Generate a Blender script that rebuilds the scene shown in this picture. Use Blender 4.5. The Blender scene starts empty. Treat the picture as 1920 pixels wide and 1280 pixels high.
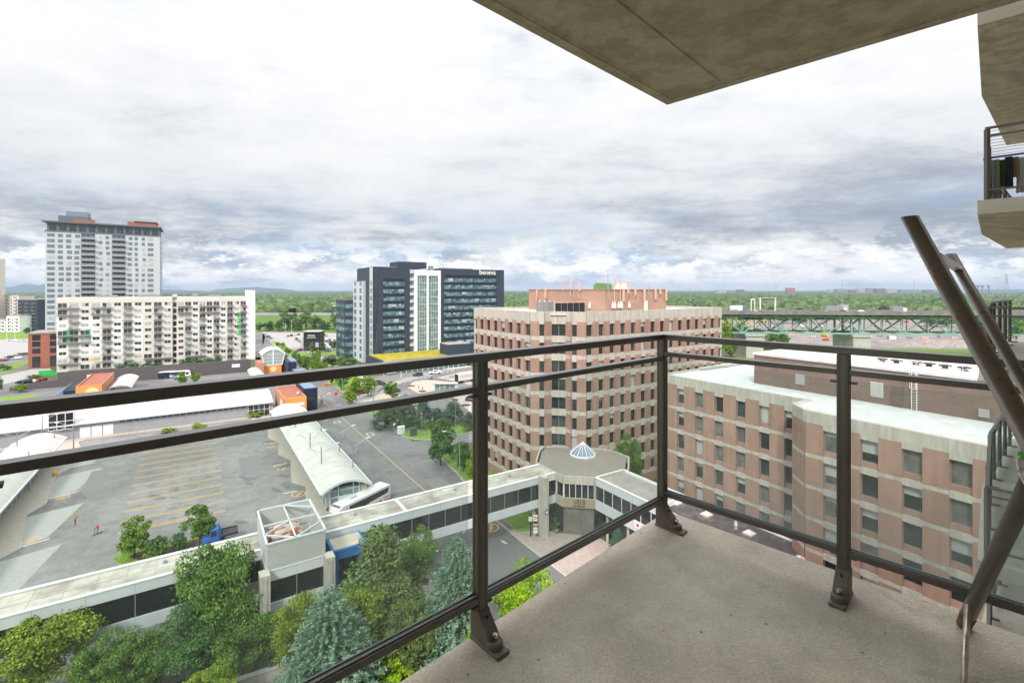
import bpy, bmesh, math, random
import numpy as np
from mathutils import Vector, Matrix
random.seed(7)
SC = bpy.context.scene
COL = SC.collection
R = math.radians

# ------------------------------------------------------------------ camera
F, CX, HY, H = 906.0, 960.0, 543.0, 40.0        # focal length and horizon in photo pixels, eye height in metres
cam = bpy.data.cameras.new('camera'); camo = bpy.data.objects.new('camera', cam); COL.objects.link(camo)
camo.location = (0, 0, H); camo.rotation_euler = (R(90), 0, 0)
cam.sensor_width = 36; cam.lens = 36 * F / 1920; cam.shift_y = (HY - 640) / 1920
cam.clip_start = 0.05; cam.clip_end = 40000
SC.camera = camo
SC.render.resolution_x, SC.render.resolution_y = 1024, 682
SC.view_settings.view_transform = 'Standard'; SC.view_settings.look = 'None'
SC.view_settings.exposure = 0.72; SC.view_settings.gamma = 1.0

# ------------------------------------------------------------------ sky and sun
SUN_EL, SUN_AZ = R(42), R(195)
w = bpy.data.worlds.new('World'); SC.world = w; w.use_nodes = True
nt = w.node_tree; N = nt.nodes; L = nt.links; N.clear()
def nd(t, **k):
    n = N.new(t)
    for a, b in k.items(): setattr(n, a, b)
    return n
def mth(op, a, b=None, clamp=False):
    n = nd('ShaderNodeMath', operation=op, use_clamp=clamp)
    for i, x in enumerate((a, b)):
        if x is None: continue
        if isinstance(x, (int, float)): n.inputs[i].default_value = x
        else: L.new(x, n.inputs[i])
    return n.outputs[0]
def ramp(x, pts):
    n = nd('ShaderNodeValToRGB'); e = n.color_ramp.elements
    while len(e) < len(pts): e.new(0.5)
    for i, (p, c) in enumerate(pts):
        e[i].position = p; e[i].color = (*c, 1) if not isinstance(c, (int, float)) else (c, c, c, 1)
    L.new(x, n.inputs[0]); return n.outputs[0]
def mixc(f, a, b):
    n = nd('ShaderNodeMix', data_type='RGBA')
    for s, x in ((n.inputs[0], f), (n.inputs[6], a), (n.inputs[7], b)):
        if isinstance(x, (int, float)): s.default_value = x
        elif isinstance(x, tuple): s.default_value = (*x, 1)
        else: L.new(x, s)
    return n.outputs[2]
sky = nd('ShaderNodeTexSky', sky_type='NISHITA', sun_disc=False, sun_elevation=SUN_EL, sun_rotation=SUN_AZ)
tc = nd('ShaderNodeTexCoord'); sep = nd('ShaderNodeSeparateXYZ'); L.new(tc.outputs['Generated'], sep.inputs[0])
z = mth('MAXIMUM', sep.outputs[2], 0.0)
den = mth('ADD', z, 0.055)
px = mth('DIVIDE', sep.outputs[0], den); py = mth('DIVIDE', sep.outputs[1], den)
def noise(scale, sx, sy, det=6, rough=.55, off=0, dist=0.0):
    cb = nd('ShaderNodeCombineXYZ'); L.new(mth('MULTIPLY', px, sx), cb.inputs[0]); L.new(mth('MULTIPLY', py, sy), cb.inputs[1]); cb.inputs[2].default_value = off
    n = nd('ShaderNodeTexNoise'); n.inputs['Scale'].default_value = scale; n.inputs['Detail'].default_value = det
    n.inputs['Roughness'].default_value = rough; n.inputs['Distortion'].default_value = dist
    L.new(cb.outputs[0], n.inputs['Vector']); return n.outputs[0]
big = noise(.42, .8, 1.3, 3, .5, 3.1, .3)
mid = noise(1.5, .8, 1.4, 8, .62, 7.7, .5)
def puffs(sc, off, zs=3.4):
    n = nd('ShaderNodeTexNoise'); n.inputs['Scale'].default_value = sc; n.inputs['Detail'].default_value = 9; n.inputs['Roughness'].default_value = .66
    mp = nd('ShaderNodeMapping'); mp.inputs['Scale'].default_value = (1, 1, zs); mp.inputs['Location'].default_value = (off, 0, 0)
    L.new(tc.outputs['Generated'], mp.inputs[0]); L.new(mp.outputs[0], n.inputs['Vector']); return n.outputs[0]
pf = puffs(9.0, 2.3)
# how bright the cloud layer is by height above the horizon: pale at the horizon, a grey-blue belt, white above
env = ramp(z, [(0.0, .80), (.03, .76), (.06, .54), (.10, .45), (.15, .54), (.22, .66), (.32, .74), (.5, .74), (1, .74)])
sidex = mth('MULTIPLY', ramp(sep.outputs[0], [(.0, 0.0), (.2, .35), (.6, 1.0)]), ramp(z, [(.02, 0.0), (.07, 1.0), (.14, .9), (.26, 0.0)]))
env = mth('SUBTRACT', env, mth('MULTIPLY', sidex, .16))
val = mth('ADD', env, mth('MULTIPLY', mth('SUBTRACT', mid, .5), .7))
val = mth('ADD', val, mth('MULTIPLY', mth('SUBTRACT', puffs(3.4, 5.1, 2.6), .5), 1.5))
val = mth('ADD', val, mth('MULTIPLY', mth('SUBTRACT', big, .5), .8))
lowmask = ramp(z, [(0, 1.0), (.05, 1.0), (.12, .35), (.2, 0.0)])
val = mth('ADD', val, mth('MULTIPLY', mth('MULTIPLY', mth('SUBTRACT', pf, .5), 3.0), lowmask), True)
cloud = ramp(val, [(0.0, (.34, .37, .44)), (.22, (.43, .46, .52)), (.38, (.55, .57, .61)), (.52, (.70, .71, .73)), (.66, (.80, .805, .81)), (.90, (.88, .88, .87))])
blue = mth('MULTIPLY', ramp(val, [(.0, 0.0), (.12, .0), (.30, .0), (1, 0.0)]), lowmask)
gap = mth('MULTIPLY', ramp(puffs(3.2, 9.4), [(.47, 0.0), (.58, .85)]), ramp(z, [(0, .35), (.05, 1.0), (.11, .5), (.2, 0.0)]))
lift = ramp(z, [(0, .80), (.05, .74), (.10, .62), (.2, .66), (.34, .74), (.62, .95), (.9, 1.0)])
lift = mth('ADD', lift, mth('MULTIPLY', ramp(z, [(.52, 0.0), (.8, 1.0)]), 1.0))
vm = nd('ShaderNodeVectorMath', operation='SCALE'); L.new(cloud, vm.inputs[0]); L.new(mth('MULTIPLY', lift, 10.0), vm.inputs['Scale'])
bl = nd('ShaderNodeVectorMath', operation='SCALE'); bl.inputs[0].default_value = (.40, .56, .80); bl.inputs['Scale'].default_value = 6.4
cmix = mixc(gap, vm.outputs[0], bl.outputs[0])
pn = puffs(13.0, 4.4, 2.6); cum = mth('MULTIPLY', ramp(pn, [(.47, 0.0), (.52, .95)]), ramp(z, [(0.0, .7), (.012, 1.0), (.055, 1.0), (.085, .35), (.12, 0.0)]))
cs_ = nd('ShaderNodeVectorMath', operation='SCALE'); L.new(ramp(pn, [(.46, (.68, .71, .77)), (.58, (.97, .96, .94))]), cs_.inputs[0]); cs_.inputs['Scale'].default_value = 7.6
cmix = mixc(cum, cmix, cs_.outputs[0])
fin = mixc(.93, sky.outputs[0], cmix)
bg = nd('ShaderNodeBackground'); bg.inputs[1].default_value = .1; L.new(fin, bg.inputs[0])
out = nd('ShaderNodeOutputWorld'); L.new(bg.outputs[0], out.inputs[0])

sl = bpy.data.lights.new('sun', 'SUN'); sl.energy = 2.2; sl.angle = R(10); sl.color = (1, .95, .88)
so = bpy.data.objects.new('sun', sl); COL.objects.link(so)
sd = Vector((math.cos(SUN_EL) * math.sin(SUN_AZ), math.cos(SUN_EL) * math.cos(SUN_AZ), math.sin(SUN_EL)))
so.rotation_euler = sd.to_track_quat('Z', 'Y').to_euler(); so.location = (0, 0, 90)

# ------------------------------------------------------------------ the town grid
A = R(33.1); CA, SA = math.cos(A), math.sin(A)
def W(u, v, z=0): return Vector((u * CA - v * SA, u * SA + v * CA, z))
def G(px, py, z=0):                              # where the line of sight of a photo pixel meets height z, as (u, v)
    D = (H - z) * F / (py - HY); X = (px - CX) / F * D
    return (X * CA + D * SA, -X * SA + D * CA)
def hz(py, u, v): return H - (py - HY) * (u * SA + v * CA) / F
def atv(px, v): k = (px - CX) / F; return v * (SA + k * CA) / (CA - k * SA)
def atu(px, u): k = (px - CX) / F; return u * (CA - k * SA) / (SA + k * CA)

# ------------------------------------------------------------------ materials
MATS = {}
def pm(name, col, rough=.85, metal=0., var=.12, scale=1.0, col2=None, bump=0., bscale=None, streak=False, spec=.3, isl=0., alpha=None, extra=None, cut=(.35, .65)):
    if name in MATS: return MATS[name]
    m = bpy.data.materials.new(name); m.use_nodes = True; t = m.node_tree; n = t.nodes; b = n['Principled BSDF']
    b.inputs['Roughness'].default_value = rough; b.inputs['Metallic'].default_value = metal; b.inputs['Specular IOR Level'].default_value = spec
    tcn = n.new('ShaderNodeTexCoord'); mp = n.new('ShaderNodeMapping'); t.links.new(tcn.outputs['Object'], mp.inputs[0])
    if streak: mp.inputs['Scale'].default_value = (1, 1, .12)
    src = None
    def noi(sc, det=5, ro=.6, plain=False):
        q = n.new('ShaderNodeTexNoise'); q.inputs['Scale'].default_value = sc; q.inputs['Detail'].default_value = det; q.inputs['Roughness'].default_value = ro
        t.links.new((tcn.outputs['Object'] if plain else mp.outputs[0]), q.inputs['Vector']); return q.outputs[0]
    def mix(f, a, c, bt='MIX'):
        q = n.new('ShaderNodeMix'); q.data_type = 'RGBA'; q.blend_type = bt
        for s, x in ((q.inputs[0], f), (q.inputs[6], a), (q.inputs[7], c)):
            if isinstance(x, (int, float)): s.default_value = x
            elif isinstance(x, tuple): s.default_value = (*x, 1)
            else: t.links.new(x, s)
        return q.outputs[2]
    def rmp(x, pts):
        q = n.new('ShaderNodeValToRGB'); e = q.color_ramp.elements
        while len(e) < len(pts): e.new(.5)
        for i, (p, c) in enumerate(pts):
            e[i].position = p; e[i].color = (c, c, c, 1) if isinstance(c, (int, float)) else (*c, 1)
        t.links.new(x, q.inputs[0]); return q.outputs[0]
    if col2 is not None: src = mix(rmp(noi(scale), [(cut[0], 0.), (cut[1], 1.)]), col, col2)
    if var > 0:
        base = src if src is not None else col
        src = mix(1.0, base, rmp(noi(scale * 3.1 if col2 is not None else scale), [(.3, 1 - var), (.7, 1 + var * .6)]), 'MULTIPLY')
    if isl > 0:
        g = n.new('ShaderNodeNewGeometry')
        src = mix(1.0, src if src is not None else col, rmp(g.outputs['Random Per Island'], [(0, 1 - isl), (1, 1 + isl)]), 'MULTIPLY')
    if extra: src = extra(t, n, tcn, mp, noi, mix, rmp, src if src is not None else col, b)
    if src is not None: t.links.new(src, b.inputs['Base Color'])
    else: b.inputs['Base Color'].default_value = (*col, 1)
    if bump:
        bn = n.new('ShaderNodeBump'); bn.inputs['Strength'].default_value = bump; bn.inputs['Distance'].default_value = .02
        t.links.new(noi(bscale or scale * 8, 6, .7, True), bn.inputs['Height']); t.links.new(bn.outputs[0], b.inputs['Normal'])
    MATS[name] = m; return m

def brickx(sc=1.0, mortar=(.36, .31, .28), rot=False):
    def f(t, n, tcn, mp, noi, mix, rmp, src, b):
        s = n.new('ShaderNodeSeparateXYZ'); t.links.new(tcn.outputs['Object'], s.inputs[0])
        a = n.new('ShaderNodeMath'); a.operation = 'ADD'; t.links.new(s.outputs[0], a.inputs[0]); t.links.new(s.outputs[1], a.inputs[1])
        c = n.new('ShaderNodeCombineXYZ'); t.links.new(a.outputs[0], c.inputs[0]); t.links.new(s.outputs[2], c.inputs[1])
        k = n.new('ShaderNodeTexBrick'); t.links.new(c.outputs[0], k.inputs[0]); k.inputs['Scale'].default_value = sc
        k.inputs['Mortar'].default_value = (*mortar, 1); k.inputs['Brick Width'].default_value = .42; k.inputs['Row Height'].default_value = .2
        k.inputs['Mortar Size'].default_value = .018
        k.inputs['Color1'].default_value = (1, 1, 1, 1); k.inputs['Color2'].default_value = (.78, .76, .76, 1)
        q = mix(1.0, src, k.outputs[0], 'MULTIPLY'); return q
    return f
def crackx(sc, dark=.55, w=.02, amt=1.):
    def f(t, n, tcn, mp, noi, mix, rmp, src, b):
        v = n.new('ShaderNodeTexVoronoi'); v.feature = 'DISTANCE_TO_EDGE'; v.inputs['Scale'].default_value = sc
        q = n.new('ShaderNodeTexNoise'); q.inputs['Scale'].default_value = sc * 3; t.links.new(tcn.outputs['Object'], q.inputs[0])
        d = n.new('ShaderNodeMix'); d.data_type = 'RGBA'; d.blend_type = 'LINEAR_LIGHT'; d.inputs[0].default_value = .9 / sc
        t.links.new(tcn.outputs['Object'], d.inputs[6]); t.links.new(q.outputs[1], d.inputs[7]); t.links.new(d.outputs[2], v.inputs['Vector'])
        mk = rmp(v.outputs[0], [(0., dark), (w, 1.)])
        patch = rmp(noi(.06, 3, .5), [(.40, .82), (.6, 1.10)])
        dr = rmp(noi(.5, 6, .7), [(.3, .74), (.62, 1.07)])
        o = mix(1., src, mk, 'MULTIPLY'); o = mix(1., o, patch, 'MULTIPLY'); return mix(1., o, dr, 'MULTIPLY')
    return f
def ribx(t, n, tcn, mp, noi, mix, rmp, src, b):
    s = n.new('ShaderNodeSeparateXYZ'); t.links.new(tcn.outputs['Object'], s.inputs[0]); a = n.new('ShaderNodeMath'); a.operation = 'SUBTRACT'; t.links.new(s.outputs[0], a.inputs[0]); t.links.new(s.outputs[1], a.inputs[1])
    m2 = n.new('ShaderNodeMath'); m2.operation = 'MULTIPLY'; m2.inputs[1].default_value = 7.5; t.links.new(a.outputs[0], m2.inputs[0]); f = n.new('ShaderNodeMath'); f.operation = 'FRACT'; t.links.new(m2.outputs[0], f.inputs[0])
    o = mix(1., src, rmp(f.outputs[0], [(.0, .80), (.10, 1.0)]), 'MULTIPLY')
    mp2 = n.new('ShaderNodeMapping'); mp2.inputs['Scale'].default_value = (1, 1, .1); t.links.new(tcn.outputs['Object'], mp2.inputs[0]); q = n.new('ShaderNodeTexNoise'); q.inputs['Scale'].default_value = 1.3; q.inputs['Detail'].default_value = 6; t.links.new(mp2.outputs[0], q.inputs[0])
    return mix(1., o, rmp(q.outputs[0], [(.3, .86), (.6, 1.04)]), 'MULTIPLY')
M = dict(
 asphalt=pm('asphalt', (.245, .236, .226), .92, var=.14, scale=3, bump=.2, extra=crackx(.22, .86, .012)),
 asphalt2=pm('asphalt_road', (.195, .19, .188), .92, var=.14, scale=2, bump=.2, extra=crackx(.2, .86, .012)),
 concpave=pm('pavement_concrete', (.47, .42, .36), .9, var=.14, scale=1.2, col2=(.40, .35, .29)),
 pad=pm('concrete_pad', (.36, .355, .335), .9, var=.12, scale=1.5),
 pinkpave=pm('plaza_paving', (.42, .345, .30), .9, var=.16, scale=.8, col2=(.36, .30, .265)),
 kerb=pm('kerb_stone', (.44, .42, .38), .9, var=.1),
 yellow=pm('yellow_paint', (.72, .42, .12), .8, var=.15, scale=2.5),
 whitep=pm('white_paint', (.68, .68, .66), .8, var=.25, scale=2.5),
 grass=pm('lawn_grass', (.15, .26, .03), .95, var=.35, scale=.6, col2=(.20, .29, .05), bump=.3, bscale=6),
 grassd=pm('rough_grass', (.07, .10, .03), .95, var=.4, scale=.5, col2=(.12, .10, .05)),
 field=pm('field_ground', (.16, .19, .07), .95, var=.3, scale=.02, col2=(.28, .26, .20)),
 mulch=pm('mulch', (.10, .06, .05), .95, var=.3, scale=3),
 gravel=pm('gravel', (.36, .30, .27), .95, var=.3, scale=.5, col2=(.24, .22, .2)),
 conc=pm('weathered_concrete', (.54, .495, .43), .88, var=.18, scale=1.6, col2=(.42, .39, .345), streak=True, bump=.15, bscale=8),
 concl=pm('pale_concrete', (.47, .46, .44), .85, var=.14, scale=1.6, streak=True, col2=(.38, .37, .35)),
 brick=pm('pink_brick', (.365, .225, .175), .9, var=.10, scale=.7, isl=.06, bump=.25, bscale=14, extra=ribx),
 brickp=pm('penthouse_brick', (.40, .245, .185), .9, var=.1, scale=.5),
 brickb=pm('brown_brick', (.245, .175, .148), .9, var=.14, scale=.5, extra=brickx(2.0)),
 redbrick=pm('red_brick', (.36, .14, .085), .9, var=.12, scale=1),
 orange=pm('orange_panel', (.83, .34, .075), .6, var=.08, scale=.6),
 terrac=pm('terracotta_brick', (.50, .23, .145), .85, var=.1, scale=.8),
 redroof=pm('red_roof', (.34, .13, .085), .9, var=.15, scale=.6),
 whiteroof=pm('white_membrane', (.60, .60, .59), .75, var=.12, scale=.5, col2=(.50, .50, .495), bump=.1, bscale=3),
 canroof=pm('cream_roof', (.54, .52, .475), .7, var=.16, scale=.35),
 flatroof=pm('grey_roof', (.37, .35, .31), .92, var=.16, scale=.5, col2=(.30, .28, .26)),
 tuberoof=pm('stained_roof', (.50, .47, .40), .9, var=.28, scale=.22, col2=(.33, .30, .25), cut=(.44, .6)),
 darkroof=pm('dark_tar_roof', (.085, .08, .08), .75, var=.3, scale=.5, col2=(.17, .16, .155), cut=(.5, .72)),
 panel=pm('pale_metal_panel', (.58, .60, .62), .5, var=.07, scale=.5, streak=True),
 panelw=pm('white_panel', (.74, .76, .77), .6, var=.05, scale=.5),
 whitetrim=pm('white_trim', (.76, .76, .74), .6, var=.05),
 cream=pm('cream_stucco', (.74, .68, .62), .85, var=.05, scale=.3),
 whitest=pm('white_stucco', (.86, .86, .87), .85, var=.04, scale=.3),
 green=pm('green_panel', (.03, .50, .09), .6, var=.06),
 towerw=pm('tower_white', (.50, .535, .56), .7, var=.06, scale=.2),
 towerg=pm('tower_grey', (.13, .15, .17), .6, var=.06),
 slabg=pm('balcony_slab_grey', (.46, .42, .37), .85, var=.06),
 dark=pm('charcoal_cladding', (.042, .054, .076), .55, var=.12, scale=.4),
 darkw=pm('retaining_wall_dark', (.12, .105, .105), .9, var=.12, scale=.5),
 navy=pm('navy_panel', (.018, .026, .048), .5, var=.1), bluegrey=pm('blue_grey_roof', (.19, .25, .34), .6, var=.08),
 glassd=pm('dark_glass', (.018, .022, .026), .06, var=.0, spec=.8),
 glassm=pm('office_glass', (.05, .065, .075), .07, var=.6, scale=.35, spec=.8, col2=(.02, .03, .035)),
 glassg=pm('green_glass', (.22, .35, .34), .08, var=.5, scale=.35, spec=.9, col2=(.09, .16, .14)),
 glassb=pm('blinds_glass', (.46, .47, .46), .25, var=.12, scale=.4, spec=.6),
 glassr=pm('ribbon_glass', (.17, .31, .35), .08, var=.6, scale=.35, spec=.9, col2=(.04, .085, .085), cut=(.42, .60)),  # teal and dark reflections put into the glass colour as patches
 glassn=pm('neutral_glass', (.20, .205, .19), .10, var=.25, scale=.6, spec=.8, col2=(.10, .105, .10)),
 glasst=pm('tower_glass', (.16, .19, .22), .12, var=.3, scale=.3, spec=.8),
 panelb=pm('blue_white_panel', (.52, .56, .60), .6, var=.05, scale=.3),
 black=pm('black_paint', (.02, .02, .022), .5, var=0), steel=pm('galvanised_steel', (.42, .44, .46), .45, metal=.5, var=.1),
 grey=pm('mid_grey', (.25, .26, .27), .7, var=.08), rubber=pm('rubber', (.025, .025, .025), .9, var=0),
 bridgeg=pm('bridge_green', (.22, .40, .34), .7, var=.2, scale=.3), rust=pm('rusty_metal', (.50, .42, .36), .7, col2=(.36, .12, .05), var=.2, scale=.8, cut=(.48, .52)),
 antenna=pm('antenna_cream', (.62, .42, .33), .6, var=.05), sedum=pm('sedum', (.42, .33, .03), .95, var=.3, scale=.35, col2=(.25, .27, .03), cut=(.45, .62)),
 ochre=pm('sign_band', (.34, .27, .18), .8, var=.08), louver=pm('louver_metal', (.52, .52, .50), .6, var=.06),
 blue=pm('mural_blue', (.02, .16, .42), .6, var=.1), lblue=pm('mural_pale_blue', (.25, .50, .72), .6, col2=(.75, .8, .85), scale=1.2, cut=(.48, .52)),
 red=pm('sign_red', (.62, .03, .04), .5, var=0), signw=pm('sign_white', (.8, .8, .8), .5, var=0), signy=pm('sign_yellow', (.8, .45, .02), .5, var=0),
 orangev=pm('equipment_orange', (.75, .16, .04), .5, var=.1), trunk=pm('bark', (.12, .09, .065), .95, var=.2, scale=4),
 skin=pm('skin', (.50, .30, .22), .6, var=0), copper=pm('teal_patina', (.12, .35, .33), .7, var=.1),
)
def leafmat(name, c1, c2, isl=.42):
    m = pm(name, c1, .7, var=.34, scale=3.2, col2=c2, isl=isl, spec=.15)
    b = m.node_tree.nodes['Principled BSDF']
    return m
LF = dict(
 bright=leafmat('leaf_bright_green', (.19, .29, .03), (.13, .23, .025)),
 mid=leafmat('leaf_mid_green', (.095, .185, .035), (.14, .235, .045)),
 dark=leafmat('leaf_dark_green', (.055, .13, .04), (.085, .18, .045)),
 olive=leafmat('leaf_olive_green', (.15, .21, .065), (.115, .18, .05)),
 yellow=leafmat('leaf_yellow_green', (.23, .30, .03), (.16, .26, .03)),
 maple=leafmat('leaf_lime_green', (.26, .41, .015), (.17, .32, .015)),
 pine=leafmat('needle_dark', (.09, .135, .09), (.12, .165, .11)),
 spruce=leafmat('needle_blue', (.155, .25, .165), (.10, .185, .115), .5),
 sprdark=leafmat('needle_green', (.07, .14, .085), (.10, .18, .105), .5),
 flower=leafmat('cream_blossom', (.72, .66, .36), (.62, .58, .28), .15),
)

# ------------------------------------------------------------------ mesh helpers
class MB:
    def __init__(s): s.v = []; s.f = []; s.m = []
    def add(s, vs, fs, mi=0):
        o = len(s.v); s.v += [tuple(p) for p in vs]
        s.f += [tuple(o + i for i in f) for f in fs]; s.m += [mi] * len(fs); return s
    def box(s, x0, x1, y0, y1, z0, z1, mi=0):
        return s.add([(x0, y0, z0), (x1, y0, z0), (x1, y1, z0), (x0, y1, z0), (x0, y0, z1), (x1, y0, z1), (x1, y1, z1), (x0, y1, z1)],
                     [(0, 3, 2, 1), (4, 5, 6, 7), (0, 1, 5, 4), (1, 2, 6, 5), (2, 3, 7, 6), (3, 0, 4, 7)], mi)
    def obox(s, p, d, a0, a1, n0, n1, z0, z1, mi=0):     # box along direction d from point p; n to the left of d
        n = (-d[1], d[0]); c = []
        for zz in (z0, z1):
            for a, b in ((a0, n0), (a1, n0), (a1, n1), (a0, n1)): c.append((p[0] + d[0] * a + n[0] * b, p[1] + d[1] * a + n[1] * b, zz))
        return s.add(c, [(0, 3, 2, 1), (4, 5, 6, 7), (0, 1, 5, 4), (1, 2, 6, 5), (2, 3, 7, 6), (3, 0, 4, 7)], mi)
    def prism(s, poly, z0, z1, mi=0, top=None):
        a = sum(poly[i][0] * poly[(i + 1) % len(poly)][1] - poly[(i + 1) % len(poly)][0] * poly[i][1] for i in range(len(poly)))
        if a < 0: poly = poly[::-1]
        n = len(poly); vs = [(x, y, z0) for x, y in poly] + [(x, y, z1) for x, y in poly]
        s.add(vs, [(i, (i + 1) % n, n + (i + 1) % n, n + i) for i in range(n)] + [tuple(range(n - 1, -1, -1))], mi)
        s.add(vs, [tuple(range(n, 2 * n))], mi if top is None else top); return s
    def tube(s, p, q, r, r2=None, n=8, mi=0, caps=True):
        p, q = Vector(p), Vector(q); r2 = r if r2 is None else r2; d = (q - p).normalized()
        a = d.orthogonal().normalized(); b = d.cross(a); vs = []
        for c, rr in ((p, r), (q, r2)):
            for i in range(n):
                t = 2 * math.pi * i / n; vs.append(c + (a * math.cos(t) + b * math.sin(t)) * rr)
        fs = [(i, (i + 1) % n, n + (i + 1) % n, n + i) for i in range(n)]
        if caps: fs += [tuple(range(n - 1, -1, -1)), tuple(range(n, 2 * n))]
        return s.add(vs, fs, mi)
    def path(s, pts, r, n=8, mi=0):
        for a, b in zip(pts, pts[1:]): s.tube(a, b, r, n=n, mi=mi)
        return s
    def bar(s, p, q, w, h, mi=0):                       # rectangular bar from p to q
        p, q = Vector(p), Vector(q); d = (q - p).normalized(); up = Vector((0, 0, 1))
        if abs(d.z) > .99: up = Vector((0, 1, 0))
        a = d.cross(up).normalized(); b = a.cross(d); vs = []
        for c in (p, q):
            for i, j in ((-1, -1), (1, -1), (1, 1), (-1, 1)): vs.append(c + a * (w / 2 * i) + b * (h / 2 * j))
        return s.add(vs, [(0, 1, 2, 3), (7, 6, 5, 4), (0, 4, 5, 1), (1, 5, 6, 2), (2, 6, 7, 3), (3, 7, 4, 0)], mi)
    def lathe(s, prof, c=(0, 0, 0), n=16, mi=0):
        vs = []
        for r, z in prof:
            for i in range(n): t = 2 * math.pi * i / n; vs.append((c[0] + r * math.cos(t), c[1] + r * math.sin(t), c[2] + z))
        fs = [(k * n + i, k * n + (i + 1) % n, (k + 1) * n + (i + 1) % n, (k + 1) * n + i) for k in range(len(prof) - 1) for i in range(n)]
        fs.append(tuple(range(n - 1, -1, -1))); fs.append(tuple((len(prof) - 1) * n + i for i in range(n))); return s.add(vs, fs, mi)
    def obj(s, name, mats, parent=None, loc=None, rz=None, smooth=False, bevel=0):
        me = bpy.data.meshes.new(name); me.from_pydata(s.v, [], s.f)
        if not isinstance(mats, (list, tuple)): mats = [mats]
        for m in mats: me.materials.append(m)
        me.polygons.foreach_set('material_index', s.m)
        if smooth: me.polygons.foreach_set('use_smooth', [True] * len(s.f))
        me.update(); o = bpy.data.objects.new(name, me); COL.objects.link(o)
        if parent is not None: o.parent = parent
        if loc is not None: o.location = loc
        if rz is not None: o.rotation_euler = (0, 0, rz)
        if bevel:
            md = o.modifiers.new('bevel', 'BEVEL'); md.width = bevel; md.segments = 2; md.limit_method = 'ANGLE'
        return o
def tag(o, label, cat, group=None):
    o['label'] = label; o['category'] = cat
    if group: o['group'] = group
    return o
def thing(name, label, cat, u=0, v=0, z=0, rz=A, group=None, world=None):
    o = bpy.data.objects.new(name, None); COL.objects.link(o); o.empty_display_size = .3
    o.location = world if world is not None else W(u, v, z); o.rotation_euler = (0, 0, rz)
    return tag(o, label, cat, group)
def solo(name, mb, mats, label, cat, u=0, v=0, z=0, rz=A, group=None, world=None, **k):
    o = mb.obj(name, mats, None, world if world is not None else W(u, v, z), rz, **k); return tag(o, label, cat, group)
def struct(name, mb, mats, u=0, v=0, z=0, **k):
    o = mb.obj(name, mats, None, W(u, v, z), A, **k); o['kind'] = 'structure'; return o
def copy_tree(o, parent=None):
    c = o.copy(); COL.objects.link(c)
    if parent is not None: c.parent = parent
    for ch in list(o.children): copy_tree(ch, c)
    return c
ORD = ['first', 'second', 'third', 'fourth', 'fifth', 'sixth', 'seventh', 'eighth', 'ninth', 'tenth', 'eleventh', 'twelfth', 'thirteenth', 'fourteenth', 'fifteenth', 'sixteenth', 'seventeenth', 'eighteenth', 'nineteenth', 'twentieth']
def nth(i): return ORD[i] if i < 20 else ['twenty', 'thirty', 'forty', 'fifty'][i // 10 - 2] + ('-' + ORD[i % 10 - 0] if True else '')
def text_obj(name, body, size, mat, parent, loc, rot, ext=.02):
    c = bpy.data.curves.new(name, 'FONT'); c.body = body; c.offset = size * .008; c.size = size; c.extrude = ext; c.align_x = 'CENTER'; c.align_y = 'CENTER'
    tmp = bpy.data.objects.new(name, c); COL.objects.link(tmp)
    me = bpy.data.meshes.new_from_object(tmp.evaluated_get(bpy.context.evaluated_depsgraph_get())); bpy.data.objects.remove(tmp)
    me.name = name; me.materials.clear(); me.materials.append(mat)
    o = bpy.data.objects.new(name, me); COL.objects.link(o); o.parent = parent; o.location = loc; o.rotation_euler = rot; return o
LVL = [0]
def sheet(name, pts, mat, lvl, pix=False, z=0.0, kerb=0):
    """flat ground sheet, points as (u, v) or photo pixels on the ground; lvl steps 4 mm, kerb raises it as a slab"""
    if pix: pts = [G(a, b) for a, b in pts]
    mb = MB(); zz = z + lvl * .004
    if kerb: mb.prism(pts, zz - .02, zz + kerb, 1, top=0); return struct(name, mb, [mat, M['kerb']])
    n = len(pts); a = sum(pts[i][0] * pts[(i + 1) % n][1] - pts[(i + 1) % n][0] * pts[i][1] for i in range(n))
    if a < 0: pts = pts[::-1]
    mb.add([(u, v, zz) for u, v in pts], [tuple(range(n))]); return struct(name, mb, mat)
# ================================================================== our balcony
def blot(t, n, tcn, mp, noi, mix, rmp, src, b):
    o = mix(1., src, rmp(noi(4.2, 5, .6), [(.46, .80), (.55, 1.0)]), 'MULTIPLY')
    return mix(1., o, rmp(noi(38, 3, .7), [(.3, .86), (.65, 1.06)]), 'MULTIPLY')
def pits(t, n, tcn, mp, noi, mix, rmp, src, b):
    v = n.new('ShaderNodeTexVoronoi'); v.inputs['Scale'].default_value = 9; t.links.new(tcn.outputs['Object'], v.inputs['Vector'])
    o = mix(1., src, rmp(v.outputs[0], [(.035, .45), (.07, 1.)]), 'MULTIPLY')
    sw = n.new('ShaderNodeTexNoise'); sw.inputs['Scale'].default_value = 26; sw.inputs['Detail'].default_value = 5; sw.inputs['Roughness'].default_value = .75; sw.inputs['Distortion'].default_value = 4.0; t.links.new(tcn.outputs['Object'], sw.inputs[0])
    o = mix(1., o, rmp(sw.outputs[0], [(.34, .80), (.60, 1.07)]), 'MULTIPLY')
    st = n.new('ShaderNodeTexNoise'); st.inputs['Scale'].default_value = 3.4; st.inputs['Detail'].default_value = 7; st.inputs['Distortion'].default_value = 1.2; t.links.new(tcn.outputs['Object'], st.inputs[0])
    o = mix(1., o, rmp(st.outputs[0], [(.60, 1.0), (.72, .80)]), 'MULTIPLY')
    o = mix(1., o, rmp(noi(150, 4, .8), [(.3, .74), (.62, 1.09)]), 'MULTIPLY')
    return mix(1., o, rmp(noi(1.7, 5, .6), [(.35, .85), (.6, 1.06)]), 'MULTIPLY')
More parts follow.
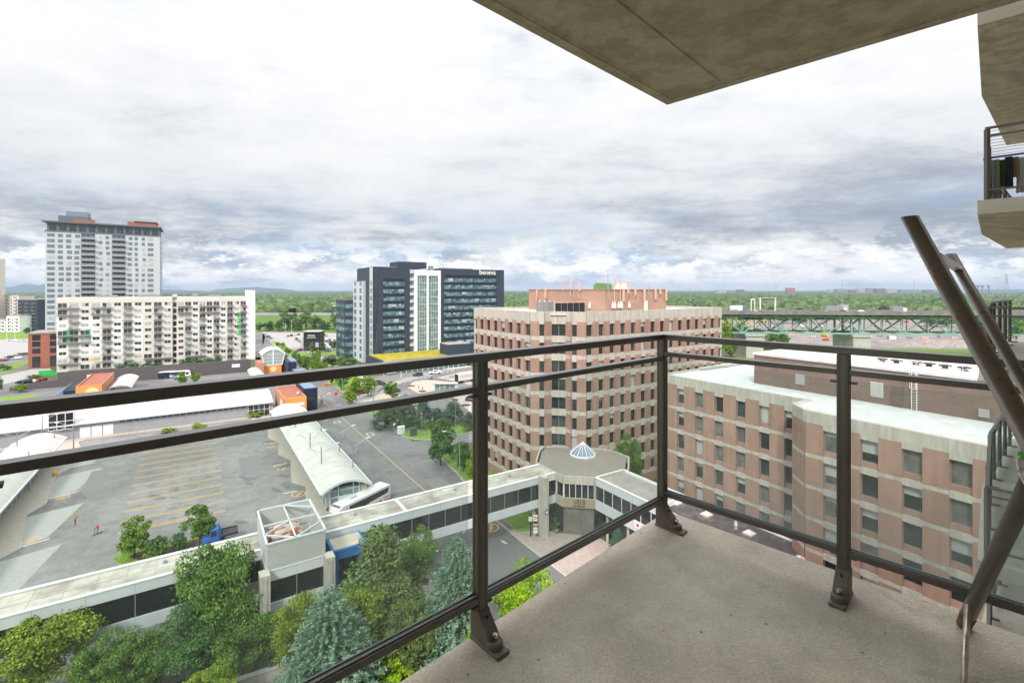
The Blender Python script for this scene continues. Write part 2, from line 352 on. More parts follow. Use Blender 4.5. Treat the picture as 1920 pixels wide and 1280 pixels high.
ceilm = pm('soffit_concrete', (.50, .44, .355), .9, var=.1, scale=3, extra=blot, bump=.3, bscale=50)
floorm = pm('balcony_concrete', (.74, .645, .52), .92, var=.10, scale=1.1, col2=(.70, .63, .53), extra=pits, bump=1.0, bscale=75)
soffit = pm('neighbour_soffit', (.58, .52, .43), .9, var=.16, scale=2.2, extra=blot, bump=.2, bscale=20)
edgem = pm('slab_edge_concrete', (.46, .43, .37), .9, var=.14, scale=4, bump=.3, bscale=30)
railm = pm('bronze_aluminium', (.058, .048, .040), .28, metal=.2, var=.1, scale=9, bump=.02, bscale=60, spec=.9)
railm.node_tree.nodes['Principled BSDF'].inputs['Coat Weight'].default_value = .4; railm.node_tree.nodes['Principled BSDF'].inputs['Coat Roughness'].default_value = .22; railm.node_tree.nodes['Principled BSDF'].inputs['Coat IOR'].default_value = 1.9
footm = pm('bronze_casting', (.14, .12, .10), .55, metal=.3, var=.25, scale=14, bump=.15, bscale=50)
boltm = pm('bolt_steel', (.62, .58, .54), .25, metal=1., var=0)
def glassmat(name, tint, haze):
    m = bpy.data.materials.new(name); m.use_nodes = True; t = m.node_tree; n = t.nodes; n.clear()
    tr = n.new('ShaderNodeBsdfTransparent'); tr.inputs[0].default_value = (*tint, 1)
    gl = n.new('ShaderNodeBsdfGlossy'); gl.inputs['Roughness'].default_value = .02; gl.inputs[0].default_value = (.9, .95, .95, 1)
    df = n.new('ShaderNodeBsdfDiffuse'); df.inputs[0].default_value = (.62, .68, .68, 1)  # pale veil standing in for milky reflection, plus dirt towards the bottom
    lw = n.new('ShaderNodeLayerWeight'); lw.inputs[0].default_value = .5
    pw = n.new('ShaderNodeMath'); pw.operation = 'POWER'; pw.inputs[1].default_value = 4.0; t.links.new(lw.outputs['Facing'], pw.inputs[0])
    fr = n.new('ShaderNodeMath'); fr.operation = 'MULTIPLY_ADD'; fr.inputs[1].default_value = .5; fr.inputs[2].default_value = .02; t.links.new(pw.outputs[0], fr.inputs[0])
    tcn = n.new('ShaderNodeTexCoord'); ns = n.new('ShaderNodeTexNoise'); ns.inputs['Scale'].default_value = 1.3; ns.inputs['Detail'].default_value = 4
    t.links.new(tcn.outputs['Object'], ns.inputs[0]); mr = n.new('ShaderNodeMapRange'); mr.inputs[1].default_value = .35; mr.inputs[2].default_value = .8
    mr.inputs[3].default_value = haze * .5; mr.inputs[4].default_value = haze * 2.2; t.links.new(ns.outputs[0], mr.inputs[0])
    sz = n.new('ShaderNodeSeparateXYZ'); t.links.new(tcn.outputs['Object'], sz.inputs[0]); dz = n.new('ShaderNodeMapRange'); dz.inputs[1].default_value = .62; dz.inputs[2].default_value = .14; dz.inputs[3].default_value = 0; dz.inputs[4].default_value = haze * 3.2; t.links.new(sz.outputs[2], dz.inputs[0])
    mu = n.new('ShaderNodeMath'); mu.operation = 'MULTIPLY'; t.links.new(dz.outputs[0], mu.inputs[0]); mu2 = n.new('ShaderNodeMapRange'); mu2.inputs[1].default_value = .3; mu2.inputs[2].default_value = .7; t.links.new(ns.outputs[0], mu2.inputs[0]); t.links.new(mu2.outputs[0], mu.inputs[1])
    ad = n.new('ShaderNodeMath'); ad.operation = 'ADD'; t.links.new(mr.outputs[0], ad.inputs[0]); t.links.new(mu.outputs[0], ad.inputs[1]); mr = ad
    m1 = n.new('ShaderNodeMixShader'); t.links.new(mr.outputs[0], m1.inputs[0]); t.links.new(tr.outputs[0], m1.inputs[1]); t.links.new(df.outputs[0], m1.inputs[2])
    m2 = n.new('ShaderNodeMixShader'); t.links.new(fr.outputs[0], m2.inputs[0]); t.links.new(m1.outputs[0], m2.inputs[1]); t.links.new(gl.outputs[0], m2.inputs[2])
    o = n.new('ShaderNodeOutputMaterial'); t.links.new(m2.outputs[0], o.inputs[0]); return m
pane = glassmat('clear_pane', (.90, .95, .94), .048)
panef = glassmat('neighbour_pane', (.82, .88, .87), .12)

def V2(a, b, t): return (a[0] + b[0] * t, a[1] + b[1] * t)
fc = (.925, 2.88); dL = (-.719, -.695); dR = (.699, -.715)
back = [(3.65, .09), (2.9, -.75), (-2.6, -1.55), (-2.45, -.38)]
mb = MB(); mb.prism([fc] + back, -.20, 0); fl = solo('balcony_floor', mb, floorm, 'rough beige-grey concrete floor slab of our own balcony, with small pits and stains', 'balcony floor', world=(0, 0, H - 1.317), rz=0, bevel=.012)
mb = MB(); mb.prism([fc] + back, .015, .20)
def ring(poly, w):
    out = []
    n = len(poly)
    for i in range(n):
        p0, p1, p2 = Vector(poly[i - 1]), Vector(poly[i]), Vector(poly[(i + 1) % n])
        a = (p1 - p0).normalized(); b = (p2 - p1).normalized(); na = Vector((-a.y, a.x)); nb = Vector((-b.y, b.x)); m = (na + nb).normalized()
        out.append(tuple(p1 + m * w / max(.3, m.dot(na))))
    return out
poly = ([fc] + back)
if sum(poly[i][0] * poly[(i + 1) % 5][1] - poly[(i + 1) % 5][0] * poly[i][1] for i in range(5)) < 0: poly = poly[::-1]
inn = ring(poly, .055); k = 5
ins2 = ring(poly, .0)
mb.add([(x, y, 0) for x, y in poly] + [(x, y, 0) for x, y in inn] + [(x, y, .015) for x, y in inn] + [(x, y, .015) for x, y in poly],
       [(i, k + i, k + (i + 1) % k, (i + 1) % k) for i in range(k)] + [(k + i, 2 * k + i, 2 * k + (i + 1) % k, k + (i + 1) % k) for i in range(k)] + [(i, (i + 1) % k, 3 * k + (i + 1) % k, 3 * k + i) for i in range(k)])
inn2 = ring(poly, .075); mb.add([(x, y, .004) for x, y in inn] + [(x, y, .015) for x, y in inn2], [(i, k + i, k + (i + 1) % k, (i + 1) % k) for i in range(k)])
mb.bar((.365 - .6, 1.835 - .62, .014), (1.11, 2.59, .014), .012, .010)
mb.bar((1.33 - .02, 1.0, .014), (1.335 + .9, 1.9, .014), .006, .005)
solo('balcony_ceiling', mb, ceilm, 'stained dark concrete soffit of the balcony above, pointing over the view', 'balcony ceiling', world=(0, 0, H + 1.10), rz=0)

C0 = (.84, 2.70); rl = (-.741, -.671); rr = (.699, -.715); ZT = -.247 + H
def railing():
    root = thing('balcony_railing', 'dark bronze metal railing with clear glass panes around our own balcony', 'railing', world=(C0[0], C0[1], H - 1.317), rz=0)
    hs = 1.317
    for d, ln, rise, gname in ((rl, 3.3, .006, 0), (rr, 2.6, .0, 1)):
        sg = 1 if gname == 0 else -1
        e = lambda t, zz: (d[0] * t, d[1] * t, zz + rise * t)
        def run(nm, ztop, hh, ww, grooves=0, t0=0.0):
            m = MB()
            if nm == 'top_rail': m.bar(e(-.02 if gname == 0 else .021, ztop - hh / 2), e(ln, ztop - hh / 2), ww, hh)
            else:
                a = t0
                for pt in posts:
                    m.bar(e(a + .02, ztop - hh / 2), e(pt - .022, ztop - hh / 2), ww, hh)
                    if grooves:
                        for g in (-.012, .010): m.bar(tuple(np.array(e(a + .02, ztop + .003)) + np.array((-d[1] * g, d[0] * g, 0))), tuple(np.array(e(pt - .022, ztop + .003)) + np.array((-d[1] * g, d[0] * g, 0))), .006, .006)
                    a = pt
            return m.obj(nm, railm, root, bevel=.0025)
        posts = [1.296, 2.592] if gname == 0 else [.852, 1.704, 2.556]
        run('top_rail', hs - .247, .030, .044); run('middle_rail', hs - (.368 if gname == 0 else .343), .024, .040); zbr = 1.156 if gname == 0 else 1.117; run('bottom_rail', hs - zbr, .026, .036, 1)
        a = 0
        for i, pt in enumerate(posts):                       # clear panes between the posts
            g0, g1 = (a + .055, pt - .03) if gname == 0 else (a + .03, pt - .03)
            if gname == 0 and i == 1: g0 = a + .06
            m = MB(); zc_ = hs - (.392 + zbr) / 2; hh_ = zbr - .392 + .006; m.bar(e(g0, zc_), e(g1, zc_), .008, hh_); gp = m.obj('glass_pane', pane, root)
            a = pt
        for pt in ([0.0] if gname == 0 else []) + posts:
            ang = math.atan2(d[1], d[0]); zb = .055; zt2 = hs - .2775 + rise * pt
            m = MB(); m.box(-.0215, .0215, -.0215, .0215, zb, zt2)
            for q in (-.0125, .0125): m.box(q - .0035, q + .0035, -.024, .024, zb, zt2 - .002); m.box(-.024, .024, q - .0035, q + .0035, zb, zt2 - .004)
            po = m.obj('post', railm, root, (d[0] * pt, d[1] * pt, 0), ang if pt else math.atan2(rl[1], rl[0]), bevel=.0015)
            # the cast foot points inward, towards the room
            inn_ = Vector((0, -1)) if False else None
            fa = math.atan2(-d[0] * sg * -1, d[1] * sg * -1) if False else None
            nrm = Vector((-d[1], d[0])); nrm = nrm if nrm.dot(Vector((-.3, -2.5)) - Vector((0, 0))) > 0 else -nrm
            fang = math.atan2(nrm.y, nrm.x)
            m = MB()
            m.box(-.030, .135, -.030, .030, .0, .014)
            prof = [(-.028, .014), (.078, .014), (.082, .042), (.066, .066), (.045, .088), (.030, .106), (.026, .118), (-.028, .118)]
            for yy0, yy1 in ((-.026, .026),):
                vs = [(x, yy0, zz) for x, zz in prof] + [(x, yy1, zz) for x, zz in prof]; q = len(prof)
                m.add(vs, [tuple(range(q)), tuple(range(2 * q - 1, q - 1, -1))] + [(i, q + i, q + (i + 1) % q, (i + 1) % q) for i in range(q)])
            m.lathe([(.031, 0), (.031, .020), (.026, .026)], (.084, 0, .014), 16)
            ft = m.obj('foot', footm, po); ft.rotation_euler = (0, 0, fang - (ang if pt else math.atan2(rl[1], rl[0])))
            md = ft.modifiers.new('bevel', 'BEVEL'); md.width = .003; md.segments = 2; md.limit_method = 'ANGLE'
            rotb = fang - (ang if pt else math.atan2(rl[1], rl[0]))
            for bx, bz, br in ((.078, .045, .011), (.040, .098, .005)):
                m = MB(); m.tube((bx, 0, bz - .002), (bx + br * .9, 0, bz + br * 1.0), br, n=6); m.tube((bx + .004, 0, bz), (bx + br * 1.5, 0, bz + br * 1.7), br * .5, n=8)
                bo = m.obj('bolt', boltm if br > .01 else M['black'], po); bo.rotation_euler = (0, 0, rotb)
            for cz in (.403, 1.19 if gname == 0 else 1.15):
                for cs_ in (-1, 1):
                    if pt: m = MB(); m.box(min(cs_ * .021, cs_ * .048), max(cs_ * .021, cs_ * .048), -.014, .014, hs - cz, hs - cz + .008); m.obj('rail_clip', footm, po)
    return root
railing()

# leaning stand of rusty painted tubes
root = thing('tube_stand', 'leaning folding stand of scuffed rust-spotted steel tubes beside the balcony railing', 'stand', world=(1.78, 1.9, H - 1.317), rz=0)
o0 = Vector((1.78, 1.9, -1.317))
def rel(p): return Vector(p) - o0
def capcut(m, p, q, r, n=20):
    m.tube(rel(p), rel(q), r, n=n); d = (Vector(q) - Vector(p)).normalized(); z0 = rel(p).z
    for i in range(n):                                   # sawn level at the top
        v = Vector(m.v[i]); m.v[i] = tuple(v + d * ((z0 - v.z) / d.z))
tubem = pm('scuffed_tube_paint', (.12, .10, .088), .38, metal=.35, var=.25, scale=5, bump=.04, bscale=50, spec=.6)
tubes = pm('rust_spotted_tube', (.21, .18, .15), .35, metal=.45, var=.15, scale=6, col2=(.22, .09, .02), cut=(.605, .63), spec=.6)
tubes.node_tree.nodes['Noise Texture'].inputs['Scale'].default_value = 34
d1 = Vector((-.08, -.31, -.37)).normalized()
top = Vector((1.02, 1.24, .187))
m = MB(); capcut(m, top, top + d1 * 1.9, .0178); m.obj('main_tube', tubes, root, smooth=False)
top2 = Vector((1.225, 1.35, .10)); low2 = Vector((1.085, 1.03, -.19)); d2 = (low2 - top2).normalized()
m = MB(); capcut(m, top2, top2 + d2 * 1.5, .0115); m.obj('second_tube', tubes, root)
m = MB(); m.bar(rel(top + d1 * .14 + Vector((.012, 0, 0))), rel(top2 + d2 * .07), .02, .012); m.obj('bracket', pm('bright_plate', (.55, .53, .5), .3, metal=.6, var=.1), root)
m = MB(); m.bar(rel(low2 + Vector((.0, -.018, .02))), rel(low2 + Vector((-.004, -.02, -.008))), .008, .02); m.obj('slot', M['black'], root)
m = MB(); p = Vector((1.765, 1.885, -1.30)); q = Vector((1.475, 1.40, -.615)); m.tube(rel(p + (q - p) * .06), rel(q + (q - p) * .95), .0235, n=20); m.obj('lower_leg', tubem, root)
m = MB(); m.tube(rel(p - (q - p) * .012), rel(p + (q - p) * .085), .0235, .0255, n=16); m.obj('rubber_foot', pm('brown_rubber_foot', (.20, .11, .05), .8, var=.25, scale=20), root)
m = MB(); m.tube(rel((1.655, 1.755, -1.145)), rel((1.495, 1.60, -1.31)), .0095, n=14); m.obj('thin_rod', pm('worn_chrome_rod', (.62, .52, .46), .28, metal=.8, var=.3, scale=30), root)
for o in root.children:
    if 'tube' in o.name or 'leg' in o.name or 'rod' in o.name:
        for pl in o.data.polygons: pl.use_smooth = len(pl.vertices) == 4
# hank of white rope with a green tie
root = thing('rope_hank', 'hank of white twisted rope held by a green tie on the tube stand', 'rope', world=(1.075, .99, H - .345), rz=R(-46))
ropem = pm('white_rope', (.88, .82, .80), .85, var=.3, scale=90, bump=.5, bscale=160)
m = MB(); rg_ = random.Random(2)
for i in range(11):
    cx_ = -.026 + .0052 * i; tl = (i - 5) * .10; ln_ = .030 + .006 * rg_.random(); wl_ = .007 + .004 * rg_.random(); yy = (i % 3 - 1) * .005
    pts = [(cx_ + wl_ * math.sin(6.283 * j / 14) * (1 - .5 * math.cos(6.283 * j / 14)) - tl * (.03 * (1 - math.cos(6.283 * j / 14))), yy + .003 * math.sin(6.283 * j / 7), -.004 - ln_ * (1 - math.cos(6.283 * j / 14))) for j in range(15)]
    m.path(pts, .0032, 7)
for i in range(6): m.path([(-.012 + .005 * i, 0, .0), (-.008 + .004 * i, .002, .03), (.0 + .003 * i, .0, .075)], .0032, 7)
m.obj('rope_coil', ropem, root, smooth=True)
m = MB(); m.path([(-.026, -.010, .008), (-.01, -.013, .0), (.008, -.013, -.008), (.024, -.010, -.014)], .0055, 8); m.obj('green_tie', pm('green_tie', (.05, .42, .02), .5, var=0), root, smooth=True)

# ================================================================== the neighbours' balconies
a1 = Vector((.709, .705)); b1 = Vector((.70, -.714))
nc = Vector((6.80, 7.06))
npoly = [tuple(nc), (9.35, 9.62), (13.2, 12.9), (17.5, 8.6), (10.4, 3.4)]
def nb(z, label, far=True):
    root = thing('balcony', label, 'balcony', world=(nc.x, nc.y, H + z), rz=0, group="neighbours' balconies")
    loc = lambda p: (p[0] - nc.x, p[1] - nc.y)
    m = MB(); m.prism([loc(p) for p in npoly], -.20, 0); pr = m.obj('slab', [edgem, soffit], root)
    for pl in pr.data.polygons: pl.material_index = 1 if pl.normal.z < -.5 else 0
    p0 = a1 * .10 + b1 * .10
    hs = 1.07
    def run(d, posts, ln, px):
        nonlocal p0
        for nm, zt, hh, ww in (('top_rail', hs, .03, .045), ('middle_rail', hs - .12, .024, .04), ('bottom_rail', .165, .026, .036)):
            m = MB(); m.bar((p0.x + d.x * -.02, p0.y + d.y * -.02, zt - hh / 2), (p0.x + d.x * ln, p0.y + d.y * ln, zt - hh / 2), ww, hh); m.obj(nm, railg, root)
        for q in posts:
            m = MB(); m.bar((p0.x + d.x * q, p0.y + d.y * q, .0), (p0.x + d.x * q, p0.y + d.y * q, hs - .03), .05, .05)
            n = Vector((-d.y, d.x)); n = n if n.dot(a1 if d is b1 else b1) > 0 else -n
            m.bar((p0.x + d.x * q, p0.y + d.y * q, .012), (p0.x + d.x * q + n.x * .14, p0.y + d.y * q + n.y * .14, .012), .06, .02)
            m.obj('post', railg, root)
        for q, q2 in zip(posts, posts[1:]):
            m = MB(); m.bar((p0.x + d.x * (q + .04), p0.y + d.y * (q + .04), .56), (p0.x + d.x * (q2 - .04), p0.y + d.y * (q2 - .04), .56), .008, .78); m.obj('glass_pane', panef, root)
    run(a1, [0, 1.3, 2.6, 3.7], 3.76, 0)
    keep = p0.copy(); p0 = p0 + a1 * 3.76; a2 = Vector((.765, .644)); run(a2, [.55, 1.65, 2.75, 3.85], 4.6, 0); p0 = keep
    run(b1, [1.2, 2.4, 3.6], 4.2, 1)
    return root
railg = pm('neighbour_rail_grey', (.13, .115, .10), .5, metal=.2, var=.1)
nb(4.18 - .13, 'topmost neighbouring balcony with a long stained soffit and dark furniture on it')
nb(1.30, 'neighbouring balcony with a blue clothes airer and washing, just above eye level')
nb(-1.317, 'neighbouring balcony level with ours, empty floor behind its row of posts')
nb(-3.94, 'neighbouring balcony one floor below ours with an empty grey floor')
nb(-6.56, 'lowest neighbouring balcony, partly hidden behind our own balcony floor')
bz = H + 1.30
root = thing('clothes_airer', 'blue folding clothes airer standing on the neighbouring balcony', 'clothes airer', world=(7.10, 7.22, bz), rz=math.atan2(b1.y, b1.x), group=None)
blu = pm('airer_blue', (.05, .07, .30), .5, var=0)
m = MB()
for y in (0, .55): m.bar((-.03, y, .66), (1.5, y, .66), .025, .025)
for x in (-.03, 1.5): m.bar((x, 0, .66), (x, .55, .66), .025, .025)
m.obj('frame', blu, root)
m = MB()
for k2 in range(9): m.bar((-.02, .02, .70 + .045 * k2), (1.48, .02, .70 + .045 * k2), .006, .006)
for x in (-.02, 1.49): m.bar((x, .02, .66), (x, .02, 1.08), .02, .02)
m.obj('drying_lines', M['steel'], root)
m = MB()
for x in (.0, 1.45):
    for y0_, y1_ in ((0, .55), (.55, 0)): m = MB(); m.bar((x, y0_, 0), (x, y1_, .66), .02, .02); m.obj('leg', M['steel'], root)
cl = [('grey towel hanging at the near end of the blue airer', 'towel', (.26, .26, .25), .0, .07, .56), ('grey-brown shirt hanging second from the left on the blue airer', 'shirt', (.33, .32, .29), .12, .10, .62),
      ('green garment hanging in the middle of the blue airer', 'garment', (.06, .17, .02), .36, .085, .40), ('black garment hanging next to the green one on the blue airer', 'garment', (.03, .03, .04), .52, .10, .46),
      ('brown patterned garment hanging near the frame edge on the blue airer', 'garment', (.24, .17, .11), .70, .09, .30), ('pale grey trousers hanging at the right of the blue airer', 'trousers', (.42, .40, .37), .92, .12, .52)]
for i, (lb, ct, c, x0, wd, ht) in enumerate(cl):
    m = MB(); nx = 9
    vs = []
    for r_ in range(5):
        for j in range(nx):
            f = r_ / 4; a = (j / (nx - 1) - .5) * wd * (.80 + .22 * f); vs.append((a, .03 * math.sin(j * 2.1 + i) * (.3 + f), -ht * f))
    vs2 = [(x, y + .012, zz) for x, y, zz in vs]
    fs = [(r_ * nx + j, r_ * nx + j + 1, (r_ + 1) * nx + j + 1, (r_ + 1) * nx + j) for r_ in range(4) for j in range(nx - 1)]
    m.add(vs, fs); m.add(vs2, [f[::-1] for f in fs])
    cx = W_ = Vector((7.10, 7.22, bz + .645)) + Vector((b1.x, b1.y, 0)) * (.02 + .068 * i) + Vector((-b1.y, b1.x, 0)) * (.02 + .08 * (i % 3))
    solo(ct, m, pm('cloth_%d' % i, c, .95, var=.2, scale=20), lb, ct, world=cx, rz=math.atan2(b1.y, b1.x), smooth=True)
m = MB(); bzz = H + 4.05
m.box(0, .42, 0, .42, .38, .44); m.box(0, .42, .38, .44, .44, .85)
for x in (.02, .38):
    for y in (.02, .38): m.box(x, x + .03, y, y + .03, 0, .38)
solo('balcony_chair', m, M['black'], 'black chair on the topmost neighbouring balcony at the right edge', 'chair', world=(7.7, 6.95, bzz), rz=R(-40))
m = MB(); m.box(0, .25, 0, .35, 0, .34); m.box(-.01, .26, -.01, .36, .34, .37)
solo('storage_box', m, pm('navy_plastic', (.06, .08, .16), .5, var=0), 'dark blue storage box on the topmost neighbouring balcony', 'box', world=(8.35, 6.7, bzz), rz=R(-40))
# the tower we stand in
bp = [(3.66, .02), (10.4, 3.3), (17.6, 8.5), (30, 0), (14, -22), (-9, -12), (-2.7, -1.6), (2.95, -.8)]
t = thing('apartment_tower', 'concrete apartment tower that carries the balconies, just outside the right edge', 'building', world=(10, -5, 0), rz=0)
m = MB(); m.prism([(x - 10, y + 5) for x, y in bp], 0, 60); m.obj('wall', M['conc'], t)
# ================================================================== facades
def side(p, q): d = Vector(q) - Vector(p); return d.length, (d.x / d.length, d.y / d.length)
JN = MB()
def facade(conc, bri, wins, p, q, cells, rows, ztop, z0, spec):
    """cells: ('b'|'w', width) along p->q, outside to the right of p->q. rows: (zt, zb) from the top down"""
    L_, d = side(p, q); tot = sum(c[1] for c in cells); k = L_ / tot
    n0, n1 = -.0, -.30                                   # outward is negative n
    bt, bb, wl, inset = spec                             # band top / bottom below window sill, window spandrel depth
    conc.obox(p, d, 0, L_, -.30, .3, rows[0][0] + .55, ztop)
    for i, (zt, zb) in enumerate(rows):
        a = 0
        nxt = rows[i + 1][0] if i + 1 < len(rows) else z0
        prev_bot = rows[0][0] + .55 if i == 0 else rows[i - 1][1] - bb
        nb_ = zb - bb if i + 1 < len(rows) else max(zb - bb, z0)
        conc.obox(p, d, 0, L_, -.27, .3, max(nb_, z0 - .01), zb - bt)
        for c, wd in cells:
            wd *= k
            if c == 'b': bri.obox(p, d, a, a + wd, -.30, .3, zb - bt + .002 if False else zb - bt, prev_bot)
            else:
                if i == 0: conc.obox(p, d, a, a + wd, -.285, .3, zt, rows[0][0] + .55)
                if i + 1 < len(rows): conc.obox(p, d, a, a + wd, -.285, .3, nxt, nb_)
                if wl > 0: bri.obox(p, d, a, a + wd, -.12, .3, zb - bt, zb)
                else:
                    if bt < 0: pass
                wins.append((p, d, a, a + wd, zb if wl > 0 else zb - bt, zt, inset, i))
            if c == 'b': JN.obox(p, d, a + wd - .015, a + wd + .015, -.305 if False else -.275, .0, max(nb_, z0), zb - bt - .002)
            a += wd
        if nb_ > z0 and i + 1 == len(rows):
            bri.obox(p, d, 0, L_, -.25, .3, z0, nb_)
def place_windows(root, wins, org, frame=True, limit=100, blind=.25, glass=None, far=False, mull=True):
    def dist(wn): p, d, a, b, z0, z1, ins, i = wn; x = p[0] + d[0] * a; y = p[1] + d[1] * a; pt = W(x + org[0], y + org[1]); return (pt.x ** 2 + pt.y ** 2 + (H - z0) ** 2)
    wins = sorted(wins, key=dist); rest = MB(); rg = random.Random(5)
    for k, (p, d, a, b, z0, z1, ins, i) in enumerate(wins):
        w_, h_ = b - a, z1 - z0; f = MB(); g = MB(); fw = .05
        # frame boxes
        def fr(m, mi=0):
            m.obox(p, d, a, b, ins - .04, ins + .06, z0, z0 + fw, mi); m.obox(p, d, a, b, ins - .04, ins + .06, z1 - fw, z1, mi)
            m.obox(p, d, a, a + fw, ins - .04, ins + .06, z0 + fw, z1 - fw, mi); m.obox(p, d, b - fw, b, ins - .04, ins + .06, z0 + fw, z1 - fw, mi)
        r_ = rg.random(); gi = 0 if r_ > blind else 1; bz_ = z1 - fw - (h_ - 2 * fw) * rg.choice([.25, .4, .6, 1.0])
        def gl(m, m0, m1):
            if gi and bz_ > z0 + fw + .1:
                m.obox(p, d, a + fw, b - fw, ins, ins + .03, z0 + fw, bz_, m0); m.obox(p, d, a + fw, b - fw, ins, ins + .03, bz_, z1 - fw, m1)
            else: m.obox(p, d, a + fw, b - fw, ins, ins + .03, z0 + fw, z1 - fw, m1 if gi else m0)
        gm = rg.choice(glass or [M['glassd'], M['glassm']])
        if k < limit:
            fr(f); wo = f.obj('window', [M['grey']] if not far else [M['black']], root)
            gl(g, 0, 1); g.obj('pane', [gm, M['glassb']], wo)
        else: fr(rest, 0); gl(rest, 1, 2)
    if rest.f: o = rest.obj('window', [M['black'], M['glassd'], M['glassb']], root); o['kind'] = 'stuff'

# ---- the ten-storey pink brick office block
U0, V0 = 54.6, 69.5
root = thing('office_block', 'ten-storey pink brick office block with a notched corner and antennas on its roof', 'building', U0, V0)
s2 = math.sqrt(.5); Apt = (0, 7.6); Cpt = (7.6, 0)
dd = (s2, -s2); nn = (s2, s2)
def dg(t, n): return (Apt[0] + dd[0] * t + nn[0] * n, Apt[1] + dd[1] * t + nn[1] * n)
P1, P2, P3, P4 = dg(2.75, 0), dg(3.85, 1.15), dg(6.9, 1.15), dg(8.0, 0)
rows = [(33.3 - 3.56 * k, 31.0 - 3.56 * k) for k in range(9)]
conc, bri, wins = MB(), MB(), []
spec = (.0, .75, 0, .10)
FL = (0, 30.2); FR = (50.3, 0)
nbay = 8
cl_ = [('w', 1.2)] + [c for _ in range(nbay - 1) for c in (('b', 1.55), ('w', 1.35))] + [('b', 1.5)]
left = [('w', .8)] + [('b', 1.55), ('w', 1.4)] * 7 + [('b', .1)]
facade(conc, bri, wins, FL, Apt, [('w', 1.55), ('b', 1.45)] * 7 + [('w', 1.6)], rows, 35.75, 0, spec)
facade(conc, bri, wins, Apt, P1, [('b', 1.75), ('w', 1.0)], rows, 35.75, 0, spec)
facade(conc, bri, wins, P1, P2, [('b', 1)], rows, 35.75, 0, spec)
facade(conc, bri, wins, P2, P3, [('w', 1.5), ('w', 1.5)], rows, 35.75, 0, spec)
facade(conc, bri, wins, P3, P4, [('b', 1)], rows, 35.75, 0, spec)
facade(conc, bri, wins, P4, Cpt, [('w', 1.0), ('b', 1.75)], rows, 35.75, 0, spec)
facade(conc, bri, wins, Cpt, FR, [('w', 1.5), ('b', 1.75)] * 14 + [('w', 1.5)], rows, 35.75, 0, spec)
ring_ = [FL, Apt, P1, P2, P3, P4, Cpt, FR, (50.3, 30.2)]
m = MB(); m.prism([(.5, 30.0), (.5, 8.0), dg(2.6, .6), dg(3.7, 1.75), dg(7.1, 1.75), dg(8.2, .6), (8.0, .5), (50.0, .5), (50.0, 30.0)], .05, 34.9); m.obj('core', M['black'], root)
conc.prism([(.1, 30.1), (.1, 7.8), dg(2.7, .2), dg(3.8, 1.35), dg(6.95, 1.35), dg(8.05, .2), (7.8, .1), (50.2, .1), (50.2, 30.1)], 34.9, 35.0)
conc.obox((50.3, 0), (0, 1), 0, 30.2, -.3, .3, 0, 35.75); conc.obox((50.3, 30.2), (-1, 0), 0, 50.3, -.3, .3, 0, 35.75)
conc.obj('concrete_bands', M['conc'], root); bri.obj('brick_piers', M['brick'], root); JN.obj('panel_joint', M['grey'], root); JN.v, JN.f, JN.m = [], [], []
m = MB(); m.prism([(.35, 29.9), (.35, 8.0), (8.0, .4), (49.9, .4), (49.9, 29.9)], 35.02, 35.25); m.obj('roof', M['whiteroof'], root)
place_windows(root, wins, (U0, V0), blind=.12)
# penthouse: corners found from where its walls meet the roof
ph = [(12.5, 26), (12.5, 10.0), (17.5, 5.2), (37.0, 5.2), (37.0, 26)]
m = MB(); m.prism(ph, 35.25, 40.0, 0, 1); m.prism([(12.3, 26.2), (12.3, 9.9), (17.4, 5.0), (37.2, 5.0), (37.2, 26.2)], 39.95, 40.1, 0, 1)
pho = m.obj('penthouse', [M['brickp'], M['flatroof']], root)
m = MB()
for i in range(6): m.box(3.0 + i * 1.5, 4.4 + i * 1.5, 9.3 - i * .0, 9.5, 35.3, 37.4)
m.box(2.9, 12.4, 9.55, 9.7, 35.25, 37.5)
m.obj('louvre_screen', M['grey'], root)
m = MB()
for i in range(5): m.box(6 + i * 1.6, 7.4 + i * 1.6, 7.35, 7.45, 35.4, 37.3, 1)
m.box(5.8, 14.1, 7.5, 7.7, 35.25, 37.5); m.obj('roof_screen', [M['antenna'], M['black']], root)
for (px_, py_) in ((22, 12), (30, 18), (26, 9)):
    m = MB(); m.box(px_, px_ + 2.4, py_, py_ + 1.6, 40.1, 41.2); m.box(px_ + .3, px_ + 2.1, py_ + .3, py_ + 1.3, 41.2, 41.5); m.obj('roof_unit', pm('roof_unit_green', (.16, .26, .10), .7) if px_ != 26 else M['cream'], root)
